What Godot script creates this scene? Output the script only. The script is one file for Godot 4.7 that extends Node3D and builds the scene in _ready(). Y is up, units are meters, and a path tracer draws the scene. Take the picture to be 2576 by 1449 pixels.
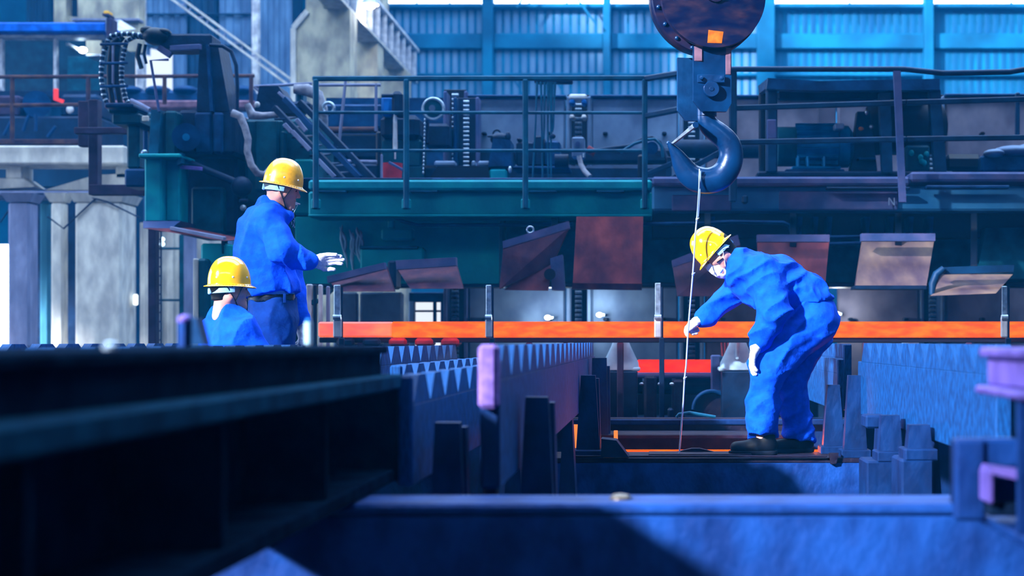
extends Node3D
# A steel mill cooling bed: two workers by the racks, one stooping under a crane hook, hot billets behind.
const F := 6000.0      # focal length in pixels for the un-scaled depth units used below
const K := 0.6667      # depth units to metres
const CX := 1650.0
const CY := 858.0
const EYE := 1.55
const DECK := 0.86     # walkway level

var names := {}
var mats := {}
var tex := {}

# ---------------------------------------------------------------- mesh builder
class MB:
	var v := PackedVector3Array()
	var n := PackedVector3Array()
	func tri(a: Vector3, b: Vector3, c: Vector3) -> void:
		var m := (b - a).cross(c - a)
		if m.length_squared() < 1e-16:
			return
		m = m.normalized()
		v.append(a); v.append(c); v.append(b)
		n.append(m); n.append(m); n.append(m)
	func quad(a: Vector3, b: Vector3, c: Vector3, d: Vector3) -> void:
		tri(a, b, c); tri(a, c, d)
	func tri_n(a: Vector3, b: Vector3, c: Vector3, na: Vector3, nb: Vector3, nc: Vector3) -> void:
		if (b - a).cross(c - a).dot(na + nb + nc) >= 0.0:
			v.append(a); v.append(c); v.append(b); n.append(na); n.append(nc); n.append(nb)
		else:
			v.append(a); v.append(b); v.append(c); n.append(na); n.append(nb); n.append(nc)
	func otri(a: Vector3, b: Vector3, c: Vector3, mid: Vector3) -> void:
		if (b - a).cross(c - a).dot(a + b + c - mid * 3.0) < 0.0:
			tri(a, c, b)
		else:
			tri(a, b, c)
	func oquad(a: Vector3, b: Vector3, c: Vector3, d: Vector3, mid: Vector3) -> void:
		otri(a, b, c, mid); otri(a, c, d, mid)
	func box(t: Transform3D, s: Vector3, ch := 0.006) -> MB:
		var h := s * 0.5
		var c := minf(ch, minf(h.x, minf(h.y, h.z)) * 0.6)
		var o := t.origin
		if c < 0.0008:
			var q: Array[Vector3] = []
			for i in 8:
				q.append(t * Vector3(h.x if i & 1 else -h.x, h.y if i & 2 else -h.y, h.z if i & 4 else -h.z))
			for f in [[0, 1, 3, 2], [4, 5, 7, 6], [0, 1, 5, 4], [2, 3, 7, 6], [0, 2, 6, 4], [1, 3, 7, 5]]:
				oquad(q[f[0]], q[f[1]], q[f[2]], q[f[3]], o)
			return self
		var p := []
		for i in 8:
			var x := 1.0 if i & 1 else -1.0
			var y := 1.0 if i & 2 else -1.0
			var z := 1.0 if i & 4 else -1.0
			p.append([t * Vector3(x * h.x, y * (h.y - c), z * (h.z - c)), t * Vector3(x * (h.x - c), y * h.y, z * (h.z - c)), t * Vector3(x * (h.x - c), y * (h.y - c), z * h.z)])
		for f in [[0, 2, 6, 4, 0], [1, 3, 7, 5, 0], [0, 1, 5, 4, 1], [2, 3, 7, 6, 1], [0, 1, 3, 2, 2], [4, 5, 7, 6, 2]]:
			oquad(p[f[0]][f[4]], p[f[1]][f[4]], p[f[2]][f[4]], p[f[3]][f[4]], o)
		for e in [[0, 1, 1, 2], [2, 3, 1, 2], [4, 5, 1, 2], [6, 7, 1, 2], [0, 2, 0, 2], [1, 3, 0, 2], [4, 6, 0, 2], [5, 7, 0, 2], [0, 4, 0, 1], [1, 5, 0, 1], [2, 6, 0, 1], [3, 7, 0, 1]]:
			oquad(p[e[0]][e[2]], p[e[1]][e[2]], p[e[1]][e[3]], p[e[0]][e[3]], o)
		for i in 8:
			otri(p[i][0], p[i][1], p[i][2], o)
		return self
	# box with its centre, size and Euler turn in degrees
	func bx(c: Vector3, s: Vector3, ch := 0.006, turn := Vector3.ZERO) -> MB:
		return box(Transform3D(Basis.from_euler(turn * PI / 180.0), c), s, ch)
	# bar with a rectangular section from a to b
	func bar(a: Vector3, b: Vector3, w: float, h: float, ch := 0.004, up := Vector3.UP) -> MB:
		var z := (b - a).normalized()
		if absf(z.dot(up)) > 0.98:
			up = Vector3.BACK
		var x := up.cross(z).normalized()
		return box(Transform3D(Basis(x, z.cross(x), z), (a + b) * 0.5), Vector3(w, h, a.distance_to(b)), ch)
	# eight-cornered solid: four front corners and a way back
	func slab(a: Vector3, b: Vector3, c: Vector3, d: Vector3, back: Vector3) -> MB:
		var m := (a + b + c + d) * 0.25 + back * 0.5
		oquad(a, b, c, d, m); oquad(a + back, b + back, c + back, d + back, m)
		oquad(a, b, b + back, a + back, m); oquad(b, c, c + back, b + back, m)
		oquad(c, d, d + back, c + back, m); oquad(d, a, a + back, d + back, m)
		return self
	# taper: rectangle bottom (w0,d0) at c, top (w1,d1) h above
	func taper(c: Vector3, w0: float, d0: float, w1: float, d1: float, h: float) -> MB:
		var q: Array[Vector3] = []
		for k in 2:
			var w := (w0 if k == 0 else w1) * 0.5
			var d := (d0 if k == 0 else d1) * 0.5
			for s in [[-1, -1], [1, -1], [1, 1], [-1, 1]]:
				q.append(c + Vector3(s[0] * w, h * k, s[1] * d))
		var m := c + Vector3(0, h * 0.5, 0)
		oquad(q[0], q[1], q[2], q[3], m); oquad(q[4], q[5], q[6], q[7], m)
		for i in 4:
			var j := (i + 1) % 4
			oquad(q[i], q[j], q[j + 4], q[i + 4], m)
		return self
	# tube through points; radius a number or an array
	func tube(pts: Array, rad, sides := 10, caps := true) -> MB:
		var rows := []
		var norms := []
		var x := Vector3.ZERO
		var m := pts.size()
		for i in m:
			var t: Vector3 = (pts[mini(i + 1, m - 1)] - pts[maxi(i - 1, 0)]).normalized()
			if i == 0:
				x = t.cross(Vector3.UP if absf(t.y) < 0.9 else Vector3.RIGHT).normalized()
			else:
				x = (x - t * x.dot(t)).normalized()
			var y := t.cross(x)
			var row := []
			var nr := []
			var r: float = rad[i] if rad is Array else rad
			for k in sides:
				var a := TAU * k / sides
				var u := x * cos(a) + y * sin(a)
				row.append(pts[i] + u * r)
				nr.append(u)
			rows.append(row)
			norms.append(nr)
		skin(rows, norms)
		if caps:
			for e in [0, m - 1]:
				var inner: Vector3 = pts[1] if e == 0 else pts[m - 2]
				for k in sides:
					otri(pts[e], rows[e][k], rows[e][(k + 1) % sides], inner)
		return self
	func skin(rows: Array, norms: Array, closed := true) -> void:
		for i in rows.size() - 1:
			var c: int = rows[i].size()
			for k in (c if closed else c - 1):
				var l := (k + 1) % c
				tri_n(rows[i][k], rows[i][l], rows[i + 1][l], norms[i][k], norms[i][l], norms[i + 1][l])
				tri_n(rows[i][k], rows[i + 1][l], rows[i + 1][k], norms[i][k], norms[i + 1][l], norms[i + 1][k])
	# profile of Vector2(radius, height) turned round the y axis of t
	func lathe(prof: Array, t: Transform3D, sides := 24, sx := 1.0, sz := 1.0) -> MB:
		var rows := []
		var norms := []
		var m := prof.size()
		for i in m:
			# split corners sharper than 40 degrees
			var d0: Vector2 = (prof[i] - prof[maxi(i - 1, 0)])
			var d1: Vector2 = (prof[mini(i + 1, m - 1)] - prof[i])
			if i == 0: d0 = d1
			if i == m - 1: d1 = d0
			var ns := [(d0.normalized() + d1.normalized()).normalized()]
			if absf(d0.angle_to(d1)) > 0.7:
				ns = [d0.normalized(), d1.normalized()]
			for dd in ns:
				var row := []
				var nr := []
				for k in sides:
					var a := TAU * k / sides
					row.append(t * Vector3(prof[i].x * cos(a) * sx, prof[i].y, prof[i].x * sin(a) * sz))
					nr.append((t.basis * Vector3(dd.y * cos(a) / sx, -dd.x, dd.y * sin(a) / sz)).normalized())
				rows.append(row)
				norms.append(nr)
		# outward along the profile running upwards
		skin(rows, norms)
		return self
	func cyl(a: Vector3, b: Vector3, r: float, sides := 20, r2 := -1.0) -> MB:
		return tube([a, b], [r, r if r2 < 0.0 else r2], sides)
	func torus(t: Transform3D, big: float, small: float, seg := 28, sides := 10, from := 0.0, to := TAU) -> MB:
		var p := []
		var whole := to - from > TAU - 0.01
		for i in seg + 1:
			var a := from + (to - from) * i / seg
			p.append(t * Vector3(cos(a) * big, sin(a) * big, 0))
		return tube(p, small, sides, not whole)
	# polygon in the xy plane of t, extruded along its z by depth
	func prism(poly: PackedVector2Array, t: Transform3D, depth: float) -> MB:
		var idx := Geometry2D.triangulate_polygon(poly)
		var ccw := not Geometry2D.is_polygon_clockwise(poly)
		var zz := Vector3(0, 0, depth)
		for i in range(0, idx.size(), 3):
			var a := Vector3(poly[idx[i]].x, poly[idx[i]].y, 0)
			var b := Vector3(poly[idx[i + 1]].x, poly[idx[i + 1]].y, 0)
			var c := Vector3(poly[idx[i + 2]].x, poly[idx[i + 2]].y, 0)
			if (b - a).cross(c - a).z < 0.0:
				var s := b; b = c; c = s
			tri(t * (a + zz), t * (b + zz), t * (c + zz))
			tri(t * a, t * c, t * b)
		for i in poly.size():
			var a := Vector3(poly[i].x, poly[i].y, 0)
			var j := (i + 1) % poly.size()
			var b := Vector3(poly[j].x, poly[j].y, 0)
			if ccw:
				quad(t * a, t * b, t * (b + zz), t * (a + zz))
			else:
				quad(t * b, t * a, t * (a + zz), t * (b + zz))
		return self
	func ball(c: Vector3, r: Vector3, seg := 16, rings := 10, basis := Basis()) -> MB:
		var rows := []
		var norms := []
		for i in rings + 1:
			var t := PI * i / rings
			var row := []
			var nr := []
			for k in seg:
				var a := TAU * k / seg
				var u := Vector3(sin(t) * cos(a), cos(t), sin(t) * sin(a))
				row.append(c + basis * (u * r))
				nr.append((basis * (u / r)).normalized())
			rows.append(row)
			norms.append(nr)
		skin(rows, norms)
		return self
	func mesh(off := Vector3.ZERO) -> ArrayMesh:
		var a := []
		a.resize(Mesh.ARRAY_MAX)
		var w := v.duplicate()
		if off != Vector3.ZERO:
			for i in w.size():
				w[i] -= off
		a[Mesh.ARRAY_VERTEX] = w
		a[Mesh.ARRAY_NORMAL] = n
		var m := ArrayMesh.new()
		m.add_surface_from_arrays(Mesh.PRIMITIVE_TRIANGLES, a)
		return m

# ---------------------------------------------------------------- places and nodes
func P(px: float, py: float, d: float) -> Vector3:
	return Vector3((px - CX) * d / F, EYE - (py - CY) * d / F, -d * K)

func S(px: float, d: float) -> float:
	return px * d / F

# box whose front face fills a rectangle of the view plane at depth d, deep metres thick
func rect(x0: float, y0: float, x1: float, y1: float, d: float, deep: float, ch := 0.006, mb: MB = null) -> MB:
	var m := mb if mb else MB.new()
	var a := P(x0, y1, d)
	var b := P(x1, y0, d)
	return m.bx((a + b) * 0.5 - Vector3(0, 0, deep * 0.5), Vector3(absf(b.x - a.x), absf(b.y - a.y), deep), ch)

# the row of the view where a foot at depth d meets the platform deck
func DY(d: float) -> float:
	return CY - 1.5207 * F / d

func numbered(called: String) -> String:
	var k: int = names.get(called, 0)
	names[called] = k + 1
	return called if k == 0 else "%s_%03d" % [called, k]

func tag(o: Node, label: String, category: String, group := "") -> void:
	o.set_meta("label", label)
	o.set_meta("category", category)
	if group != "":
		o.set_meta("group", group)

func thing(called: String, label: String, category: String, at: Vector3, group := "") -> Node3D:
	var o := Node3D.new()
	o.name = numbered(called)
	add_child(o)
	o.position = at
	tag(o, label, category, group)
	return o

# a mesh in world coordinates as a part of a thing (or of a part of a thing)
func part(parent: Node3D, called: String, mb: MB, m: Material, label := "") -> MeshInstance3D:
	var o := MeshInstance3D.new()
	var off := parent.position
	if parent.get_parent() != self and parent != self:
		off += parent.get_parent().position
	o.mesh = mb.mesh(off)
	o.material_override = m
	o.name = called
	parent.add_child(o, true)
	if label != "":
		o.set_meta("label", label)
	return o

# a thing that is one mesh
func solo(called: String, mb: MB, m: Material, label: String, category: String, group := "") -> MeshInstance3D:
	var o := MeshInstance3D.new()
	var lo := Vector3.INF
	var hi := -Vector3.INF
	for p in mb.v:
		lo = lo.min(p); hi = hi.max(p)
	var at := Vector3((lo.x + hi.x) * 0.5, lo.y, (lo.z + hi.z) * 0.5)
	o.mesh = mb.mesh(at)
	o.material_override = m
	o.name = numbered(called)
	add_child(o)
	o.position = at
	tag(o, label, category, group)
	return o

func struct(called: String, mb: MB, m: Material, label: String, category := "wall") -> MeshInstance3D:
	var o := solo(called, mb, m, label, category)
	o.set_meta("kind", "structure")
	return o

# ---------------------------------------------------------------- materials
func noise_tex(key: String, freq: float, lo: Color, hi: Color, octaves := 4, kind := FastNoiseLite.TYPE_SIMPLEX_SMOOTH, mid := 0.5, size := 512, normal := 0.0) -> NoiseTexture2D:
	if tex.has(key):
		return tex[key]
	var nz := FastNoiseLite.new()
	nz.seed = key.hash() % 10000
	nz.noise_type = kind
	nz.frequency = freq
	nz.fractal_octaves = octaves
	var t := NoiseTexture2D.new()
	t.width = size
	t.height = size
	t.seamless = true
	t.noise = nz
	if normal > 0.0:
		t.as_normal_map = true
		t.bump_strength = normal
	else:
		var g := Gradient.new()
		g.set_color(0, lo)
		g.set_color(1, hi)
		g.set_offset(0, mid - 0.3)
		g.set_offset(1, mid + 0.3)
		t.color_ramp = g
	tex[key] = t
	return t

func mat(key: String, col: Color, rough := 0.7, metal := 0.0, grime := "", scale := Vector3.ONE, bump := 0.0) -> StandardMaterial3D:
	if mats.has(key):
		return mats[key]
	var m := StandardMaterial3D.new()
	m.resource_name = key
	m.albedo_color = col
	m.roughness = rough
	m.metallic = metal
	m.metallic_specular = 0.28
	m.uv1_triplanar = true
	m.uv1_world_triplanar = true
	m.uv1_scale = scale
	if grime != "":
		m.albedo_texture = tex[grime]
	if bump > 0.0:
		m.normal_enabled = true
		m.normal_texture = tex["bump"]
		m.normal_scale = bump
	mats[key] = m
	return m

func glow(key: String, col: Color, energy: float) -> StandardMaterial3D:
	if mats.has(key):
		return mats[key]
	var m := StandardMaterial3D.new()
	m.resource_name = key
	m.albedo_color = Color(0.2, 0.2, 0.2)
	m.emission_enabled = true
	m.emission = col
	m.emission_energy_multiplier = energy
	mats[key] = m
	return m

func make_textures() -> void:
	noise_tex("grime", 0.012, Color(0.70, 0.70, 0.74), Color(1, 1, 1), 5)
	noise_tex("soft", 0.012, Color(0.80, 0.80, 0.82), Color(1, 1, 1), 4)
	noise_tex("fine", 0.06, Color(0.72, 0.72, 0.75), Color(1, 1, 1), 3)
	noise_tex("rust", 0.014, Color(0.55, 0.45, 0.62), Color(1.0, 0.86, 0.72), 5)
	noise_tex("patina", 0.012, Color(0.52, 0.46, 0.56), Color(1.0, 0.92, 0.78), 5, FastNoiseLite.TYPE_SIMPLEX_SMOOTH, 0.55)
	noise_tex("smear", 0.012, Color(0.2, 0.36, 0.6), Color(1.0, 0.72, 0.62), 4, FastNoiseLite.TYPE_SIMPLEX_SMOOTH, 0.58)
	noise_tex("worn", 0.01, Color(0.62, 0.78, 0.85), Color(1.0, 0.95, 0.95), 5)
	noise_tex("hot", 0.02, Color(1.0, 0.29, 0.0), Color(1.0, 0.44, 0.0), 4)
	noise_tex("hot_deep", 0.02, Color(1.0, 0.15, 0.0), Color(1.0, 0.22, 0.0), 4)
	noise_tex("cloth", 0.02, Color(0.8, 0.82, 0.86), Color(1, 1, 1), 4)
	noise_tex("bump", 0.03, Color.BLACK, Color.WHITE, 4, FastNoiseLite.TYPE_SIMPLEX_SMOOTH, 0.5, 512, 2.5)
	noise_tex("weave", 0.02, Color.BLACK, Color.WHITE, 5, FastNoiseLite.TYPE_SIMPLEX_SMOOTH, 0.5, 512, 10.0)

func _ready() -> void:
	setup_view()
	make_textures()
	make_materials()
	build_hall()
	build_left_bay()
	build_platform()
	build_machinery()
	build_bed()
	build_foreground()
	build_billets()
	build_hook()
	build_people()

func setup_view() -> void:
	var half := 724.5 / F / K
	var cam := Camera3D.new()
	cam.name = "camera"
	add_child(cam)
	cam.position = Vector3(0, EYE, 0)
	var att := CameraAttributesPhysical.new()
	att.frustum_focal_length = 56.0
	att.frustum_near = 0.1
	att.frustum_far = 200.0
	att.frustum_focus_distance = 14.3 * K
	att.exposure_aperture = 2.3
	cam.attributes = att
	cam.projection = Camera3D.PROJECTION_FRUSTUM
	cam.near = 0.1
	cam.far = 200.0
	cam.keep_aspect = Camera3D.KEEP_HEIGHT
	cam.size = 2.0 * 0.1 * half
	cam.frustum_offset = Vector2((1288.0 - CX) / F / K, (CY - 724.5) / F / K) * 0.1
	cam.current = true

	var sky := Sky.new()
	var sm := ProceduralSkyMaterial.new()
	sm.sky_top_color = Color(0.74, 0.86, 1.0)
	sm.sky_horizon_color = Color(0.88, 0.94, 1.0)
	sm.ground_bottom_color = Color(0.25, 0.28, 0.32)
	sm.ground_horizon_color = Color(0.7, 0.76, 0.82)
	sm.sky_energy_multiplier = 1.0
	sm.sun_angle_max = 0.0
	sky.sky_material = sm
	var env := Environment.new()
	env.background_mode = Environment.BG_SKY
	env.sky = sky
	env.background_energy_multiplier = 8.0
	env.tonemap_mode = Environment.TONE_MAPPER_LINEAR
	env.tonemap_exposure = 1.22
	env.sdfgi_enabled = true
	env.ssao_enabled = true
	env.ssil_enabled = true
	env.fog_enabled = true
	env.fog_mode = Environment.FOG_MODE_EXPONENTIAL
	env.fog_density = 0.003
	env.fog_light_color = Color(0.10, 0.64, 1.0)
	var we := WorldEnvironment.new()
	we.name = "environment"
	we.environment = env
	add_child(we)

	var sun := DirectionalLight3D.new()
	sun.name = "sun"
	add_child(sun)
	sun.look_at_from_position(Vector3.ZERO, Vector3(1.0, -0.61, -1.0))
	sun.light_color = Color(0.93, 0.95, 1.0)
	sun.light_energy = 4.2
	sun.light_angular_distance = 2.5
	sun.shadow_enabled = true

func make_materials() -> void:
	var g := Vector3(0.6, 0.6, 0.6)
	mat("wall_blue", Color(0.0, 0.41, 0.56), 0.7, 0.0, "grime", Vector3(0.08, 0.08, 0.08))
	mat("sheet", Color(0.37, 0.52, 0.64), 0.6, 0.0, "worn", Vector3(0.16, 0.07, 0.16))
	mat("sheet_blue", Color(0.02, 0.35, 0.50), 0.6, 0.0, "worn", Vector3(0.16, 0.07, 0.16))
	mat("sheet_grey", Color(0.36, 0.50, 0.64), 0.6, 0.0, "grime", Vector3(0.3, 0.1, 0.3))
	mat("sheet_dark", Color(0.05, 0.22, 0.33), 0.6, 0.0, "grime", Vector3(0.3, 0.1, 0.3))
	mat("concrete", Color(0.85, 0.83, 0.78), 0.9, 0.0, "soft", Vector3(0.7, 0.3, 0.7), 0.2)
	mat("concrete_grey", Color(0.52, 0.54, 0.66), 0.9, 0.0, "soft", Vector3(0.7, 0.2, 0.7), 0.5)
	mat("concrete_shade", Color(0.28, 0.52, 0.60), 0.9, 0.0, "soft", Vector3(0.7, 0.2, 0.7), 0.5)
	mat("cream", Color(0.74, 0.71, 0.60), 0.8, 0.0, "grime", Vector3(0.4, 0.2, 0.4))
	mat("white_paint", Color(0.88, 0.88, 0.88), 0.5, 0.0, "grime", g)
	mat("dark_floor", Color(0.10, 0.12, 0.17), 0.85, 0.0, "grime", Vector3(0.3, 0.3, 0.3), 0.6)
	mat("roof", Color(0.30, 0.36, 0.42), 0.8, 0.0, "grime", Vector3(0.1, 0.1, 0.1))
	mat("awning", Color(0.0, 0.40, 0.85), 0.5, 0.0, "grime", g)
	mat("booth_dark", Color(0.03, 0.20, 0.27), 0.35, 0.0, "grime", g)
	mat("rust_pipe", Color(0.34, 0.27, 0.27), 0.8, 0.0, "rust", g)
	mat("brown_steel", Color(0.22, 0.17, 0.27), 0.7, 0.1, "grime", g)
	mat("navy", Color(0.03, 0.15, 0.27), 0.6, 0.2, "grime", g, 0.4)
	mat("navy_blue", Color(0.03, 0.24, 0.42), 0.55, 0.2, "grime", g, 0.4)
	mat("black", Color(0.02, 0.06, 0.12), 0.5, 0.0)
	mat("green_steel", Color(0.0, 0.64, 0.66), 0.6, 0.0, "worn", Vector3(0.3, 0.25, 0.3), 0.4)
	mat("green_bright", Color(0.0, 0.64, 0.68), 0.6, 0.0, "worn", g, 0.3)
	mat("green_dark", Color(0.0, 0.30, 0.37), 0.6, 0.0, "grime", g, 0.3)
	mat("teal_rail", Color(0.03, 0.34, 0.46), 0.5, 0.1, "grime", g)
	mat("blue_rail", Color(0.03, 0.20, 0.33), 0.5, 0.1, "grime", g)
	mat("violet_steel", Color(0.32, 0.35, 0.52), 0.6, 0.1, "worn", g, 0.4)
	mat("panel_grey", Color(0.48, 0.58, 0.70), 0.6, 0.0, "grime", Vector3(0.25, 0.2, 0.25))
	mat("panel_taupe", Color(0.56, 0.53, 0.58), 0.6, 0.0, "grime", Vector3(0.25, 0.2, 0.25))
	mat("rust_plate", Color(0.52, 0.26, 0.31), 0.75, 0.1, "patina", Vector3(0.5, 0.4, 0.5), 0.3)
	mat("pale_plate", Color(0.52, 0.46, 0.46), 0.75, 0.1, "patina", Vector3(0.45, 0.35, 0.45), 0.3)
	mat("dark_plate", Color(0.33, 0.20, 0.30), 0.75, 0.1, "rust", Vector3(0.7, 0.5, 0.7), 0.6)
	mat("silver", Color(0.72, 0.80, 0.86), 0.3, 0.6, "fine", g)
	mat("grey_hose", Color(0.62, 0.62, 0.66), 0.8, 0.0, "grime", Vector3(2, 2, 2), 0.6)
	mat("red_paint", Color(0.86, 0.18, 0.22), 0.5, 0.0, "grime", g)
	mat("bright_blue", Color(0.02, 0.40, 0.72), 0.5, 0.0, "grime", g)
	mat("motor", Color(0.08, 0.50, 0.70), 0.45, 0.2, "grime", g)
	mat("rack", Color(0.03, 0.28, 0.52), 0.6, 0.0, "fine", Vector3(3.0, 0.5, 0.6), 0.3)
	mat("rack_end_lit", Color(0.56, 0.44, 0.76), 0.6, 0.1, "fine", g, 0.3)
	mat("chair_steel", Color(0.03, 0.18, 0.38), 0.6, 0.2, "grime", Vector3(0.9, 0.5, 0.9), 0.5)
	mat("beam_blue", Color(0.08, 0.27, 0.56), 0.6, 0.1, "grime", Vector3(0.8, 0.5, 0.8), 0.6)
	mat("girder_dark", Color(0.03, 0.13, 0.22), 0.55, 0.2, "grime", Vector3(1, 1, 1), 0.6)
	mat("bracket", Color(0.48, 0.40, 0.76), 0.6, 0.1, "grime", Vector3(0.8, 0.8, 0.8), 0.4)
	mat("deck_steel", Color(0.14, 0.14, 0.25), 0.65, 0.2, "rust", Vector3(0.8, 0.8, 0.8), 0.8)
	mat("hook_steel", Color(0.02, 0.23, 0.42), 0.28, 0.25, "grime", Vector3(0.8, 0.8, 0.8), 0.25)
	mat("sheave_steel", Color(0.24, 0.24, 0.38), 0.35, 0.15, "smear", Vector3(0.7, 1.6, 0.7), 0.2)
	mat("rusty_red", Color(0.60, 0.28, 0.32), 0.7, 0.1, "rust", g)
	mat("beam_violet", Color(0.20, 0.48, 0.64), 0.6, 0.0, "worn", Vector3(0.3, 0.3, 0.3), 0.3)
	mat("dusty_pink", Color(0.52, 0.38, 0.44), 0.7, 0.0, "grime")
	mat("brass", Color(0.42, 0.38, 0.34), 0.35, 0.6)
	mat("orange_paint", Color(0.95, 0.47, 0.10), 0.5, 0.0, "fine", g)
	mat("wire", Color(0.72, 0.82, 0.92), 0.35, 0.5)
	mat("pale_cone", Color(0.66, 0.80, 0.86), 0.5, 0.0, "grime", g)
	var ra: StandardMaterial3D = mats["rack"]
	ra.metallic_specular = 0.3
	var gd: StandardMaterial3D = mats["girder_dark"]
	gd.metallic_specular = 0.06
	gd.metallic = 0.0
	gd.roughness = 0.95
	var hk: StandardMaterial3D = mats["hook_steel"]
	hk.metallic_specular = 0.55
	var gl: StandardMaterial3D = mat("girder_ledge", Color(0.05, 0.27, 0.38), 0.9, 0.0, "grime", Vector3(1, 1, 1), 0.3)  # ledge paler than the girder, its teal highlight put into the colour
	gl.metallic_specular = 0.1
	glow("hot_end", Color(1.0, 0.52, 0.22), 1.0)
	glow("lit_sheet_window", Color(0.86, 0.92, 1.0), 1.1)
	mat("yellow_paint", Color(0.90, 0.66, 0.12), 0.5)
	glow("lamp_white", Color(1.0, 0.98, 0.94), 6.0)
	glow("lamp_cool", Color(0.75, 0.9, 1.0), 4.0)

# corrugated sheet standing in a plane z, ribs running up
func corrugated(x0: float, x1: float, y0: float, y1: float, z: float, pitch := 0.2, proud := 0.005) -> MB:
	var m := MB.new()
	var n := maxi(1, int((x1 - x0) / pitch))
	var w := (x1 - x0) / n
	for i in n:
		var x := x0 + w * i
		var p := [Vector2(x, z), Vector2(x + w * 0.35, z), Vector2(x + w * 0.45, z + proud), Vector2(x + w * 0.85, z + proud), Vector2(x + w * 0.95, z), Vector2(x + w, z)]
		for k in 5:
			m.quad(Vector3(p[k].x, y0, p[k].y), Vector3(p[k + 1].x, y0, p[k + 1].y), Vector3(p[k + 1].x, y1, p[k + 1].y), Vector3(p[k].x, y1, p[k].y))
	return m

func build_hall() -> void:
	var zb := -60.0 * K
	var sill := P(0, 19, 60).y
	struct("floor", MB.new().bx(Vector3(-3, -0.15, -10), Vector3(30, 0.3, 62), 0.0), mats.dark_floor, "dark dusty concrete floor under the cooling bed", "floor")
	# roof with open skylight strips
	var z0 := 21.0
	var strips := [[-6.0, -14.5], [-17.0, -27.0], [-29.0, -34.0]]
	var k := 0
	for s in strips + [[-41.0, -41.0]]:
		struct("ceiling" if k == 0 else "ceiling_%d" % k, MB.new().bx(Vector3(-3, 19.2, (z0 + s[0]) * 0.5), Vector3(30, 0.3, z0 - s[0]), 0.0), mats.roof, "sheet metal roof bay %d of the mill hall" % (k + 1), "ceiling")
		z0 = s[1]
		k += 1
	# walls out of the picture: the left one has the big opening the sun comes through, the one behind the viewer a window band
	var wm: Material = mats.roof
	struct("wall_left", MB.new().bx(Vector3(-18.2, 9.5, -31), Vector3(0.3, 19, 20), 0.0).bx(Vector3(-18.2, 9.5, -2), Vector3(0.3, 19, 16), 0.0).bx(Vector3(-18.2, 13.5, -15.5), Vector3(0.3, 11, 11), 0.0).bx(Vector3(-18.2, 4.6, 10.75), Vector3(0.3, 9.2, 9.5), 0.0).bx(Vector3(-18.2, 9.5, 18.25), Vector3(0.3, 19, 5.5), 0.0).bx(Vector3(-18.2, 17.2, 10.75), Vector3(0.3, 3.6, 9.5), 0.0), wm, "left side wall of the mill hall with two wide openings")
	struct("wall_right", MB.new().bx(Vector3(12.15, 9.5, -10), Vector3(0.3, 19, 62), 0.0), wm, "right side wall of the mill hall")
	struct("wall_front", MB.new().bx(Vector3(-3, 7.9, 21.15), Vector3(30, 15.8, 0.3), 0.0).bx(Vector3(-3, 18.5, 21.15), Vector3(30, 1, 0.3), 0.0), wm, "end wall of the mill hall behind the viewer, under a window band")
	# back wall, windows above the sill
	var w := MB.new()
	w.bx(Vector3(1.2, sill * 0.5, zb - 0.25), Vector3(22, sill, 0.3), 0.0)
	w.bx(Vector3(1.2, 16.3, zb - 0.25), Vector3(22, 5.5, 0.3), 0.0)
	w.bx(Vector3(-11.4, 9.5, zb - 0.25), Vector3(8.8, 19, 0.3), 0.0)
	w.bx(Vector3(-17.0, 11.5, zb - 0.25), Vector3(2.4, 15, 0.3), 0.0)
	var wall := struct("wall_back", w, mats.wall_blue, "blue painted end wall of the mill hall with corrugated bays below a row of windows")
	var cols := [[955, 967], [1212, 1240], [1517, 1536], [1905, 1950], [2326, 2350], [2740, 2770]]
	for c in cols:
		part(wall, "wall_column", rect(c[0], -420, c[1], 700, 59.6, 0.35, 0.02), mats.wall_blue)
	for i in 5:
		var a: float = cols[i][1]
		var b: float = cols[i + 1][0]
		var xa := P(a, 0, 60).x
		var xb := P(b, 0, 60).x
		for r in [[24, 82], [124, 182], [192, 262], [270, 460]]:
			part(wall, "wall_panel", corrugated(xa, xb, P(0, r[1], 60).y, P(0, r[0], 60).y, zb - 0.1), mats.sheet if i < 3 else mats.sheet_blue)
		for r in [[84, 122], [183, 191], [262, 270]]:
			part(wall, "girt", rect(a, r[0], b, r[1], 59.9, 0.16, 0.02), mats.wall_blue)
		# window of this bay
		var m := MB.new()
		rect(a, 8, b, 19, 59.8, 0.2, 0.02, m)
		rect(a, -400, b, -388, 59.8, 0.2, 0.02, m)
		for q in ([0.5] if i > 2 else [0.33, 0.67]):
			var x: float = lerp(a, b, q)
			rect(x - 2, -390, x + 2, 10, 59.85, 0.08, 0.01, m)
		var win := struct("window_%d" % (i + 1), m, mats.wall_blue, "bright high window of bay %d in the blue end wall" % (i + 1), "window")
		var gm := StandardMaterial3D.new()
		if mats.has("pane"):
			gm = mats.pane
		else:
			gm.transparency = BaseMaterial3D.TRANSPARENCY_ALPHA
			gm.albedo_color = Color(1, 1, 1, 0.06)
			gm.roughness = 0.05
			mats["pane"] = gm
		part(win, "pane", rect(a, -390, b, 10, 59.95, 0.02, 0.0), gm)
	# steel braces crossing the bays
	for b in [[[1440, -20], [1500, 62]], [[1325, -20], [1300, 20]], [[1395, 195], [1432, 262]], [[1330, 262], [1290, 195]]]:
		part(wall, "brace", MB.new().bar(P(b[0][0], b[0][1], 59.3), P(b[1][0], b[1][1], 59.3), 0.05, 0.05), mats.wall_blue)

	# three concrete columns with a step for the crane girder
	var what := ["nearest and tallest of the three stepped concrete columns under the crane girder", "middle stepped concrete column under the crane girder", "farthest stepped concrete column under the crane girder, beside the blue end wall"]
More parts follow.
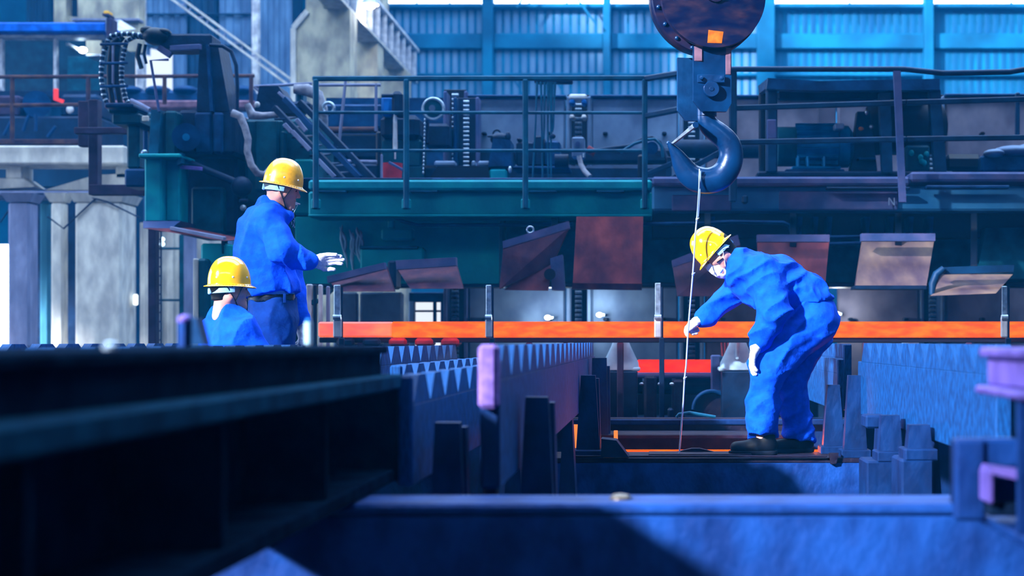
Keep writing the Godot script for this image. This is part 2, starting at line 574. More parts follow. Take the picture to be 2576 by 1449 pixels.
	for i in 3:
		var d: float = [45.0, 50.0, 55.0][i]
		var x := P([734, 818, 902][i], 0, d).x
		var step := EYE + 5.9
		var z := -d * K
		var t := thing("stepped_column", what[i], "column", Vector3(x + 0.5, 0, z - 0.3), "concrete crane columns")
		part(t, "shaft", MB.new().prism(PackedVector2Array([Vector2(x, 0), Vector2(x + 1.1, 0), Vector2(x + 1.1, step + 0.364), Vector2(x + 0.28, step + 0.364), Vector2(x, step)]), Transform3D(Basis(), Vector3(0, 0, z - 0.7)), 0.7), mats.cream)
		part(t, "pale_edge", MB.new().bx(Vector3(x + 0.035, step * 0.5, z + 0.02), Vector3(0.10, step, 0.06), 0.01), mats.concrete)  # pale strip paints on the bright left edge of the column
		part(t, "pale_edge", MB.new().bar(Vector3(x + 0.035, step, z + 0.02), Vector3(x + 0.30, step + 0.32, z + 0.02), 0.06, 0.10), mats.concrete)
		part(t, "upper_shaft", MB.new().bx(Vector3(x + 0.42, step + 0.3 + 3.3, z - 0.35), Vector3(0.34, 6.6, 0.6), 0.02), mats.cream)
	# crane girder running along them
	var gt := thing("crane_girder", "white ribbed crane runway girder descending across the stepped concrete columns", "girder", Vector3(-6.0, EYE + 6.265, -50 * K))
	var ga := -38.0 * K
	var gb := -58.0 * K
	var gx := -5.85
	part(gt, "web", MB.new().bx(Vector3(gx - 0.1, EYE + 6.7, (ga + gb) * 0.5), Vector3(0.06, 0.7, ga - gb), 0.0), mats.wall_blue)
	part(gt, "bottom_flange", MB.new().bx(Vector3(gx - 0.15, EYE + 6.3, (ga + gb) * 0.5), Vector3(0.42, 0.07, ga - gb), 0.01), mats.concrete)
	part(gt, "top_flange", MB.new().bx(Vector3(gx - 0.1, EYE + 7.05, (ga + gb) * 0.5), Vector3(0.4, 0.08, ga - gb), 0.01), mats.white_paint)
	for i in 16:
		part(gt, "stiffener", MB.new().bx(Vector3(gx, EYE + 6.67, ga - 0.4 - i * 0.84), Vector3(0.14, 0.66, 0.05), 0.005), mats.white_paint)
	# high bay lamp
	var lp := P(930, 12, 47)
	var lt := thing("high_bay_lamp", "round glowing high bay lamp hung beside the crane girder", "lamp", lp - Vector3(0, 0.12, 0))
	part(lt, "lamp_bulb", MB.new().ball(lp, Vector3(0.12, 0.09, 0.12)), mats.lamp_white)
	part(lt, "lamp_shade", MB.new().lathe([Vector2(0.18, 0.0), Vector2(0.10, 0.12), Vector2(0.04, 0.16), Vector2(0.02, 5.6)], Transform3D(Basis(), lp), 16), mats.white_paint)
	var ol := OmniLight3D.new()
	ol.name = "high_bay_lamp_light"
	add_child(ol)
	ol.position = lp - Vector3(0, 0.16, 0)
	ol.light_energy = 2.0
	ol.light_size = 0.12
	ol.omni_range = 40.0
	ol.omni_attenuation = 2.0
	ol.shadow_enabled = true

func build_left_bay() -> void:
	# wall sheets of the left bay
	var zl := P(0, 0, 59).z
	var wl := struct("wall_side", MB.new().bx(Vector3(-12.1, 7.2, zl - 0.2), Vector3(6.6, 14.4, 0.1), 0.0), mats.sheet_dark, "grey blue corrugated wall sheets at the left back of the hall")
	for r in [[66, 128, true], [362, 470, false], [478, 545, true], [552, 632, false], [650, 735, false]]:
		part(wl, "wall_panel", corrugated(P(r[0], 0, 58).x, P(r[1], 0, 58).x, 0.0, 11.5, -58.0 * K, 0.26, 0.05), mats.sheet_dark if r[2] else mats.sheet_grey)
	for y in [33, 112]:
		part(wl, "girt", rect(362, y, 632, y + 4, 57.8, 0.08), mats.sheet_dark)
	# white posts and the lattice brace in front of it
	solo("steel_post", rect(343, -80, 361, 250, 52, 0.2), mats.white_paint, "white steel post behind the hose tower, left of the lattice brace", "post")
	solo("steel_post", rect(633, -80, 649, 440, 52, 0.2), mats.white_paint, "white steel post that the lattice brace crosses, left of the stepped columns", "post")
	var bt := thing("lattice_brace", "long slanting pale lattice brace of two parallel bars", "brace", P(585, 100, 51))
	for o in [[0, 0], [9, -13]]:
		part(bt, "chord", MB.new().bar(P(405 + o[0], -22 + o[1], 51), P(790 + o[0], 262 + o[1], 51), 0.06, 0.045), mats.concrete)
	for i in 18:
		var q := i / 17.0
		var a := Vector2(lerp(410.0, 780.0, q), lerp(-19.0, 254.0, q))
		part(bt, "lacing", MB.new().bar(P(a.x, a.y, 51), P(a.x + (16 if i % 2 == 0 else 4), a.y - (3 if i % 2 == 0 else 10), 51), 0.025, 0.025, 0.0), mats.concrete_grey)
	# concrete upper building
	var up := thing("concrete_upper_wall", "cream concrete upper wall with a dark slot above the blue awning", "wall", P(240, 130, 48))
	part(up, "wall_face", rect(135, -60, 166, 130, 48, 0.4), mats.cream)
	part(up, "wall_face", rect(195, -60, 350, 130, 48, 0.4), mats.cream)
	part(up, "lintel", rect(160, 42, 200, 130, 48.2, 0.4), mats.cream)
	part(up, "slot", rect(160, -60, 200, 42, 48.5, 0.3), mats.sheet_dark)
	part(up, "ledge", rect(180, 46, 350, 52, 47.8, 0.3), mats.concrete_grey)
	# control booth
	var bo := thing("control_booth", "control booth with a blue awning edge and dark glass, behind the rusty railing", "booth", P(120, 232, 41))
	part(bo, "awning_edge", rect(-60, 56, 266, 80, 39, 0.7, 0.02), mats.awning)
	part(bo, "awning_side", MB.new().slab(P(266, 80, 39), P(266, 52, 39), P(303, 50, 42), P(340, 72, 42), Vector3(0, 0, -0.05)), mats.white_paint, "pale slanting side of the awning")
	part(bo, "fascia", rect(-60, 80, 264, 94, 39.4, 0.3, 0.02), mats.white_paint)
	part(bo, "back_wall", rect(-60, 94, 262, 232, 42.5, 0.2), mats.booth_dark)
	part(bo, "side_wall", rect(255, 94, 263, 232, 40, 1.6), mats.booth_dark)
	part(bo, "sill", rect(-60, 228, 264, 244, 39.4, 0.6), mats.navy)
	for x in [-2, 134]:
		part(bo, "mullion", rect(x, 92, x + 8, 230, 39.5, 0.1), mats.white_paint)
	part(bo, "cabinet", rect(216, 92, 258, 136, 41.0, 0.5), mats.cream)
	part(bo, "counter", rect(216, 136, 262, 141, 40.6, 0.5), mats.white_paint)
	part(bo, "booth_glow_sheet", rect(170, 142, 258, 228, 42.2, 0.1), mats.green_dark)  # teal sheet imitates the soft glow inside the booth
	var lp := P(208, 126, 40.6)
	var bl := thing("booth_lamp", "small bright wall lamp glowing inside the control booth", "lamp", lp)
	part(bl, "lamp_bulb", MB.new().ball(lp, Vector3(0.075, 0.055, 0.06)), mats.lamp_white)
	part(bl, "lamp_bracket", MB.new().bx(lp + Vector3(-0.06, 0.0, -0.14), Vector3(0.05, 0.05, 1.4)), mats.white_paint)
	var ol := OmniLight3D.new()
	ol.name = "booth_lamp_light"
	add_child(ol)
	ol.position = lp + Vector3(0, 0, 0.1)
	ol.light_color = Color(0.75, 0.9, 1.0)
	ol.light_energy = 0.16
	ol.light_size = 0.06
	ol.omni_range = 20.0
	ol.omni_attenuation = 2.0
	ol.shadow_enabled = true
	# white translucent screens behind the hose tower
	for r in [[314, 338, 120], [341, 374, 128], [377, 427, 122]]:
		solo("lit_window_screen", MB.new().slab(P(r[0], 228, 57.6), P(r[1], 228, 57.6), P(r[1], r[2] + 12, 57.6), P(r[0] + 2, r[2], 57.6), Vector3(0, 0, -0.22)), mats.lit_sheet_window, ["narrow bright white window sheet right beside the silver hoses", "middle bright white window sheet behind the hanging cable ends", "wide bright white window sheet behind the bent thin pole"][int(r[0] > 330) + int(r[0] > 360)], "window", "bright window sheets behind the hose tower")
	# shed machinery behind the railing
	var sh := thing("dark_machine", "dark machine with a round drum behind the rusty railing", "machine", P(120, 362, 36))
	part(sh, "body", rect(-60, 292, 245, 364, 36, 1.2, 0.03), mats.navy)
	part(sh, "drum", MB.new().cyl(P(92, 262, 36), P(92, 262, 37.5), S(34, 36), 24), mats.navy_blue)
	part(sh, "cover", rect(150, 236, 246, 296, 36.4, 1.0, 0.05), mats.navy)
	part(sh, "box", rect(-60, 240, 48, 292, 36.6, 0.8, 0.03), mats.brown_steel)
	part(sh, "gauge", MB.new().ball(P(176, 276, 35.9), Vector3(0.055, 0.06, 0.03)), mats.white_paint)
	for p in [[72, 290, 58, 330], [90, 288, 90, 330], [140, 318, 120, 345], [30, 300, 10, 340]]:
		part(sh, "pipe", MB.new().cyl(P(p[0], p[1], 35.5), P(p[2], p[3], 35.5), 0.025, 8), mats.navy_blue)
	solo("glowing_marker", MB.new().prism(PackedVector2Array([Vector2(0, 0), Vector2(0.13, -0.05), Vector2(0.15, 0.0), Vector2(0.06, 0.03), Vector2(0.06, 0.17), Vector2(0, 0.17)]), Transform3D(Basis(), P(137, 252, 36.35)), 0.04), glow("red_marker_lamp", Color(1.0, 0.16, 0.02), 1.0), "small glowing red orange L shaped piece behind the rusty railing", "lamp")
	# long dark machines between booth and crane columns, with a pink beam
	solo("pink_beam", rect(262, 252, 640, 272, 33, 0.3, 0.02), mats.dusty_pink, "dusty pink steel beam behind the hose tower", "beam")
	var dk := thing("dark_conveyor", "dark blue conveyor body behind the white screens", "machine", P(430, 252, 40))
	part(dk, "body", rect(276, 226, 640, 262, 40, 1.0, 0.05), mats.navy_blue)
	for i in 5:
		part(dk, "hood", MB.new().ball(P(330 + i * 70, 230, 40.2), Vector3(0.22, 0.09, 0.3)), mats.navy_blue)
	# rusty railing
	var rl := thing("rusty_railing", "rusty brown pipe railing in front of the control booth", "railing", P(120, 362, 32))
	for y in [191, 263]:
		part(rl, "rail", MB.new().cyl(P(-60, y + 3, 32), P(640 if y < 200 else 250, y, 32), 0.026, 10), mats.rust_pipe)
	for x in [31, 222, 414, 632]:
		part(rl, "post", MB.new().cyl(P(x, 362 if x < 240 else 262, 32), P(x, 192, 32), 0.028, 10), mats.rust_pipe)
	part(rl, "toe_board", rect(-60, 350, 245, 362, 32, 0.06), mats.rust_pipe)
	# concrete gallery below the booth
	var cg := thing("concrete_gallery", "weathered concrete gallery edge carried on columns below the rusty railing", "gallery", P(140, 505, 33))
	part(cg, "edge_beam", rect(-80, 366, 312, 412, 32.5, 0.7, 0.02), mats.concrete)
	part(cg, "stub", rect(14, 410, 56, 450, 33, 0.4, 0.02), mats.concrete)
	part(cg, "stub", rect(290, 410, 325, 450, 33, 0.4, 0.02), mats.concrete)
	part(cg, "recess", rect(-80, 408, 325, 470, 34.4, 0.3), mats.sheet_dark)
	part(cg, "haunch", MB.new().slab(P(112, 478, 33), P(330, 478, 33), P(330, 436, 33), P(240, 440, 33), Vector3(0, 0, -0.4)), mats.concrete)
	part(cg, "haunch", MB.new().slab(P(-80, 478, 33), P(88, 470, 33), P(60, 450, 33), P(-80, 446, 33), Vector3(0, 0, -0.4)), mats.concrete)
	part(cg, "cap_beam", rect(-80, 480, 225, 492, 32.6, 0.8, 0.02), mats.concrete_grey)
	# concrete columns
	var cl := [[19, 74, 30.0, "concrete_grey", 0.3, "shaded lavender grey concrete column at the far left, beside the bright doorway"], [99, 123, 34.0, "concrete_shade", 0.15, "narrow teal column added as the shaded side of the far left one"], [127, 159, 32.0, "concrete", 0.2, "narrow pale concrete column between the teal one and the wide white one"], [188, 305, 31.5, "concrete", 0.62, "wide white concrete column right of the narrow ones, stained and streaked"]]  # teal column is added, imitating the shaded side face of the first
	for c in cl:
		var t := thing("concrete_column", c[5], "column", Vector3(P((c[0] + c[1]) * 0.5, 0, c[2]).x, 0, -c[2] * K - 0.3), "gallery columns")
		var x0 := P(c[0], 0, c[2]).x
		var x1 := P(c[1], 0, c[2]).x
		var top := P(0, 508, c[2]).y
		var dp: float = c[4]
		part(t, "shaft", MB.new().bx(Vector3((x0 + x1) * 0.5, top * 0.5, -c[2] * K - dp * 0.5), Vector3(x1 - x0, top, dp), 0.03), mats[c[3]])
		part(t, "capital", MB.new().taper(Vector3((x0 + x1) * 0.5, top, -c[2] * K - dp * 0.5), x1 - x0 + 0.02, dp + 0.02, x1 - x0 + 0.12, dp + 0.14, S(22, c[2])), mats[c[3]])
	solo("white_rectangle", MB.new().bx(P(341, 754, 32.1), Vector3(0.05, S(28, 32), S(17, 32)), 0.02), glow("white_glow", Color(0.95, 1.0, 1.0), 1.6), "small glowing white rectangle on the wide concrete column", "lamp")  # emissive white box set on the column
	struct("wall_gap_shade", rect(70, 508, 200, 870, 36, 0.2, 0.0), mats.navy, "dark sheet put in for the shade between the concrete gallery columns")  # navy sheet paints the shade in the gaps between columns
	# sagging cables under the gallery
	for c in [[[0, 560], [50, 490], [110, 487], "thin dark cable rising along the shaded column"], [[120, 545], [160, 575], [240, 500], "thin cable sagging across the pale narrow column"], [[200, 488], [270, 508], [352, 548], "thin cable slanting across the wide white column"]]:
		solo("cable", MB.new().tube([P(c[0][0], c[0][1], 31.46), P(c[1][0], c[1][1], 31.46), P(c[2][0], c[2][1], 31.46)], 0.012, 6), mats.navy, c[3], "cable")
	# bright outdoors is seen past the left column: low outside wall
	struct("wall_yard", MB.new().bx(Vector3(-16.6, 3.6, -36.8 * K), Vector3(6.2, 2.2, 0.2), 0.0), mats.rust_pipe, "brown lintel wall above the bright doorway at the far left")
	# brown upright frame
	var bf := thing("brown_frame", "brown steel angle frame standing before the concrete gallery", "frame", P(230, 490, 25))
	part(bf, "post", rect(196, 254, 221, 368, 25, 0.12), mats.brown_steel)
	part(bf, "post", rect(222, 250, 245, 490, 24.8, 0.14), mats.brown_steel)
	part(bf, "crossbar", rect(186, 320, 330, 336, 24.6, 0.1), mats.brown_steel)
	part(bf, "crossbar", rect(222, 464, 368, 490, 24.7, 0.14), mats.brown_steel)
	part(bf, "post", rect(372, 490, 391, 1237, 24.7, 0.14), mats.brown_steel)
	# backdrop of pale sheets under the hose machine
	var pb := thing("pale_sheet_wall", "pale ribbed sheet wall with dark rails seen under the green machine", "wall", P(430, 880, 34))
	part(pb, "sheet", corrugated(P(352, 0, 34).x, P(560, 0, 34).x, 0.3, P(0, 560, 34).y, -34 * K, 0.16, 0.03), mats.concrete)
	for y in [622, 752]:
		part(pb, "rail", rect(385, y, 470, y + 6, 33.5, 0.06), mats.green_dark)
	part(pb, "post", rect(450, 590, 462, 880, 33.4, 0.1), mats.green_dark)
	part(pb, "post", rect(462, 588, 488, 880, 33.0, 0.15), mats.concrete_grey)
	for y in [602, 614]:
		part(pb, "lamp", MB.new().ball(P(408, y, 33.2), Vector3(0.035, 0.03, 0.03)), mats.lamp_cool)
	var ld := thing("narrow_ladder", "dark narrow ladder beside the brown post", "ladder", P(396, 1190, 28))
	for x in [390, 402]:
		part(ld, "stile", rect(x, 580, x + 3, 1190, 28, 0.04), mats.navy)
	for i in 12:
		part(ld, "rung", rect(391, 600 + i * 23, 404, 604 + i * 23, 28.0, 0.03), mats.navy)

func build_platform() -> void:
	# deck beam with its upper lip: a left stretch in green and a right one in violet blue
	var pl := thing("platform_beam", "long green steel beam carrying the railed machine platform", "beam", P(1250, 545, 22))
	part(pl, "lip", rect(775, 452, 1640, 478, 21.8, 0.35, 0.02), mats.green_bright)
	part(pl, "web", rect(775, 481, 1640, 543, 22, 0.3, 0.02), mats.green_steel)
	part(pl, "deck", rect(690, 447, 2700, 455, 22.2, 2.1, 0.02), mats.navy_blue)
	part(pl, "deck", rect(690, 447, 1090, 455, 22.2, 2.9, 0.02), mats.navy_blue)
	part(pl, "bottom_flange", rect(775, 539, 1640, 545, 21.9, 0.5, 0.01), mats.green_steel)
	for x in [800, 1030, 1330, 1500]:
		part(pl, "hinge_plate", rect(x, 479, x + 70, 484, 21.8, 0.1), mats.teal_rail)
	var pr := thing("platform_beam", "violet blue weathered end of the platform beam under the motor frame", "beam", P(2110, 545, 21.5))
	part(pr, "lip", rect(1640, 444, 2290, 466, 21.3, 0.4, 0.02), mats.violet_steel)
	part(pr, "lip", rect(2290, 432, 2700, 456, 21.3, 0.4, 0.02), mats.violet_steel)
	part(pr, "web", rect(1640, 468, 2700, 530, 21.5, 0.3, 0.02), mats.beam_violet)
	part(pr, "patch", rect(1960, 480, 2260, 528, 21.45, 0.05, 0.01), mats.violet_steel)
	part(pr, "patch", rect(1690, 490, 1840, 530, 21.45, 0.05, 0.01), mats.violet_steel)
	part(pr, "strip", rect(2080, 470, 2290, 476, 21.2, 0.1), mats.navy)
	part(pr, "strip", rect(2330, 466, 2540, 474, 21.2, 0.1), mats.navy_blue)
	part(pr, "bolt_lug", rect(1867, 490, 1882, 512, 21.3, 0.08, 0.02), mats.blue_rail)
	var nm := TextMesh.new()
	nm.text = "N"
	nm.font_size = 24
	nm.pixel_size = 0.004
	nm.depth = 0.004
	var nn := MeshInstance3D.new()
	nn.name = "painted_letter"
	nn.mesh = nm
	nn.material_override = mats.panel_grey
	pr.add_child(nn, true)
	nn.position = P(2243, 506, 21.38) - pr.position
	# railings
	var r1 := thing("platform_railing", "green pipe railing of three rails along the front of the machine platform", "railing", P(1205, 525, 21.6))
	for r in [[198, 196], [283, 284], [379, 379]]:
		part(r1, "rail", MB.new().bar(P(786, r[0], 21.6), P(1628, r[1], 21.6), 0.045 if r[0] == 198 else 0.028, 0.045 if r[0] == 198 else 0.028, 0.01), mats.teal_rail)
	for x in [793, 1021, 1321, 1622]:
		part(r1, "post", rect(x - 7, 198, x + 7, 526, 21.55, 0.05, 0.012), mats.teal_rail)
		part(r1, "foot", rect(x - 11, 500, x + 11, 526, 21.6, 0.06, 0.01), mats.green_steel)
	for r in [[198, 182], [292, 272]]:
		part(r1, "return_rail", MB.new().bar(P(1624, r[0], 21.6), P(1722, r[1], 20.8), 0.05, 0.05, 0.01), mats.blue_rail)
	var r2 := thing("platform_railing", "blue steel flat railing in front of the motor frame, right of the crane hook", "railing", P(2210, 508, 20.8))
	for p in [[[1722, 182], [1843, 174], [2275, 174], [2370, 184], [2540, 181], [2600, 171], [2700, 168]]]:
		var pts := []
		for q in p:
			pts.append(P(q[0], q[1], 20.8))
		part(r2, "top_rail", MB.new().tube(pts, S(7, 20.8), 8), mats.blue_rail)
	for r in [[1845, 272, 2280, 258, 2700, 246], [1845, 358, 2280, 350, 2700, 344]]:
		part(r2, "rail", MB.new().bar(P(r[0], r[1], 20.9), P(r[2], r[3], 20.9), 0.03, S(14, 20.9), 0.008), mats.blue_rail)
		part(r2, "rail", MB.new().bar(P(r[2], r[3], 20.9), P(r[4], r[5], 20.9), 0.03, S(14, 20.9), 0.008), mats.blue_rail)
	part(r2, "post", rect(1834, 176, 1854, 508, 20.8, 0.05, 0.012), mats.blue_rail)
	part(r2, "post", MB.new().slab(P(2263, 508, 20.75), P(2280, 508, 20.75), P(2266, 178, 20.75), P(2248, 178, 20.75), Vector3(0, 0, -0.05)), mats.violet_steel, "violet leaning post")
	# tall drive stand behind: panels between chain slots
	var pan := [[838, 898, "panel_grey"], [905, 1012, "panel_grey"], [1178, 1422, "panel_grey"], [1488, 1706, "panel_grey"], [1774, 2060, "panel_taupe"], [2108, 2312, "panel_taupe"], [2380, 2960, "panel_taupe"]]
	var where := ["narrow grey stand panel under the left rusty flap, beside the tied gap", "grey stand panel with a pale sheen beside the lit window", "wide grey stand panel left of the upright rusty flap", "grey stand panel behind the upright rusty flap and hook", "taupe stand panel behind the stooping worker", "taupe stand panel under the pale patina flap", "taupe stand panel at the right picture end, under the slanted flap"]
	var i := 0
	for p in pan:
		var top: float = 735 if i < 2 else 241
		if i > 4: top = 238
		var t := thing("stand_panel", where[i], "panel", Vector3(P((p[0] + p[1]) * 0.5, 0, 25.5).x, 0, -25.5 * K), "panels of the drive stand")
		var bottom := P(0, 910, 25.5).y
		part(t, "sheet", rect(p[0], top, p[1], 1000, 25.5, 0.12, 0.02), mats[p[2]])
		part(t, "base", MB.new().bx(Vector3(t.position.x, P(0, 1000, 25.5).y * 0.5, -25.5 * K - 0.2), Vector3(S(p[1] - p[0], 25.5), P(0, 1000, 25.5).y, 0.3)), mats.navy)
		if i > 1:
			part(t, "cap", rect(p[0] - 2, top - 3, p[1] + 2, top + 4, 25.4, 0.2, 0.01), mats.navy_blue)
			for y in [335, 803]:
				for x in [p[0] + 0.16 * (p[1] - p[0]), p[1] - 0.16 * (p[1] - p[0])]:
					part(t, "slot_bolt", rect(x - 6, y - 4, x + 6, y + 4, 25.38, 0.1, 0.02), mats.black)
		if i == 4:
			part(t, "upper_sheet", rect(2050, 238, 2103, 470, 25.6, 0.1, 0.01), mats.panel_taupe)
		i += 1
	# chain slots
	var slots := [[1145, 735, "drive chain in the slot between the lit window and the wide grey panel", 225], [1455, 238, "drive chain rising in the slot beside the hanging cables", 238], [1740, 238, "drive chain in the slot behind the crane hook and stooping worker's hand", 238], [2346, 735, "drive chain in the slot right of the pale patina flap", 238]]
	for s in slots:
		var x: float = s[0]
		var c := thing("drive_chain", s[2], "chain", P(x, 1000, 25.6), "drive chains of the stand")
		part(c, "slot_back", rect(x - 28, s[3], x + 28, 1000, 26.3, 0.1), mats.black)
		for e in [-30, 22]:
			part(c, "guide", rect(x + e, s[3] + 4, x + e + 9, 1000, 25.45, 0.3, 0.01), mats.violet_steel if x < 1300 else mats.panel_grey)
		for e in [-8, 6]:
			part(c, "side_plate", rect(x + e - 1, s[3] + 8, x + e + 3, 990, 25.95, 0.04), mats.navy)
		var y: float = s[3] + 14
		while y < 930:
			if (y < 445 or y > 728) and not (y > 805 and y < 850):
				part(c, "chain_link", MB.new().cyl(P(x - 8, y, 25.85), P(x + 8, y, 25.85), S(3.6, 25.85), 8), mats.silver)
			y += 11.5
		part(c, "spine", MB.new().bar(P(x, s[3] + 6, 26.0), P(x, 998, 26.0), 0.03, 0.03), mats.navy)
	var c0 := thing("drive_chain", "short drive chain on the platform between the hand wheel and the brown panel", "chain", P(1172, 447, 24.6), "drive chains of the stand")
	part(c0, "slot_back", rect(1150, 246, 1198, 447, 25.2, 0.1), mats.navy)
	for e in [1140, 1196]:
		part(c0, "guide", rect(e, 244, e + 9, 447, 24.7, 0.2, 0.01), mats.violet_steel if e > 1150 else mats.navy_blue)
	for y in 17:
		part(c0, "chain_link", MB.new().cyl(P(1166, 256 + y * 10.8, 24.9), P(1180, 256 + y * 10.8, 24.9), S(3.6, 24.9), 8), mats.silver)
	part(c0, "spine", MB.new().bar(P(1173, 248, 25.0), P(1173, 446, 25.0), 0.03, 0.03), mats.navy)
	# white caps on the chain slot heads
	var wc := thing("slot_head", "white capped head of the chain slot beside the hanging cables", "bracket", P(1454, 330, 25.2))
	part(wc, "cap", rect(1431, 236, 1476, 250, 25.3, 0.3, 0.02), mats.white_paint)
	for e in [[1432, 1446], [1462, 1476]]:
		part(wc, "ear", rect(e[0], 249, e[1], 262, 25.3, 0.2, 0.02), mats.bright_blue)
		part(wc, "clip", rect(e[0] + 1, 288, e[1] - 1, 298, 25.3, 0.2, 0.02), mats.white_paint)
	# green girder web behind the flaps
	var gw := thing("platform_girder", "deep green girder web under the platform, streaked with white", "girder", P(1010, 722, 23))
	part(gw, "web", rect(742, 545, 1262, 716, 23, 0.15, 0.01), mats.green_steel)
	part(gw, "bottom_flange", rect(742, 714, 1262, 722, 22.8, 0.4, 0.01), mats.navy)
	part(gw, "box", rect(905, 622, 1066, 692, 22.8, 0.3, 0.02), mats.green_steel)
	part(gw, "box_lid", rect(903, 618, 1050, 626, 22.75, 0.3, 0.02), mats.teal_rail)
	part(gw, "terminal_box", rect(958, 574, 1040, 604, 22.8, 0.14, 0.02), mats.green_steel)
	part(gw, "terminal_box", rect(975, 548, 990, 574, 22.8, 0.1, 0.01), mats.green_steel)
	part(gw, "stiffener", rect(1255, 545, 1266, 720, 22.7, 0.3, 0.01), mats.green_dark)
	var rng := RandomNumberGenerator.new()
	rng.seed = 7
	for k in 9:
		var x := 858 + rng.randf() * 50
		var y := 560 + rng.randf() * 30
		var pts := []
		for q in 7:
			pts.append(P(x + sin(q * 0.9 + k) * 5 + q * 1.5, y + q * (9 + k % 4 * 3), 22.98))
		part(gw, "lime_streak", MB.new().tube(pts, [0.004, 0.014, 0.016, 0.012, 0.014, 0.01, 0.003], 6), mats.pale_cone)
	var gr := thing("platform_girder", "dark girder web with ribs under the right half of the platform", "girder", P(2000, 722, 23.5))
	part(gr, "web", rect(1262, 545, 2700, 712, 23.5, 0.15, 0.01), mats.green_dark)
	part(gr, "bottom_flange", rect(1262, 710, 2700, 722, 23.2, 0.4, 0.01), mats.black)
	part(gr, "upper_recess", rect(1640, 530, 2700, 600, 23.3, 0.1), mats.black)
	for x in [1790, 2010, 2050, 2085, 2180, 2240, 2290, 2340]:
		part(gr, "rib", MB.new().slab(P(x, 600, 22.8), P(x + 5, 600, 22.8), P(x + 9, 545, 22.8), P(x - 5, 545, 22.8), Vector3(0, 0, -0.3)), mats.navy_blue)
	part(gr, "cover_plate", MB.new().slab(P(2455, 700, 22.6), P(2700, 700, 22.6), P(2700, 570, 22.6), P(2480, 574, 22.6), Vector3(0, 0, -0.2)), mats.green_dark)
	# pipes below the deck
	var pipes := [[[[992, 546], [1010, 556], [1050, 566], [1300, 566], [1440, 562]], "curved conduit pipe running under the platform beam above the green boxes"], [[[1616, 564], [1760, 562], [1840, 558], [1970, 560], [1985, 566], [1994, 590]], "bent conduit pipe under the platform behind the stooping worker's helmet"], [[[2086, 597], [2170, 596]], "short upper pipe between the two right rusty flaps"], [[[2086, 614], [2165, 612]], "short lower pipe between the two right rusty flaps"]]
	for p in pipes:
		var pts := []
		for q in p[0]:
			pts.append(P(q[0], q[1], 22.3))
		solo("pipe", MB.new().tube(pts, S(5, 22.3), 10), mats.navy_blue, p[1], "pipe")
	build_flaps()
	build_underside()

# a thick hinged plate: outline of its face, a thickness, a hinge bar behind
func flap(label: String, face: Array, top: Array, d: float, thick: Vector3, m: Material, edge: Material, group := "rusty flaps under the platform") -> Node3D:
	var t := thing("rusty_flap", label, "plate", P(face[0][0], face[0][1], d), group)
	var q: Array[Vector3] = []
	for f in face:
		q.append(P(f[0], f[1], d + (f[2] if f.size() > 2 else 0.0)))
	part(t, "plate", MB.new().slab(q[0], q[1], q[2], q[3], thick), m)
	if top.size():
		var e: Array[Vector3] = []
		for f in top:
			e.append(P(f[0], f[1], d - 0.05))
		part(t, "edge", MB.new().slab(e[0], e[1], e[2], e[3], Vector3(0, 0, -0.12)), edge)
	return t

func hinge(t: Node3D, px: float, y0: float, y1: float, d: float) -> void:
	part(t, "hanger_arm", MB.new().bar(P(px, y1, d), P(px, y0, 22.4), 0.06, 0.1), mats.black)

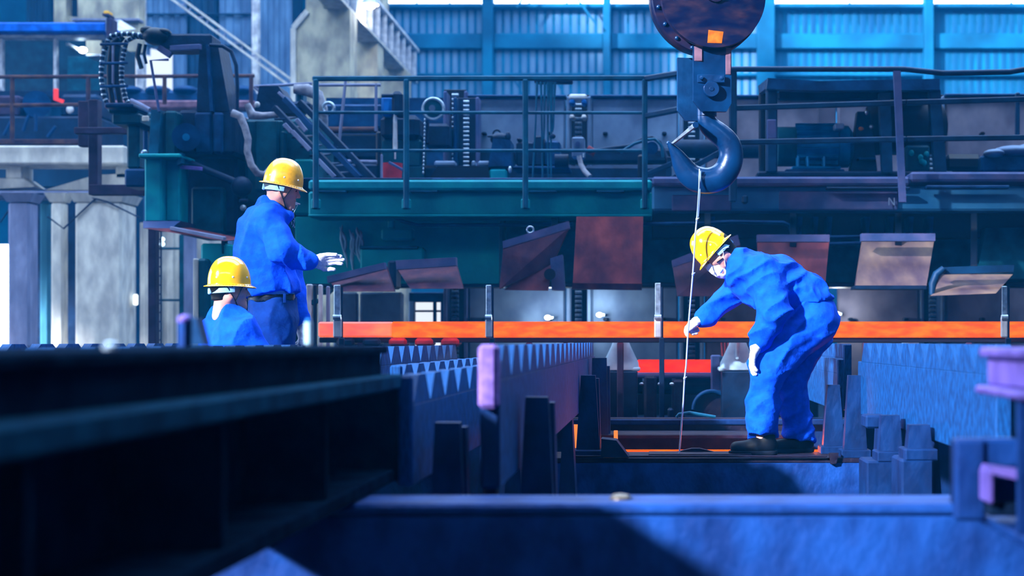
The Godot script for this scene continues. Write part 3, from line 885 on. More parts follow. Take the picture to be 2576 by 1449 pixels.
func build_flaps() -> void:
	var bk := Vector3(0, 0.0, -0.07)
	var t: Node3D
	t = flap("low slanted rusty flap beside the standing worker's outstretched glove", [[850, 733, -0.2], [992, 733, -0.2], [970, 668, 0.6], [826, 704, 0.6]], [[824, 712], [968, 676], [966, 660], [822, 695]], 20.6, bk, mats.dark_plate, mats.violet_steel)
	
	part(t, "hinge_lug", MB.new().bar(P(930, 690, 21.3), P(930, 700, 23.0), 0.05, 0.05), mats.green_dark)
	t = flap("low rusty flap with a level top edge, second from the standing worker", [[1032, 726, -0.2], [1165, 726, -0.2], [1148, 665, 0.6], [996, 672, 0.6]], [[997, 678], [1147, 668], [1146, 647], [995, 655]], 20.6, bk, mats.dark_plate, mats.violet_steel)
	
	part(t, "hinge_lug", MB.new().bar(P(1080, 690, 21.3), P(1080, 700, 23.0), 0.05, 0.05), mats.green_dark)
	part(t, "pivot_block", rect(974, 655, 996, 726, 21.6, 0.3, 0.02), mats.navy)
	t = flap("big steeply twisted rusty flap left of the upright square one", [[1256, 727, 0.0], [1390, 664, 0.4], [1432, 572, 0.5], [1266, 622, 0.2]], [[1265, 625], [1433, 574], [1430, 556], [1264, 607]], 20.4, bk, mats.dark_plate, mats.violet_steel)
	part(t, "lower_wing", MB.new().slab(P(1268, 729, 20.5), P(1378, 731, 20.5), P(1392, 640, 20.9), P(1330, 690, 20.7), bk), mats.rust_plate)
	part(t, "pivot_ear", MB.new().slab(P(1388, 730, 20.7), P(1420, 730, 20.7), P(1414, 640, 20.7), P(1384, 650, 20.7), Vector3(0, 0, -0.2)), mats.violet_steel)
	part(t, "pivot_pin", MB.new().cyl(P(1383, 690, 20.4), P(1383, 690, 21.4), 0.05, 14), mats.black)
	part(t, "lifting_eye", MB.new().torus(Transform3D(Basis(), P(1334, 578, 20.45)), 0.028, 0.008, 14, 6), mats.silver)
	hinge(t, 1395, 540, 650, 21)
	t = flap("upright square rusty flap with orange blotches between the twisted flap and the crane wire", [[1441, 712, -0.1], [1614, 714, -0.1], [1618, 545, 0.2], [1450, 545, 0.2]], [[1438, 727], [1614, 729], [1615, 712], [1442, 710]], 20.8, bk, mats.rust_plate, mats.dark_plate)
	hinge(t, 1530, 540, 700, 21.3)
	t = flap("rusty flap tilted behind the stooping worker's helmet and the wire", [[1704, 745, -0.1], [1862, 745, 0.1], [1862, 612, 0.5], [1692, 668, 0.3]], [[1692, 672], [1862, 616], [1856, 590], [1690, 655]], 20.6, bk, mats.dark_plate, mats.violet_steel)
	hinge(t, 1780, 540, 650, 21)
	t = flap("rusty flap with a lavender top edge behind the stooping worker's back", [[1912, 758, -0.2], [2072, 758, -0.2], [2086, 605, 0.5], [1905, 605, 0.5]], [[1905, 608], [2087, 608], [2087, 590], [1905, 590]], 20.6, bk, mats.rust_plate, mats.violet_steel)
	hinge(t, 1995, 540, 610, 21)
	t = flap("rusty flap with a pale worn patch, right of the stooping worker", [[2152, 720, -0.2], [2330, 722, -0.2], [2350, 604, 0.5], [2170, 604, 0.5]], [[2168, 606], [2353, 606], [2353, 587], [2168, 587]], 20.6, bk, mats.pale_plate, mats.violet_steel)
	part(t, "underside", MB.new().slab(P(2150, 727, 20.4), P(2330, 727, 20.4), P(2330, 718, 20.4), P(2152, 718, 20.4), Vector3(0, 0, -0.3)), mats.navy)
	hinge(t, 2260, 540, 610, 21)
	t = flap("blue edged slanted flap lowest at the right, with a curled corner", [[2344, 744, -0.2], [2505, 738, -0.2], [2548, 690, 0.6], [2372, 690, 0.6]], [[2370, 690], [2550, 684], [2552, 666], [2368, 672]], 20.4, bk, mats.pale_plate, mats.blue_rail)
	part(t, "curled_corner", MB.new().tube([P(2374, 676, 20.3), P(2356, 690, 20.3), P(2346, 715, 20.3), P(2344, 742, 20.3)], [0.03, 0.035, 0.035, 0.02], 8), mats.blue_rail)
	hinge(t, 2450, 540, 680, 21)

func build_underside() -> void:
	# lit opening with muntins left of the chain slot
	var w := thing("lit_window", "small white lit window with dark glazing bars under the platform", "window", P(1070, 1205, 27))
	part(w, "window_frame", rect(1028, 735, 1126, 760, 26.8, 0.12, 0.01), mats.navy_blue)
	part(w, "window_frame", rect(1028, 735, 1042, 1205, 26.8, 0.12, 0.01), mats.panel_grey)
	part(w, "window_frame", rect(1108, 735, 1128, 1205, 26.8, 0.12, 0.01), mats.navy_blue)
	part(w, "pane", rect(1042, 746, 1108, 872, 27.2, 0.04, 0.0), glow("window_light", Color(0.93, 0.96, 1.0), 0.85))
	for x in [1089]:
		part(w, "muntin", rect(x, 746, x + 8, 812, 26.9, 0.06), mats.navy)
	part(w, "muntin", rect(1038, 780, 1112, 785, 26.9, 0.06), mats.navy)
	# small work lamps under the platform
	for q in [[1378, 799, "small lit work lamp on the wide grey panel left of the upright rusty flap"], [1508, 792, "small lit work lamp behind the long billet under the upright rusty flap"], [2106, 790, "small lit work lamp right behind the stooping worker's hip"]]:
		var lp := P(q[0], q[1], 25.2)
		var t := thing("work_lamp", q[2], "lamp", lp - Vector3(0, 0.03, 0), "work lamps under the platform")
		part(t, "lamp_bulb", MB.new().ball(lp, Vector3(0.035, 0.026, 0.03)), mats.lamp_white)
		part(t, "lamp_arm", MB.new().bx(lp + Vector3(0.03, 0, -0.13), Vector3(0.05, 0.03, 0.2), 0.004), mats.silver)
		var ol := OmniLight3D.new()
		ol.name = "work_lamp_light"
		add_child(ol)
		ol.position = lp + Vector3(0, 0.0, 0.05)
		ol.light_color = Color(0.9, 0.96, 1.0)
		ol.light_energy = 0.28
		ol.light_size = 0.04
		ol.omni_range = 15.0
		ol.omni_attenuation = 2.0
		ol.shadow_enabled = true
	# silver hanger straps that cross the billet
	var hs := [[848, 727, 16, "silver hanger strap near the pale end of the long billet"], [1229, 727, 13, "silver hanger strap on the long billet left of the upright rusty flap"], [1655, 722, 14, "silver hanger strap on the long billet left of the crane wire"], [2527, 730, 13, "silver hanger strap on the long billet at the far right"]]
	for h in hs:
		var t := thing("hanger_strap", h[3], "strap", P(h[0], 850, 17.9), "straps across the long billet")
		part(t, "strap", rect(h[0] - h[2] * 0.5, h[1] - 10, h[0] + h[2] * 0.5, 800, 18.0, 0.012, 0.003), mats.silver)
		part(t, "sleeve", rect(h[0] - h[2] * 0.65, 796, h[0] + h[2] * 0.65, 849, 17.95, 0.03, 0.008), mats.white_paint)
		part(t, "cap", MB.new().cyl(P(h[0] - h[2] * 0.6, 798, 17.93), P(h[0] + h[2] * 0.6, 798, 17.93), 0.02, 10), mats.silver)
		part(t, "rod", MB.new().cyl(P(h[0] + h[2] * 0.7, 722, 18.2), P(h[0] + h[2] * 0.7, 850, 18.2), 0.012, 8), mats.navy)
		part(t, "foot", MB.new().bar(P(h[0] + h[2] * 0.7, 850, 18.2), Vector3(P(h[0] + h[2] * 0.7, 0, 18.2).x, 0.0, -18.2 * K), 0.04, 0.04), mats.navy)
	# posts left of the billet end
	var ps := [[772, 715, 786, 900, "white_paint", "white upright post left of the pale billet end"], [789, 716, 797, 900, "navy", "dark upright post just left of the pale billet end"], [802, 716, 811, 812, "white_paint", "short pale post over the pale billet end"], [822, 720, 829, 812, "concrete_grey", "thin grey post behind the pale billet end"]]
	for p in ps:
		solo("steel_post", MB.new().bx(Vector3(P((p[0] + p[2]) * 0.5, 0, 19).x, P(0, p[1], 19).y * 0.5, -19 * K), Vector3(S(p[2] - p[0], 19), P(0, p[1], 19).y, 0.06), 0.008), mats[p[4]], p[5], "post")
	solo("bracket_arm", MB.new().bar(P(726, 782, 19.0), P(800, 756, 19.0), 0.05, 0.04), mats.green_dark, "dark bracket arm beside the standing worker's hip", "bracket")

func build_machinery() -> void:
	# --- hose tower machine at the left
	var d := 23.0
	var hm := thing("hose_machine", "dark machine with a round flywheel and leaning arm tower, left of the standing worker", "machine", P(500, 560, d))
	part(hm, "body", rect(446, 276, 590, 388, d, 1.0, 0.03), mats.navy)
	part(hm, "body_panel", rect(488, 282, 532, 386, d - 0.05, 0.2, 0.02), mats.navy_blue)
	part(hm, "body_panel", rect(534, 282, 560, 386, d - 0.08, 0.2, 0.02), mats.navy_blue)
	part(hm, "flywheel", MB.new().cyl(P(468, 345, d - 0.6), P(468, 345, d), S(34, d), 28), mats.navy_blue)
	part(hm, "flywheel_hub", MB.new().cyl(P(468, 345, d - 0.7), P(468, 345, d), S(9, d), 16), mats.motor)
	part(hm, "tower", MB.new().slab(P(494, 280, d), P(578, 280, d), P(548, 112, d), P(502, 112, d), Vector3(0, 0, -0.4)), mats.navy)
	part(hm, "tower_rib", MB.new().slab(P(528, 280, d - 0.1), P(536, 280, d - 0.1), P(524, 112, d - 0.1), P(518, 112, d - 0.1), Vector3(0, 0, -0.2)), mats.navy_blue)
	part(hm, "arm", rect(398, 84, 532, 122, d, 0.35, 0.02), mats.navy)
	part(hm, "arm_brace", MB.new().bar(P(400, 120, d), P(430, 140, d), 0.06, 0.06), mats.violet_steel)
	part(hm, "arm_brace", MB.new().bar(P(430, 122, d), P(505, 118, d - 0.1), 0.05, 0.05), mats.violet_steel)
	part(hm, "side_plate", MB.new().slab(P(374, 388, d - 0.4), P(398, 388, d - 0.4), P(404, 276, d - 0.4), P(380, 276, d - 0.4), Vector3(0, 0, -0.2)), mats.teal_rail)
	part(hm, "side_plate", rect(412, 278, 444, 390, d - 0.3, 0.25, 0.02), mats.green_dark)
	part(hm, "lower_body", rect(446, 386, 596, 590, d + 0.5, 1.0, 0.03), mats.navy)
	part(hm, "lower_body", rect(480, 470, 560, 586, d + 0.3, 0.4, 0.02), mats.green_dark)
	part(hm, "ram", MB.new().cyl(P(450, 400, d - 0.2), P(600, 462, d - 0.2), S(10, d), 14), mats.navy)
	part(hm, "ram_head", MB.new().ball(P(608, 470, d - 0.2), Vector3(0.10, 0.10, 0.10)), mats.navy)
	part(hm, "white_bar", MB.new().bar(P(454, 420, d - 0.4), P(509, 425, d - 0.4), 0.04, S(9, d)), mats.bracket)
	part(hm, "name_plate", rect(357, 291, 373, 305, d - 0.6, 0.03), mats.concrete)
	# green column with a flared head
	var gc := thing("green_column", "bright green steel box column with a flanged head, left of the hose machine", "column", P(410, 560, 22.5))
	part(gc, "shaft", rect(363, 396, 406, 558, 22.4, 0.3, 0.015), mats.green_bright)
	part(gc, "shaft", rect(406, 400, 451, 558, 22.8, 0.3, 0.015), mats.green_steel)
	part(gc, "edge", rect(418, 400, 451, 556, 22.6, 0.08, 0.01), mats.green_bright)
	part(gc, "head", rect(348, 386, 452, 396, 22.2, 0.5, 0.01), mats.green_steel)
	part(gc, "gusset", MB.new().slab(P(446, 416, 22.3), P(456, 410, 22.3), P(458, 384, 22.3), P(446, 386, 22.3), Vector3(0, 0, -0.1)), mats.teal_rail)
	part(gc, "foot", MB.new().slab(P(360, 574, 22.2), P(430, 574, 22.2), P(455, 556, 22.4), P(360, 556, 22.4), Vector3(0, 0, -0.5)), mats.violet_steel)
	var gs := thing("green_stand", "dark green stepped stand of boxes carrying the silver hose bundle", "stand", P(320, 480, 23.5))
	part(gs, "table", rect(270, 268, 346, 284, 23.5, 0.6, 0.02), mats.green_dark)
	part(gs, "column", rect(318, 290, 350, 424, 23.6, 0.4, 0.02), mats.green_dark)
	part(gs, "box", rect(280, 284, 352, 312, 23.4, 0.5, 0.02), mats.green_dark)
	part(gs, "block", rect(312, 424, 366, 470, 23.2, 0.4, 0.02), mats.navy_blue)
	part(gs, "cylinder", MB.new().cyl(P(366, 388, 23.2), P(366, 330, 23.2), S(6, 23), 12), mats.navy_blue)
	part(gs, "valve", MB.new().ball(P(363, 384, 23.0), Vector3(0.03, 0.03, 0.03)), mats.silver)
	# hose bundle
	var hb := thing("hose_bundle", "bundle of looped silver banded black hoses hanging beside the booth", "hose", P(290, 268, 23.4))
	var lines := [[[372, 92], [330, 86], [276, 92], [258, 140], [255, 200], [262, 245], [274, 268]], [[372, 96], [340, 92], [318, 104], [308, 150], [306, 205], [316, 250], [330, 268]], [[300, 96], [282, 112], [276, 160], [277, 220], [284, 262], [290, 268]], [[310, 92], [298, 106], [293, 150], [294, 210], [302, 256], [308, 268]]]
	var k := 0
	for l in lines:
		var cv := Curve3D.new()
		for q in l.size():
			var a: Array = l[maxi(q - 1, 0)]
			var b: Array = l[mini(q + 1, l.size() - 1)]
			var tn := (P(b[0], b[1], 23.4) - P(a[0], a[1], 23.4)) * 0.17
			cv.add_point(P(l[q][0], l[q][1], 23.3 + k * 0.05), -tn, tn)
		var pts := []
		for q in 25:
			pts.append(cv.sample_baked(cv.get_baked_length() * q / 24.0))
		part(hb, "hose", MB.new().tube(pts, S(5.5 if k < 2 else 7.0, 23.4), 10), mats.black if k > 1 else mats.navy)
		if k < 2:
			for q in 20:
				var at := cv.sample_baked(cv.get_baked_length() * (q + 0.5) / 20.0)
				var to := cv.sample_baked(cv.get_baked_length() * (q + 1.0) / 20.0)
				part(hb, "band", MB.new().cyl(at, at.lerp(to, 0.55), S(6.3, 23.4), 10), mats.silver)
		k += 1
	for y in [112, 160, 218]:
		part(hb, "clamp", MB.new().bar(P(252, y, 23.1), P(322, y - 2, 23.1), 0.03, S(6, 23)), mats.navy_blue)
	part(hb, "rod", MB.new().cyl(P(284, 112, 23.2), P(284, 210, 23.2), S(3, 23), 8), mats.concrete_grey)
	part(hb, "manifold", rect(262, 258, 334, 270, 23.2, 0.5, 0.02), mats.navy_blue)
	part(hb, "knot", MB.new().ball(P(392, 92, 23.0), Vector3(0.12, 0.085, 0.15)).ball(P(372, 78, 23.0), Vector3(0.07, 0.045, 0.1)).ball(P(412, 82, 23.0), Vector3(0.07, 0.04, 0.1)), mats.black)
	part(hb, "tail", MB.new().tube([P(352, 110, 23.0), P(346, 140, 23.0), P(356, 172, 23.0)], S(6, 23), 8), mats.black)
	part(hb, "tail", MB.new().tube([P(366, 112, 23.0), P(362, 135, 23.0), P(368, 160, 23.0)], S(4, 23), 8), mats.navy)
	part(hb, "rope", MB.new().tube([P(330, 252, 23.1), P(352, 262, 23.0), P(378, 276, 22.8)], S(5, 23), 8), mats.concrete_grey)
	solo("bent_pole", MB.new().tube([P(400, 280, 22.6), P(379, 152, 22.6), P(424, 150, 22.6)], S(3.6, 22.6), 8), mats.violet_steel, "thin bent pole leaning in front of the white screens", "pole")
	solo("lamp_pillar", rect(266, 44, 281, 96, 38.6, 0.3, 0.02).bx(P(273, 41, 38.75), Vector3(S(16, 38), S(6, 38), 0.3)), mats.brown_steel, "brown pillar with a capped top at the end of the blue awning", "pillar")
	solo("yellow_beacon", MB.new().bx(P(272, 34, 38.75), Vector3(S(13, 38), S(8, 38), 0.2), 0.01), mats.yellow_paint, "small yellow cap on the brown pillar by the awning", "lamp")
	solo("cable_arch", MB.new().tube([P(528, 114, 22.6), P(560, 116, 22.6), P(582, 130, 22.6), P(594, 165, 22.6), P(597, 220, 22.6), P(596, 276, 22.6)], S(5, 22.6), 8), mats.navy, "dark cable arching down behind the leaning arm tower", "cable")
	# white hose and second grey hose
	solo("white_hose", MB.new().tube([P(584, 284, 22.4), P(604, 292, 22.4), P(616, 320, 22.4), P(624, 350, 22.4), P(622, 380, 22.4), P(632, 415, 22.4), P(648, 436, 22.4), P(668, 440, 22.6), P(684, 420, 22.7), P(700, 404, 22.8)], [S(10, 22.4), S(10, 22.4), S(9, 22.4), S(9, 22.4), S(9, 22.4), S(9, 22.4), S(9, 22.4), S(9, 22.4), S(8, 22.4), S(7, 22.4)], 12), mats.grey_hose, "dirty white hose drooping behind the standing worker's helmet", "hose")
	solo("white_lagging", MB.new().tube([P(622, 262, 23), P(634, 290, 23), P(660, 292, 23), P(700, 288, 23)], [0.03, 0.05, 0.035, 0.03], 8), mats.grey_hose, "ragged white pipe lagging above the drooping white hose", "pipe")
	# big green housing behind the standing worker
	var bg := thing("green_housing", "big dark green housing behind the standing worker", "housing", P(680, 740, 23.6))
	part(bg, "body", rect(614, 296, 790, 735, 23.6, 1.0, 0.04), mats.green_dark)
	part(bg, "panel", rect(640, 300, 700, 480, 23.5, 0.12, 0.02), mats.green_dark)
	part(bg, "rib", rect(706, 330, 716, 730, 23.45, 0.2, 0.01), mats.green_dark)
	part(bg, "ledge", rect(600, 500, 624, 512, 23.2, 0.3, 0.02), mats.navy)
	part(bg, "bolt", MB.new().ball(P(612, 523, 23.0), Vector3(0.03, 0.03, 0.03)), mats.silver)
	part(bg, "door", rect(738, 400, 786, 540, 23.5, 0.1, 0.02), mats.green_steel)
	part(bg, "foot", MB.new().bx(Vector3(P(690, 0, 23.8).x, P(0, 735, 23.8).y * 0.5, -23.8 * K), Vector3(0.6, P(0, 735, 23.8).y, 0.4)), mats.navy)
	# canopy plate and small green cabinet beneath
	var cp := thing("canopy_plate", "rusty topped canopy plate sticking out under the green column", "plate", P(460, 606, 22))
	part(cp, "plate", MB.new().slab(P(362, 574, 22.0), P(430, 576, 22.0), P(566, 606, 21.4), P(500, 596, 21.6), Vector3(0, S(16, 22), -0.6)), mats.rust_plate)
	part(cp, "edge", MB.new().bar(P(430, 574, 21.9), P(566, 600, 21.3), 0.03, S(9, 22)), mats.concrete_grey)
	part(cp, "strut", rect(556, 600, 566, 640, 21.6, 0.1), mats.green_dark)
	var cb := thing("green_cabinet", "green steel cabinet with a pale edge strip behind the crouching worker's helmet", "cabinet", Vector3(P(535, 0, 21.6).x, 0, -21.6 * K))
	part(cb, "body", rect(504, 612, 575, 960, 21.6, 0.5, 0.02), mats.green_steel)
	part(cb, "side", rect(496, 650, 520, 960, 21.4, 0.4, 0.02), mats.green_dark)
	part(cb, "edge_strip", rect(485, 650, 493, 960, 21.3, 0.1, 0.01), mats.concrete)
	part(cb, "base", MB.new().bx(Vector3(P(535, 0, 21.8).x, P(0, 960, 21.8).y * 0.5, -21.8 * K), Vector3(0.3, P(0, 960, 21.8).y, 0.3)), mats.navy)
	build_stairs()
	build_platform_machines()

func build_stairs() -> void:
	# slanting conveyor stairs and rails between tower and platform railing
	var st := thing("stair_flight", "dark steel stair flight with pale worn rails slanting behind the railing corner", "stairs", P(760, DY(23), 23))
	for o in [[0, 0, "navy"], [26, -22, "navy_blue"], [64, -14, "navy"]]:
		part(st, "stringer", MB.new().bar(P(690 + o[0], 270 + o[1], 23), P(880 + o[0], 470 + o[1], 22.6), 0.05, S(14, 23)), mats[o[2]])
	for q in [[715, 312, 733, 332], [735, 330, 780, 378], [800, 402, 842, 446], [745, 300, 770, 330]]:
		part(st, "worn_edge", MB.new().bar(P(q[0], q[1], 22.4), P(q[2], q[3], 22.4), 0.03, S(11, 22.4)), mats.concrete_grey)
	for q in 7:
		part(st, "tread", MB.new().bar(P(705 + q * 22, 300 + q * 23, 22.9), P(730 + q * 22, 296 + q * 23, 23.5), 0.12, 0.02), mats.navy)
	var hr := thing("handrail", "thin grey handrail loop behind the railing corner post", "railing", P(760, 290, 25))
	for q in [[[640, 218], [785, 210]], [[640, 218], [720, 290]], [[620, 300], [785, 268]], [[946, 210], [946, 330]], [[800, 214], [958, 214]], [[870, 196], [852, 370]]]:
		part(hr, "rail", MB.new().cyl(P(q[0][0], q[0][1], 25), P(q[1][0], q[1][1], 25), 0.016, 8), mats.concrete_grey)
	var wr := thing("wrapped_pipe", "white wrapped pipe bend behind the left railing post", "pipe", P(790, 360, 24.5))
	part(wr, "bend", MB.new().tube([P(740, 224, 24.5), P(772, 226, 24.5), P(800, 240, 24.5), P(812, 275, 24.5), P(815, 320, 24.5), P(808, 366, 24.5)], [S(12, 24), S(16, 24), S(15, 24), S(13, 24), S(11, 24), S(5, 24)], 12), mats.grey_hose)
	part(wr, "collar", MB.new().torus(Transform3D(Basis(), P(826, 272, 24.4)), S(14, 24), S(4, 24)), mats.silver)
	part(wr, "elbow_box", rect(742, 228, 762, 285, 24.6, 0.2, 0.02), mats.teal_rail)
	var dm := thing("dark_winch", "dark winch block left of the wrapped white pipe", "winch", P(690, 288, 24))
	part(dm, "block", MB.new().slab(P(640, 285, 24), P(742, 285, 24), P(700, 216, 24), P(652, 216, 24), Vector3(0, 0, -0.4)), mats.navy)
	part(dm, "nose", rect(716, 254, 780, 276, 24, 0.3, 0.04), mats.navy)
	part(dm, "gauge", MB.new().ball(P(647, 263, 23.8), Vector3(0.028, 0.03, 0.02)), mats.white_paint)
	part(dm, "lever", MB.new().bar(P(700, 232, 23.8), P(722, 252, 23.8), 0.02, 0.03), mats.concrete_grey)
	# copper roller seen through the railing
	var cr := thing("copper_roller", "copper coloured roller in the dark frame left of the blue pump", "roller", P(880, 400, 26))
	part(cr, "roller", MB.new().cyl(P(818, 327, 26), P(950, 327, 26), S(8, 26), 14), mats.rust_pipe)
	part(cr, "frame", rect(815, 336, 955, 400, 26, 0.5, 0.03), mats.navy)
	part(cr, "back", rect(815, 262, 960, 322, 26.4, 0.3, 0.02), mats.navy_blue)
	part(cr, "leg", rect(945, 330, 958, DY(25.6), 25.6, 0.2, 0.02), mats.black)
	part(cr, "bar", MB.new().cyl(P(858, 406, 25.4), P(948, 408, 25.4), 0.02, 8), mats.concrete_grey)
	part(cr, "base", rect(830, 412, 960, DY(25.6), 25.6, 0.5, 0.02), mats.navy)

func build_platform_machines() -> void:
	# dark backdrop of the platform machines
	var d := 24.0
	struct("wall_machine", rect(820, 246, 1142, DY(27.5), 27.5, 0.2, 0.0), mats.navy_blue, "dark blue backing plate behind the pumps on the platform")
	solo("rear_beam", rect(1195, 372, 1700, 410, 24.9, 0.2, 0.03), mats.navy, "dark horizontal beam behind the hanging cables and hoses", "beam")
	solo("rear_beam", rect(1060, 416, 1690, DY(24.8), 24.8, 0.3, 0.03), mats.navy, "low dark beam behind the railing at deck level", "beam")
	var pu := thing("blue_pump", "dark pump head with a side nozzle on a blue body above the white tube", "pump", P(985, 300, d))
	part(pu, "body", rect(958, 240, 986, 292, d + 0.4, 0.4, 0.03), mats.bright_blue)
	part(pu, "head", rect(984, 228, 1012, 288, d, 0.3, 0.04), mats.navy)
	part(pu, "nozzle", MB.new().cyl(P(960, 241, d), P(990, 241, d), S(5, d), 12), mats.navy)
	part(pu, "motor", rect(955, 288, 1055, 350, d + 0.5, 0.5, 0.05), mats.navy)
	part(pu, "pedestal", rect(960, 350, 1060, 420, d + 0.6, 0.4, 0.02), mats.green_dark)
	part(pu, "pedestal", rect(1000, 416, 1066, DY(d + 0.6), d + 0.6, 0.4, 0.02), mats.green_dark)
	solo("white_tube", MB.new().tube([P(994, 284, 24.1), P(994, 300, 24.1), P(994, 352, 24.1), P(994, 377, 24.1)], [S(3, 23.3), S(5, 23.3), S(6, 23.3), S(6, 23.3)], 12).cyl(P(994, 377, 23.3), P(994, 400, 23.3), S(2, 23.3), 8), mats.white_paint, "slim white tube hanging in front of the pump", "tube")
	var rb := thing("red_bucket", "red bucket with a slanting handle on the platform behind the railing", "bucket", P(986, DY(22.9), 22.9))
	part(rb, "body", MB.new().lathe([Vector2(0, 0), Vector2(S(24, 22.9), 0), Vector2(S(27, 22.9), S(40, 22.9)), Vector2(S(23, 22.9), S(40, 22.9)), Vector2(0.02, 0.02)], Transform3D(Basis(), P(986, 451, 23.1)), 24), mats.red_paint)
	part(rb, "handle", MB.new().bar(P(978, 408, 22.7), P(1014, 428, 22.7), 0.02, 0.025), mats.violet_steel)
	solo("thin_post", rect(957, 388, 962, 455, 22.8, 0.03), mats.concrete_grey, "thin pale post left of the red bucket", "post")
	var hw := thing("hand_wheel", "round grey hand wheel with a pale ring behind the middle railing post", "wheel", P(1090, 306, d))
	part(hw, "ring", MB.new().torus(Transform3D(Basis(), P(1090, 274, d)), S(26, d), S(4, d), 32, 10), mats.silver)
	part(hw, "disc", MB.new().cyl(P(1089, 272, d), P(1089, 272, d + 0.2), S(22, d), 28), mats.green_dark)
	part(hw, "hub", MB.new().cyl(P(1087, 272, d - 0.15), P(1087, 272, d), S(8, d), 16), mats.panel_grey)
	part(hw, "bracket", rect(1068, 300, 1076, 360, d, 0.1), mats.navy)
	part(hw, "cabinet", rect(1070, 310, 1130, 372, d + 0.4, 0.4, 0.03), mats.navy)
	var ch := thing("pull_chain", "thin shiny pull chain hanging below the hand wheel", "chain", P(1067, 440, 23.4))
	for i in 15:
		part(ch, "chain_link", MB.new().ball(P(1069 - i * 0.3, 302 + i * 9.5, 23.95), Vector3(0.010, 0.018, 0.010), 8, 6), mats.silver)
	part(ch, "core", MB.new().cyl(P(1069, 296, 23.97), P(1064, 440, 23.97), 0.005, 6), mats.navy)
	var sp := thing("spill_tray", "dark tray with pale scale heaps below the chain guide", "tray", P(1150, DY(23.6), 23.6))
	part(sp, "tray", MB.new().slab(P(1066, DY(23.6), 23.6), P(1235, DY(23.6), 23.6), P(1228, 418, 23.6), P(1100, 418, 23.6), Vector3(0, 0, -0.3)), mats.black)
	for q in [[1092, 404, 1145, 418], [1202, 404, 1232, 418], [1186, 404, 1196, 418]]:
		part(sp, "scale_heap", rect(q[0], q[1], q[2], q[3], 23.9, 0.15, 0.03), mats.panel_grey)
	# small valve unit with eye ring
	var vu := thing("valve_unit", "small dark gear unit with a lifting ring left of the hanging cables", "valve", P(1255, DY(23.6), 23.6))
	part(vu, "body", MB.new().slab(P(1228, 418, 23.6), P(1288, 418, 23.6), P(1284, 352, 23.6), P(1240, 348, 23.6), Vector3(0, 0, -0.4)), mats.navy_blue)
	part(vu, "head", MB.new().ball(P(1257, 350, 23.8), Vector3(S(24, 23.8), S(16, 23.8), 0.12)), mats.navy)
	part(vu, "lifting_ring", MB.new().torus(Transform3D(Basis(), P(1250, 336, 23.8)), S(9, 23.8), S(2.5, 23.8), 18, 8), mats.navy)
	part(vu, "knob", MB.new().ball(P(1278, 344, 23.7), Vector3(0.03, 0.05, 0.03)).ball(P(1233, 343, 23.7), Vector3(0.03, 0.012, 0.03)), mats.navy)
	part(vu, "foot", rect(1230, 424, 1275, DY(23.6), 23.6, 0.3, 0.02), mats.green_steel)
	part(vu, "tap", MB.new().ball(P(1283, 427, 23.3), Vector3(0.018, 0.035, 0.02)), mats.silver)
	var vb := thing("valve_bank", "low dark bank of valve boxes under the hanging cables", "valve", P(1360, DY(23.9), 23.9))
	for q in [[1298, 356, 1345, 418], [1344, 340, 1368, 418], [1370, 353, 1408, 418], [1300, 346, 1312, 356]]:
		part(vb, "valve_box", rect(q[0], q[1], q[2], q[3], 23.9, 0.3, 0.02), mats.navy if q[0] != 1370 else mats.navy_blue)
	part(vb, "coil", MB.new().cyl(P(1396, 405, 23.6), P(1430, 405, 23.6), S(17, 23.6), 16), mats.navy)
	part(vb, "base", rect(1290, 418, 1432, 424, 23.8, 0.5), mats.navy_blue)
	var hc := thing("cable_rack", "dark cable rack with seven hanging cables behind the railing", "cable rack", P(1390, DY(23.0), 23.0))
	part(hc, "rack_bar", rect(1344, 198, 1440, 208, 23.0, 0.12, 0.01), mats.navy)
	var j := 0
	for q in [[1351, 1347, 1340], [1361, 1363, 1365], [1370, 1369, 1368], [1379, 1378, 1379], [1388, 1388, 1388], [1396, 1392, 1389], [1384, 1386, 1386]]:
		var bot: float = [447, 446, 350, 447, 330, 332, 447][j]
		part(hc, "cable", MB.new().tube([P(q[0], 206, 22.95), P(q[0], 216, 22.95), P(lerp(q[0], q[1], 0.5), 260, 22.95), P(q[1], 320, 22.95), P(q[2], bot, 22.95)], [S(3.4, 23), S(3.4, 23), S(2.2, 23), S(2.4, 23), S(2.4, 23)], 8), mats.teal_rail)
		j += 1
	part(hc, "plug", MB.new().ball(P(1390, 343, 22.9), Vector3(0.03, 0.025, 0.02)), mats.navy)
	var jb := thing("junction_box", "grey junction box with a round button below the drive chain, white conduit at its foot", "box", P(1455, 400, 23.4))
	part(jb, "box", rect(1438, 344, 1470, 396, 23.4, 0.2, 0.015), mats.panel_grey)
	part(jb, "button", MB.new().cyl(P(1453, 362, 23.3), P(1453, 362, 23.45), S(6, 23.4), 14), mats.violet_steel)
	part(jb, "conduit", MB.new().tube([P(1456, 392, 23.3), P(1461, 412, 23.3), P(1470, 430, 23.2), P(1484, 445, 23.1)], S(6.5, 23.3), 10), mats.grey_hose)
	part(jb, "bracket", rect(1466, 386, 1470, 397, 23.35, 0.05), mats.silver)
	solo("red_valve", MB.new().cyl(P(1477, 374, 23.4), P(1497, 386, 23.4), S(10, 23.4), 14), mats.rusty_red, "small reddish round valve right of the grey junction box", "valve")
	var ho := thing("black_hoses", "dark hoses sweeping over a hose reel right of the junction box", "hose", P(1600, DY(23.2), 23.2))
	part(ho, "hose", MB.new().tube([P(1478, 382, 23.2), P(1530, 374, 23.2), P(1580, 368, 23.2), P(1618, 350, 23.2), P(1640, 346, 23.2), P(1660, 358, 23.2), P(1672, 385, 23.2), P(1682, 410, 23.1)], S(5, 23.2), 10), mats.navy)
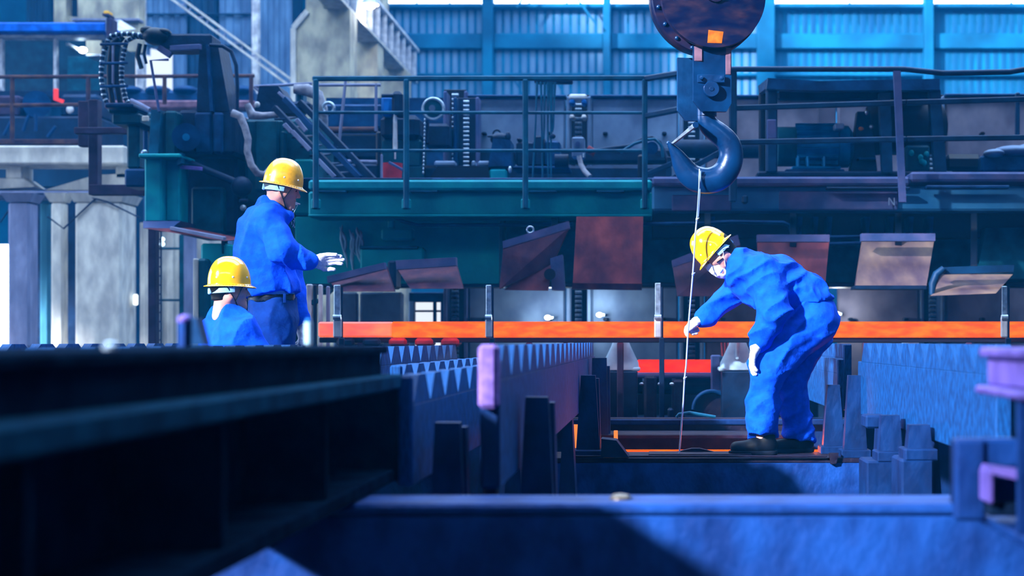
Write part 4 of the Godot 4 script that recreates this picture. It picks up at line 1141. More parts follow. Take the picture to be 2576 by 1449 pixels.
	part(ho, "hose", MB.new().tube([P(1560, 384, 23.0), P(1595, 362, 23.0), P(1625, 352, 23.0), P(1648, 350, 23.0), P(1664, 366, 23.0), P(1668, 395, 23.0)], S(4, 23.0), 10), mats.teal_rail)
	part(ho, "reel", MB.new().cyl(P(1640, 372, 23.1), P(1640, 372, 23.6), S(16, 23.1), 20), mats.navy_blue)
	part(ho, "reel_stand", rect(1604, 388, 1624, DY(23.4), 23.4, 0.15, 0.02), mats.black)
	part(ho, "strut", MB.new().bar(P(1622, 440, 23.0), P(1700, 408, 23.0), 0.05, S(12, 23)), mats.blue_rail)
	part(ho, "strut", MB.new().bar(P(1680, DY(23.0), 23.0), P(1684, 395, 23.0), 0.05, S(9, 23)), mats.blue_rail)
	solo("slant_strut", MB.new().bar(P(1676, 458, 22.8), P(1850, 362, 22.8), 0.05, S(13, 22.8)), mats.blue_rail, "slanting blue strut seen through the crane hook", "brace")
	solo("rear_duct", MB.new().cyl(P(1690, 375, 24.85), P(1915, 375, 24.85), S(24, 24.6), 18), mats.navy, "dark round duct behind the crane hook", "duct")
	# motor under its canopy frame
	var mf := thing("motor_frame", "dark blue canopy frame with a warped top sheet over the electric motor", "frame", P(2140, 440, 22.4))
	part(mf, "top_beam", MB.new().slab(P(1928, 224, 22.0), P(2060, 228, 22.0), P(2060, 204, 22.0), P(1932, 196, 22.0), Vector3(0, 0, -0.12)), mats.navy_blue)
	part(mf, "top_beam", MB.new().slab(P(2060, 228, 22.0), P(2364, 226, 22.0), P(2364, 198, 22.0), P(2060, 204, 22.0), Vector3(0, 0, -0.12)), mats.navy_blue)
	part(mf, "side_beam", MB.new().slab(P(1909, 236, 23.2), P(1932, 218, 22.0), P(1932, 196, 22.0), P(1907, 216, 23.2), Vector3(0.04, 0, -0.05)), mats.navy_blue)
	part(mf, "top_sheet", MB.new().slab(P(1940, 214, 22.1), P(2360, 214, 22.1), P(2340, 206, 24.0), P(1916, 216, 24.0), Vector3(0, -0.04, 0)), mats.navy)
	part(mf, "post", rect(1928, 216, 1956, 434, 22.1, 0.12, 0.015), mats.blue_rail)
	part(mf, "post", rect(1910, 230, 1926, 434, 23.4, 0.12, 0.015), mats.black)
	part(mf, "post", MB.new().slab(P(2220, 434, 22.1), P(2246, 434, 22.1), P(2240, 232, 22.1), P(2212, 232, 22.1), Vector3(0, 0, -0.12)), mats.blue_rail)
	part(mf, "post", MB.new().slab(P(2353, 434, 22.1), P(2382, 434, 22.1), P(2366, 226, 22.1), P(2337, 226, 22.1), Vector3(0, 0, -0.12)), mats.blue_rail)
	part(mf, "rear_beam", rect(1956, 228, 2340, 252, 23.8, 0.15, 0.02), mats.navy)
	part(mf, "rust_spot", rect(1929, 300, 1954, 350, 22.08, 0.05, 0.01), mats.violet_steel)
	part(mf, "sill", rect(1905, 430, 2400, 446, 22.2, 1.0, 0.02), mats.navy)
	var mo := thing("electric_motor", "blue finned electric motor on the platform under the canopy frame", "motor", P(2060, 432, 23))
	var my := P(0, 365, 23).y
	var mz := -23.2 * K
	var x0 := P(2004, 0, 23).x
	var x1 := P(2116, 0, 23).x
	var r := S(56, 23)
	part(mo, "casing", MB.new().cyl(Vector3(x0, my, mz), Vector3(x1, my, mz), r * 0.84, 28), mats.motor)
	for i in 12:
		var a := PI * (-0.16 + i * 1.32 / 11.0)
		var u := Vector3(0, -cos(a), sin(a))
		part(mo, "cooling_fin", MB.new().bar(Vector3(x0, my, mz) + u * r * 0.9, Vector3(x1 - 0.03, my, mz) + u * r * 0.9, 0.014, r * 0.34, 0.0, u), mats.motor)
	part(mo, "end_shield", MB.new().lathe([Vector2(0, 0.09), Vector2(r * 0.7, 0.09), Vector2(r * 0.96, 0.05), Vector2(r * 0.96, -0.05), Vector2(0, -0.05)], Transform3D(Basis(Vector3(0, 1, 0), Vector3(1, 0, 0), Vector3(0, 0, -1)), Vector3(x1 + 0.03, my, mz)), 28), mats.motor)
	part(mo, "fan_cover", MB.new().cyl(Vector3(P(1958, 0, 23).x, my, mz), Vector3(x0, my, mz), r * 0.9, 28), mats.green_dark)
	part(mo, "terminal_box", rect(2100, 310, 2124, 325, 22.6, 0.15, 0.01), mats.panel_grey)
	part(mo, "foot", rect(1992, 418, 2116, 426, 22.6, 0.7, 0.008), mats.motor)
	for x in [2006, 2030, 2072]:
		part(mo, "foot_rib", rect(x, 392, x + 6, 420, 22.7, 0.2), mats.motor)
	part(mo, "bed_plate", rect(1975, 425, 2125, 434, 22.5, 0.9, 0.01), mats.navy_blue)
	part(mo, "shaft", MB.new().cyl(Vector3(x1, my, mz), Vector3(P(2152, 0, 23).x, my, mz), 0.05, 14), mats.navy)
	var bk := thing("brake_drum", "big dark brake drum with a bearing stand between the canopy posts", "drum", P(2280, 432, 23))
	part(bk, "drum", MB.new().cyl(P(2205, 320, 23.2), P(2345, 320, 23.6), S(70, 23.2), 30), mats.black)
	part(bk, "stand", MB.new().taper(P(2170, 432, 23.2), 0.26, 0.2, 0.12, 0.16, S(150, 23)), mats.navy)
	part(bk, "stand_shelf", rect(2160, 396, 2204, 402, 22.9, 0.2), mats.navy_blue)
	part(bk, "grease_cup", MB.new().ball(P(2166, 324, 22.8), Vector3(0.025, 0.02, 0.02)), mats.orange_paint)
	part(bk, "glint_nut", MB.new().ball(P(2192, 319, 22.8), Vector3(0.02, 0.022, 0.02)), mats.silver)
	part(bk, "glint_nut", MB.new().ball(P(2180, 282, 22.8), Vector3(0.016, 0.03, 0.02)), mats.silver)
	part(bk, "sump", rect(2278, 365, 2340, 432, 22.9, 0.4, 0.02), mats.green_dark)
	for q in [[2293, 385], [2316, 396], [2325, 410], [2331, 388], [2318, 405]]:
		part(bk, "grease_lump", MB.new().ball(P(q[0], q[1], 22.86), Vector3(0.025, 0.03, 0.02)), mats.green_bright)
	solo("gear_cover", rect(2376, 386, 2476, 432, 23.2, 0.5, 0.05), mats.black, "dark gear cover on the platform right of the canopy frame", "cover")
	solo("scrap_heap", MB.new().ball(P(2548, 382, 23.2), Vector3(0.2, 0.06, 0.2)).ball(P(2500, 386, 23.0), Vector3(0.1, 0.04, 0.15)).ball(P(2590, 380, 23.2), Vector3(0.16, 0.07, 0.2)), mats.panel_grey, "pale heap of scale on the ledge at the right end of the platform", "heap")
	solo("scrap_ledge", rect(2468, 390, 2700, 432, 23.0, 0.6, 0.02), mats.navy_blue, "low ledge under the pale scale heap at the right end", "ledge")
	solo("wall_hook_bar", rect(2556, 232, 2566, 340, 23.6, 0.06, 0.01), mats.blue_rail, "upright blue bar in front of the rightmost tall panel", "bar")

# sawtooth rack: body with V notches along its top, extruded sideways
func rack_profile(length: float, high: float, pitch: float, notch: float, flat: float) -> PackedVector2Array:
	var p := PackedVector2Array([Vector2(0, -high), Vector2(length, -high), Vector2(length, 0)])
	var n := int(length / pitch)
	for i in n:
		var x := length - i * pitch
		p.append(Vector2(x - pitch * flat, 0))
		p.append(Vector2(x - pitch * (flat + (1.0 - flat) * 0.62), -notch))
		if i < n - 1:
			p.append(Vector2(x - pitch, 0))
	p.append(Vector2(0, 0))
	return p

# a rack from depth d0 to d1: each tooth a part on the body
func rack(label: String, x: float, top: float, d0: float, d1: float, high: float, pitch: float, notch: float, wide: float, m: Material, end: Material, legs: Array) -> Node3D:
	var z0 := -d0 * K
	var z1 := -d1 * K
	var t := thing("notched_rack", label, "rack", Vector3(x, EYE + top - high, (z0 + z1) * 0.5), "notched racks of the cooling bed")
	part(t, "body", MB.new().bx(Vector3(x, EYE + top - notch - (high - notch) * 0.5, (z0 + z1) * 0.5), Vector3(wide, high - notch, z0 - z1), 0.004), m)
	var n := int((z0 - z1) / pitch)
	var tooth: ArrayMesh
	for i in n:
		if tooth == null:
			var mb := MB.new()
			mb.prism(PackedVector2Array([Vector2(pitch * 0.5, 0), Vector2(pitch * 0.21, notch), Vector2(-pitch * 0.21, notch), Vector2(-pitch * 0.5, 0)]), Transform3D(Basis(Vector3(0, 0, 1), Vector3(0, 1, 0), Vector3(-1, 0, 0)), Vector3(wide * 0.5, 0, 0)), wide)
			tooth = mb.mesh()
		var o := MeshInstance3D.new()
		o.name = "tooth"
		o.mesh = tooth
		o.material_override = m
		t.add_child(o, true)
		o.position = Vector3(0, high - notch, z0 - pitch * (i + 0.5) - t.position.z)
	part(t, "end_plate", MB.new().bx(Vector3(x, EYE + top - high * 0.5, z0 + 0.012), Vector3(wide * 1.05, high, 0.03), 0.008), end)
	for q in legs:
		part(t, "leg", MB.new().taper(Vector3(x, 0, -q * K), 0.16, 0.3, 0.05, 0.16, EYE + top - high), mats.chair_steel)
	return t

func chair(label: String, px: float, d: float, top_px: float, bottom_y: float, w0: float, w1: float) -> void:
	var c := P(px, 0, d)
	var yt := P(0, top_px, d).y
	var t := thing("rack_chair", label, "support", Vector3(c.x, bottom_y, c.z), "tapered chairs that hold the racks")
	part(t, "blade", MB.new().taper(Vector3(c.x, bottom_y, c.z), S(w0, d), 0.10, S(w1, d), 0.07, yt - bottom_y), mats.chair_steel)
	part(t, "rib", MB.new().taper(Vector3(c.x + S(w0, d) * 0.3, bottom_y, c.z - 0.08), S(w0, d) * 0.4, 0.12, S(w1, d) * 0.4, 0.08, (yt - bottom_y) * 0.96), mats.chair_steel)
	if bottom_y > 0.3 and bottom_y < DECK - 0.1:
		part(t, "post", MB.new().bx(Vector3(c.x, bottom_y * 0.5, c.z), Vector3(S(w0, d), bottom_y, 0.16)), mats.chair_steel)
	part(t, "shoe", MB.new().bx(Vector3(c.x, bottom_y + 0.02, c.z), Vector3(S(w0, d) * 1.25, 0.05, 0.2)), mats.chair_steel)

func build_bed() -> void:
	var R: Material = mats.rack
	var E: Material = mats.rack_end_lit
	# racks, left to right
	rack("dark blunt toothed rack at the far left in front of the concrete columns", -3.42, -0.016, 10.6, 17.6, 0.40, 0.40, 0.06, 0.05, R, R, [11.5, 16.0])
	rack("toothed rack in front of the standing worker's thighs, behind the left girder", -1.98, -0.02, 7.6, 13.4, 0.40, 0.37, 0.08, 0.05, R, R, [9.0, 12.5])
	rack("raised toothed rack right of the left girder's end, under the pale billet end", -1.5, -0.03, 9.4, 18.0, 0.34, 0.37, 0.10, 0.05, R, R, [11.0, 16.0])
	rack("lowered toothed rack seen just above the nearest blue toothed one", -1.13, -0.105, 10.4, 17.6, 0.30, 0.37, 0.07, 0.05, R, R, [12.0, 16.0])
	rack("lowered near rack with bright blue notches right of the left girder's end", -0.77, -0.105, 7.35, 18.0, 0.34, 0.37, 0.09, 0.045, R, R, [9.0, 13.0])
	rack("near rack with a lavender end block in the middle of the cooling bed", -0.485, -0.012, 7.0, 17.9, 0.42, 0.37, 0.10, 0.055, R, mats.chair_steel, [9.4, 13.2])
	rack("long rack at the right with a brightly lit blue face", 1.25, -0.012, 8.6, 14.4, 0.425, 0.37, 0.11, 0.06, R, R, [10.9, 13.2])
	rack("far raised rack behind the stooping worker's legs, its face glowing pink", 1.235, -0.018, 15.4, 18.2, 0.43, 0.30, 0.09, 0.05, R, R, [16.6])
	rack("far lowered rack behind the stooping worker, lit orange from below", 1.16, -0.11, 15.0, 18.2, 0.33, 0.30, 0.09, 0.04, R, R, [16.0])
	# end block of the middle rack, front light painted in as lavender
	var eb := solo("end_block", MB.new().bx(Vector3(P(1231, 0, 6.95).x, (P(0, 866, 6.95).y + P(0, 1027, 6.95).y) * 0.5, -6.95 * K), Vector3(S(50, 6.95), S(161, 6.95), 0.10), 0.012), E, "upright lavender steel block capping the near end of the middle rack", "block")
	solo("block_post", MB.new().bx(Vector3(P(1236, 0, 7.1).x, P(0, 1027, 7.0).y * 0.5, -7.1 * K), Vector3(0.04, P(0, 1027, 7.0).y, 0.08), 0.006), mats.brown_steel, "dark post under the lavender end block", "post")
	# bed girders that carry the racks
	var top2 := EYE - 0.437
	for g in [[17.2, 2, 4, "cross girder carrying the rack ends below the long billet"]]:
		var bot: float = 0.0
		var z: float = -g[0] * K
		var t := thing("cross_girder", g[3], "girder", Vector3(0, 0, z), "cross girders under the racks")
		var y1 := top2 - 0.14 if g[0] < 17 else top2 - 0.12
		part(t, "top_plate", MB.new().bx(Vector3(-0.8 if g[0] > 13 else 1.5, y1 - 0.02, z), Vector3(6.6 if g[0] > 13 else 1.3, 0.04, 0.3)), mats.chair_steel)
		part(t, "web", MB.new().bx(Vector3(-0.8 if g[0] > 13 else 1.5, y1 * 0.5, z), Vector3(6.6 if g[0] > 13 else 1.3, y1, 0.12)), mats.chair_steel)
	# chairs
	chair("dark tapered chair standing against the middle rack, nearest of the left ones", 1352, 8.0, 998, EYE - 0.7, 96, 56)
	chair("grey tapered chair at the far end of the middle rack by the orange glow", 1480, 14.25, 944, DECK, 62, 36)
	chair("reddish far chair behind the grey one, orange lit on its right side", 1508, 16.3, 900, 0.0, 60, 36)
	chair("dark chair under the lowered near rack, left of the end block", 1128, 7.6, 1062, EYE - 0.7, 92, 62)
	chair("tall blue tapered chair right of the stooping worker's feet", 2150, 14.25, 944, DECK, 60, 34)
	chair("shorter blue tapered chair between the stooping worker and the tall one", 2096, 14.75, 968, DECK, 56, 30)
	chair("lower blue chair under the bright blue rack, left of two", 2238, 11.65, 1044, EYE - 0.579, 60, 46)
	chair("lower dark blue chair under the bright blue rack, right of two", 2310, 10.45, 1068, EYE - 0.512, 66, 52)
	solo("low_block", rect(2180, 1160, 2262, 1660, 11.5, 0.3, 0.01), mats.chair_steel, "blue block below the left of the two lower chairs", "block")
	solo("low_block", rect(2268, 1156, 2350, 1760, 10.3, 0.3, 0.01), mats.chair_steel, "dark block below the right of the two lower chairs", "block")
	solo("slider_box", rect(2178, 1045, 2232, 1078, 12.6, 0.2, 0.01), mats.chair_steel, "small slider box between the tall chair and the bright blue rack", "box")
	# beam the stooping worker stands on
	var bm := thing("cross_beam", "broad box beam under the stooping worker's boots, half in shade", "beam", Vector3(0.15, 0, -14.0 * K))
	part(bm, "front_plate", MB.new().bx(Vector3((P(1385, 0, 14.1).x + P(2166, 0, 14.1).x) * 0.5, (DECK - 0.03) * 0.5, -14.1 * K - 0.03), Vector3(S(2166 - 1385, 14.1), DECK - 0.03, 0.06), 0.006), mats.beam_blue)
	part(bm, "top_plate", MB.new().bx(Vector3((P(1385, 0, 14.1).x + P(2166, 0, 14.1).x) * 0.5, DECK - 0.015, -14.1 * K - 0.255), Vector3(S(2166 - 1385, 14.1) + 0.01, 0.03, 0.51), 0.004), mats.deck_steel)
	part(bm, "torn_edge", MB.new().slab(P(2090, 1168, 14.05), P(2104, 1166, 14.05), P(2110, 1140, 14.05), P(2086, 1140, 14.05), Vector3(0, 0, -0.04)), mats.deck_steel)
	part(bm, "wear_bar", MB.new().bar(P(1420, 1148, 14.06), P(2080, 1148, 14.06), 0.02, 0.012), mats.deck_steel)
	var wp := thing("wear_plate", "thin warped steel plate with a raised ridge lying on the beam by the wire", "plate", P(1740, 1140, 14.4))
	part(wp, "plate", MB.new().bx(Vector3(P(1760, 0, 14.5).x, DECK + 0.006, -14.5 * K), Vector3(0.62, 0.012, 0.24), 0.004), mats.deck_steel)
	part(wp, "ridge", MB.new().slab(P(1690, 1140, 14.6), P(1810, 1140, 14.6), P(1760, 1128, 14.6), P(1740, 1128, 14.6), Vector3(0, 0, -0.06)), mats.deck_steel)
	solo("corner_gusset", MB.new().slab(P(1512, 1150, 14.0), P(1582, 1150, 14.0), P(1550, 1108, 14.0), P(1512, 1104, 14.0), Vector3(0, 0, -0.2)), mats.navy, "dark corner gusset plate on the beam left of the wire's end", "bracket")
	solo("glowing_bar_end", rect(1441, 1068, 1456, 1138, 14.8, 0.02, 0.004), mats.hot_end, "small upright bar end glowing orange left of the grey chair", "bar")
	solo("glowing_bar_end", rect(1544, 1083, 1554, 1141, 14.6, 0.02, 0.003), mats.hot_end, "smaller upright bar end glowing orange by the corner gusset", "bar")
	# sill box behind the hot strip
	var sb := thing("sill_box", "dark purple sill box behind the glowing strip, below the rollers", "box", Vector3(P(1700, 0, 17).x, 0, -17 * K))
	part(sb, "front", MB.new().bx(Vector3(P(1705, 0, 17).x, P(0, 1052, 17).y * 0.5, -17 * K - 0.06), Vector3(S(560, 17), P(0, 1052, 17).y, 0.12), 0.01), mats.deck_steel)
	part(sb, "shelf", MB.new().bx(Vector3(P(1705, 0, 17).x, P(0, 1092, 16.7).y, -16.6 * K), Vector3(S(560, 17), 0.03, 0.5), 0.006), mats.deck_steel)
	# roller table
	var rt := thing("roller_table", "dark roller table with green rollers under the short red billet", "roller table", P(1700, 1050, 20))
	part(rt, "beam", rect(1500, 940, 1800, 952, 19.6, 0.4, 0.02), mats.violet_steel)
	for q in [[1545, 1616], [1652, 1690], [1700, 1790]]:
		part(rt, "roller", MB.new().cyl(P(q[0], 970, 19.8), P(q[1], 970, 19.8), S(22, 19.8), 20), mats.green_dark)
	for x in [1614, 1660, 1690]:
		part(rt, "glint_nut", MB.new().ball(P(x, 966, 19.2), Vector3(0.018, 0.012, 0.012)), mats.silver)  # silver balls imitate highlights on the rollers
	for q in [[1620, 1652, 945], [1690, 1722, 955]]:
		part(rt, "bearing_post", rect(q[0], q[2], q[1], 1060, 19.5, 0.25, 0.02), mats.deck_steel)
	part(rt, "back", rect(1480, 960, 1880, 1100, 21.2, 0.2), mats.black)
	for q in [[1566, 1030], [1590, 1040], [1680, 1036]]:
		part(rt, "pedestal_block", rect(q[0], q[1] - 8, q[0] + 14, 1070, 19.3, 0.2, 0.02), mats.navy)
	part(rt, "guide_post", rect(1789, 893, 1814, 986, 19.4, 0.15, 0.01), mats.violet_steel)
	part(rt, "guide_foot", rect(1784, 982, 1820, 990, 19.3, 0.25, 0.01), mats.navy)
	part(rt, "bearing_cap", MB.new().cyl(P(1800, 1030, 19.2), P(1800, 1030, 19.9), S(34, 19.2), 24), mats.deck_steel)
	part(rt, "bearing_ring", MB.new().torus(Transform3D(Basis(), P(1790, 1030, 19.1)), S(46, 19.1), S(5, 19.1), 24, 8, 0.0, PI), mats.navy_blue)
	part(rt, "base", rect(1500, 1058, 1880, 1130, 19.6, 1.0, 0.02), mats.navy)
	solo("coolant_hose", MB.new().tube([P(1702, 1050, 17.05), P(1708, 1042, 17.05), P(1735, 1038, 17.05), P(1770, 1044, 17.05), P(1800, 1049, 17.05)], S(4, 17), 10), mats.teal_rail, "curved teal hose lying on the sill behind the wire", "hose")
	# pale cone guides
	for q in [[1562, "reddish white bell shaped guide foot left of the short red billet"], [1856, "pale white bell shaped guide foot behind the stooping worker's knee"], [1422, "small pale guide foot peeking over the middle rack"], [2290, "small pale guide foot peeking over the bright blue rack"]]:
		var x: float = q[0]
		var t := thing("bell_guide", q[1], "guide", P(x, 932, 18.9), "pale bell shaped guides")
		part(t, "bell", MB.new().lathe([Vector2(S(46, 18.9), 0), Vector2(S(44, 18.9), S(18, 18.9)), Vector2(S(24, 18.9), S(60, 18.9)), Vector2(S(16, 18.9), S(84, 18.9)), Vector2(0, S(86, 18.9))], Transform3D(Basis(), P(x, 930, 18.9)), 24, 1.0, 0.6), mats.pale_cone)
		part(t, "fin", rect(x - 5, 845, x + 5, 905, 18.7, 0.1, 0.01), mats.rust_plate if x < 1700 else mats.pale_cone)
		part(t, "flange", rect(x - 48, 924, x + 48, 934, 18.8, 0.3, 0.01), mats.pale_cone)
		part(t, "pedestal", MB.new().bx(Vector3(P(x, 0, 18.95).x, P(0, 934, 18.95).y * 0.5, -18.95 * K), Vector3(0.26, P(0, 934, 18.95).y, 0.3)), mats.navy)
	var pr := thing("pipe_cluster", "cluster of pinkish upright pipes under the long billet left of the stooping worker", "pipes", P(1828, 890, 19.4))
	for i in 4:
		part(pr, "pipe", MB.new().cyl(P(1814 + i * 9, 848, 19.4), P(1818 + i * 7, 900, 19.4), S(2.6, 19.4), 8), mats.rusty_red)
	part(pr, "clamp", rect(1810, 896, 1850, 912, 19.3, 0.2, 0.01), mats.navy)
	for i in 5:
		solo("red_bracket", rect(845 + i * 66, 850, 890 + i * 66, 872, 18.35, 0.2, 0.02), mats.rusty_red if i > 1 else mats.navy, ["dark bracket under the pale billet end", "dark bracket under the strap end of the billet", "dull red bracket left of the lit window", "dull red bracket under the billet by the lit window", "dull red bracket under the billet beside the chain slot"][i], "bracket")
	# walkway of the two left workers
	var dk := thing("walkway_deck", "steel walkway deck between the left racks where two workers stay", "deck", Vector3(-2.65, 0, -14.4 * K))
	part(dk, "plate", MB.new().bx(Vector3(-2.7, DECK - 0.02, -14.4 * K), Vector3(1.28, 0.04, 2.6)), mats.deck_steel)
	for x in [-3.2, -2.2]:
		for z in [13.0, 15.8]:
			part(dk, "leg", MB.new().bx(Vector3(x, (DECK - 0.04) * 0.5, -z * K), Vector3(0.1, DECK - 0.04, 0.1)), mats.navy)

func build_billets() -> void:
	var hot := StandardMaterial3D.new()
	hot.resource_name = "hot_steel"
	hot.albedo_color = Color(0.08, 0.03, 0.02)
	hot.metallic_specular = 0.05
	hot.roughness = 0.9
	hot.emission_enabled = true
	hot.emission_texture = tex["hot"]
	hot.emission_operator = BaseMaterial3D.EMISSION_OP_MULTIPLY
	hot.emission = Color(1, 1, 1)
	hot.emission_energy_multiplier = 1.25
	hot.uv1_triplanar = true
	hot.uv1_world_triplanar = true
	hot.uv1_scale = Vector3(0.5, 1.5, 1.5)
	mats["hot"] = hot
	var deep: StandardMaterial3D = hot.duplicate()
	deep.resource_name = "hot_steel_deep"
	deep.emission_texture = tex["hot_deep"]
	deep.emission_energy_multiplier = 1.1
	mats["hot_deep"] = deep
	var hazy: StandardMaterial3D = hot.duplicate()  # pinkish end: haze before the bar is put into its colour
	hazy.resource_name = "hazy_hot_steel"
	hazy.albedo_color = Color(0.7, 0.5, 0.5)
	hazy.emission_energy_multiplier = 0.8
	mats["hazy"] = hazy
	var d := 18.35
	var y := P(0, 829, d).y
	var a := P(800, 829, d).x
	var mid := P(985, 829, d).x
	var e := 6.2
	var hx := S(40, d)
	var t := thing("glowing_billet", "long glowing orange steel billet lying across the hall behind the workers", "billet", Vector3((a + e) * 0.5, y - hx * 0.5, -d * K))
	part(t, "bar", MB.new().bx(Vector3((mid + e) * 0.5, y, -d * K - hx * 0.5), Vector3(e - mid, hx, hx), 0.012), mats.hot)
	part(t, "hazy_end", MB.new().bx(Vector3((mid + a) * 0.5, y, -d * K - hx * 0.5), Vector3(mid - a, hx * 0.97, hx * 0.97), 0.012), mats.hazy, "paler pinkish end, haze painted into its colour")
	# support rail under the billet, resting on posts
	var rs := thing("billet_rail", "dark skid rail under the long glowing billet", "rail", Vector3(1.0, 0, -d * K - 0.1))
	part(rs, "rail", MB.new().bx(Vector3((a + e) * 0.5, y - hx * 0.5 - 0.02, -d * K - hx * 0.5), Vector3(e - a, 0.04, 0.05)), mats.black)
	for px in [905, 1330, 1560, 2180, 2440]:
		part(rs, "post", MB.new().bx(Vector3(P(px, 0, d).x, (y - hx * 0.5 - 0.04) * 0.5, -d * K - hx * 0.5), Vector3(0.05, y - hx * 0.5 - 0.04, 0.06)), mats.brown_steel)
	# short red billet on the roller table
	var d2 := 19.6
	var h2 := S(32, d2)
	var y2 := P(0, 921, d2).y
	var x0 := P(1602, 0, d2).x
	var x1 := P(1792, 0, d2).x
	var s := thing("glowing_billet", "short glowing red billet on the roller table left of the violet guide post", "billet", Vector3((x0 + x1) * 0.5, y2 - h2 * 0.5, -d2 * K - h2 * 0.5))
	part(s, "bar", MB.new().bx(Vector3((x0 + x1) * 0.5, y2, -d2 * K - h2 * 0.5), Vector3(x1 - x0, h2, h2), 0.012), mats.hot_deep)
	# glowing strip in the gap behind the beam
	var d3 := 15.7
	var y3 := P(0, 1132, d3).y
	var g := thing("glowing_billet", "glowing orange billet lying low in the gap behind the stooping worker's beam", "billet", Vector3(P(1700, 0, d3).x, y3 - 0.07, -d3 * K))
	part(g, "bar", MB.new().bx(Vector3(P(1820, 0, d3).x, y3 - 0.055, -d3 * K), Vector3(1.9, 0.11, 0.11), 0.012), mats.hot)
	var bs := thing("billet_skid", "skid block under the low glowing billet", "block", Vector3(P(1700, 0, d3).x, 0, -d3 * K))
	part(bs, "skid", MB.new().bx(Vector3(P(1640, 0, d3).x, (y3 - 0.11) * 0.5, -d3 * K), Vector3(0.12, y3 - 0.11, 0.16)).bx(Vector3(P(2000, 0, d3).x, (y3 - 0.11) * 0.5, -d3 * K), Vector3(0.12, y3 - 0.11, 0.16)), mats.navy)
	# light the billets give
	for q in [[P(1300, 829, d) + Vector3(0, 0, 0.05), Vector2(2.2, 0.1), 0.5], [P(2250, 829, d) + Vector3(0, 0, 0.05), Vector2(2.2, 0.1), 0.5]]:
		var al := AreaLight3D.new()
		al.name = "billet_light"
		add_child(al)
		al.position = q[0]
		al.area_size = q[1]
		al.light_color = Color(1.0, 0.36, 0.1)
		al.light_energy = q[2]
		al.area_range = 12.0
		al.area_attenuation = 2.0
		al.shadow_enabled = true
	for q in [[1545, 0.06], [1730, 0.03], [1960, 0.2], [2050, 0.3]]:
		var px: float = q[0]
		var ol := OmniLight3D.new()
		ol.name = "low_billet_light"
		add_child(ol)
		ol.position = P(px, 1128, d3) + Vector3(0, 0.03, 0.0)
		ol.light_color = Color(1.0, 0.42, 0.16)
		ol.light_energy = q[1]
		ol.light_size = 0.05
		ol.omni_range = 8.0
		ol.omni_attenuation = 2.0
		ol.shadow_enabled = true

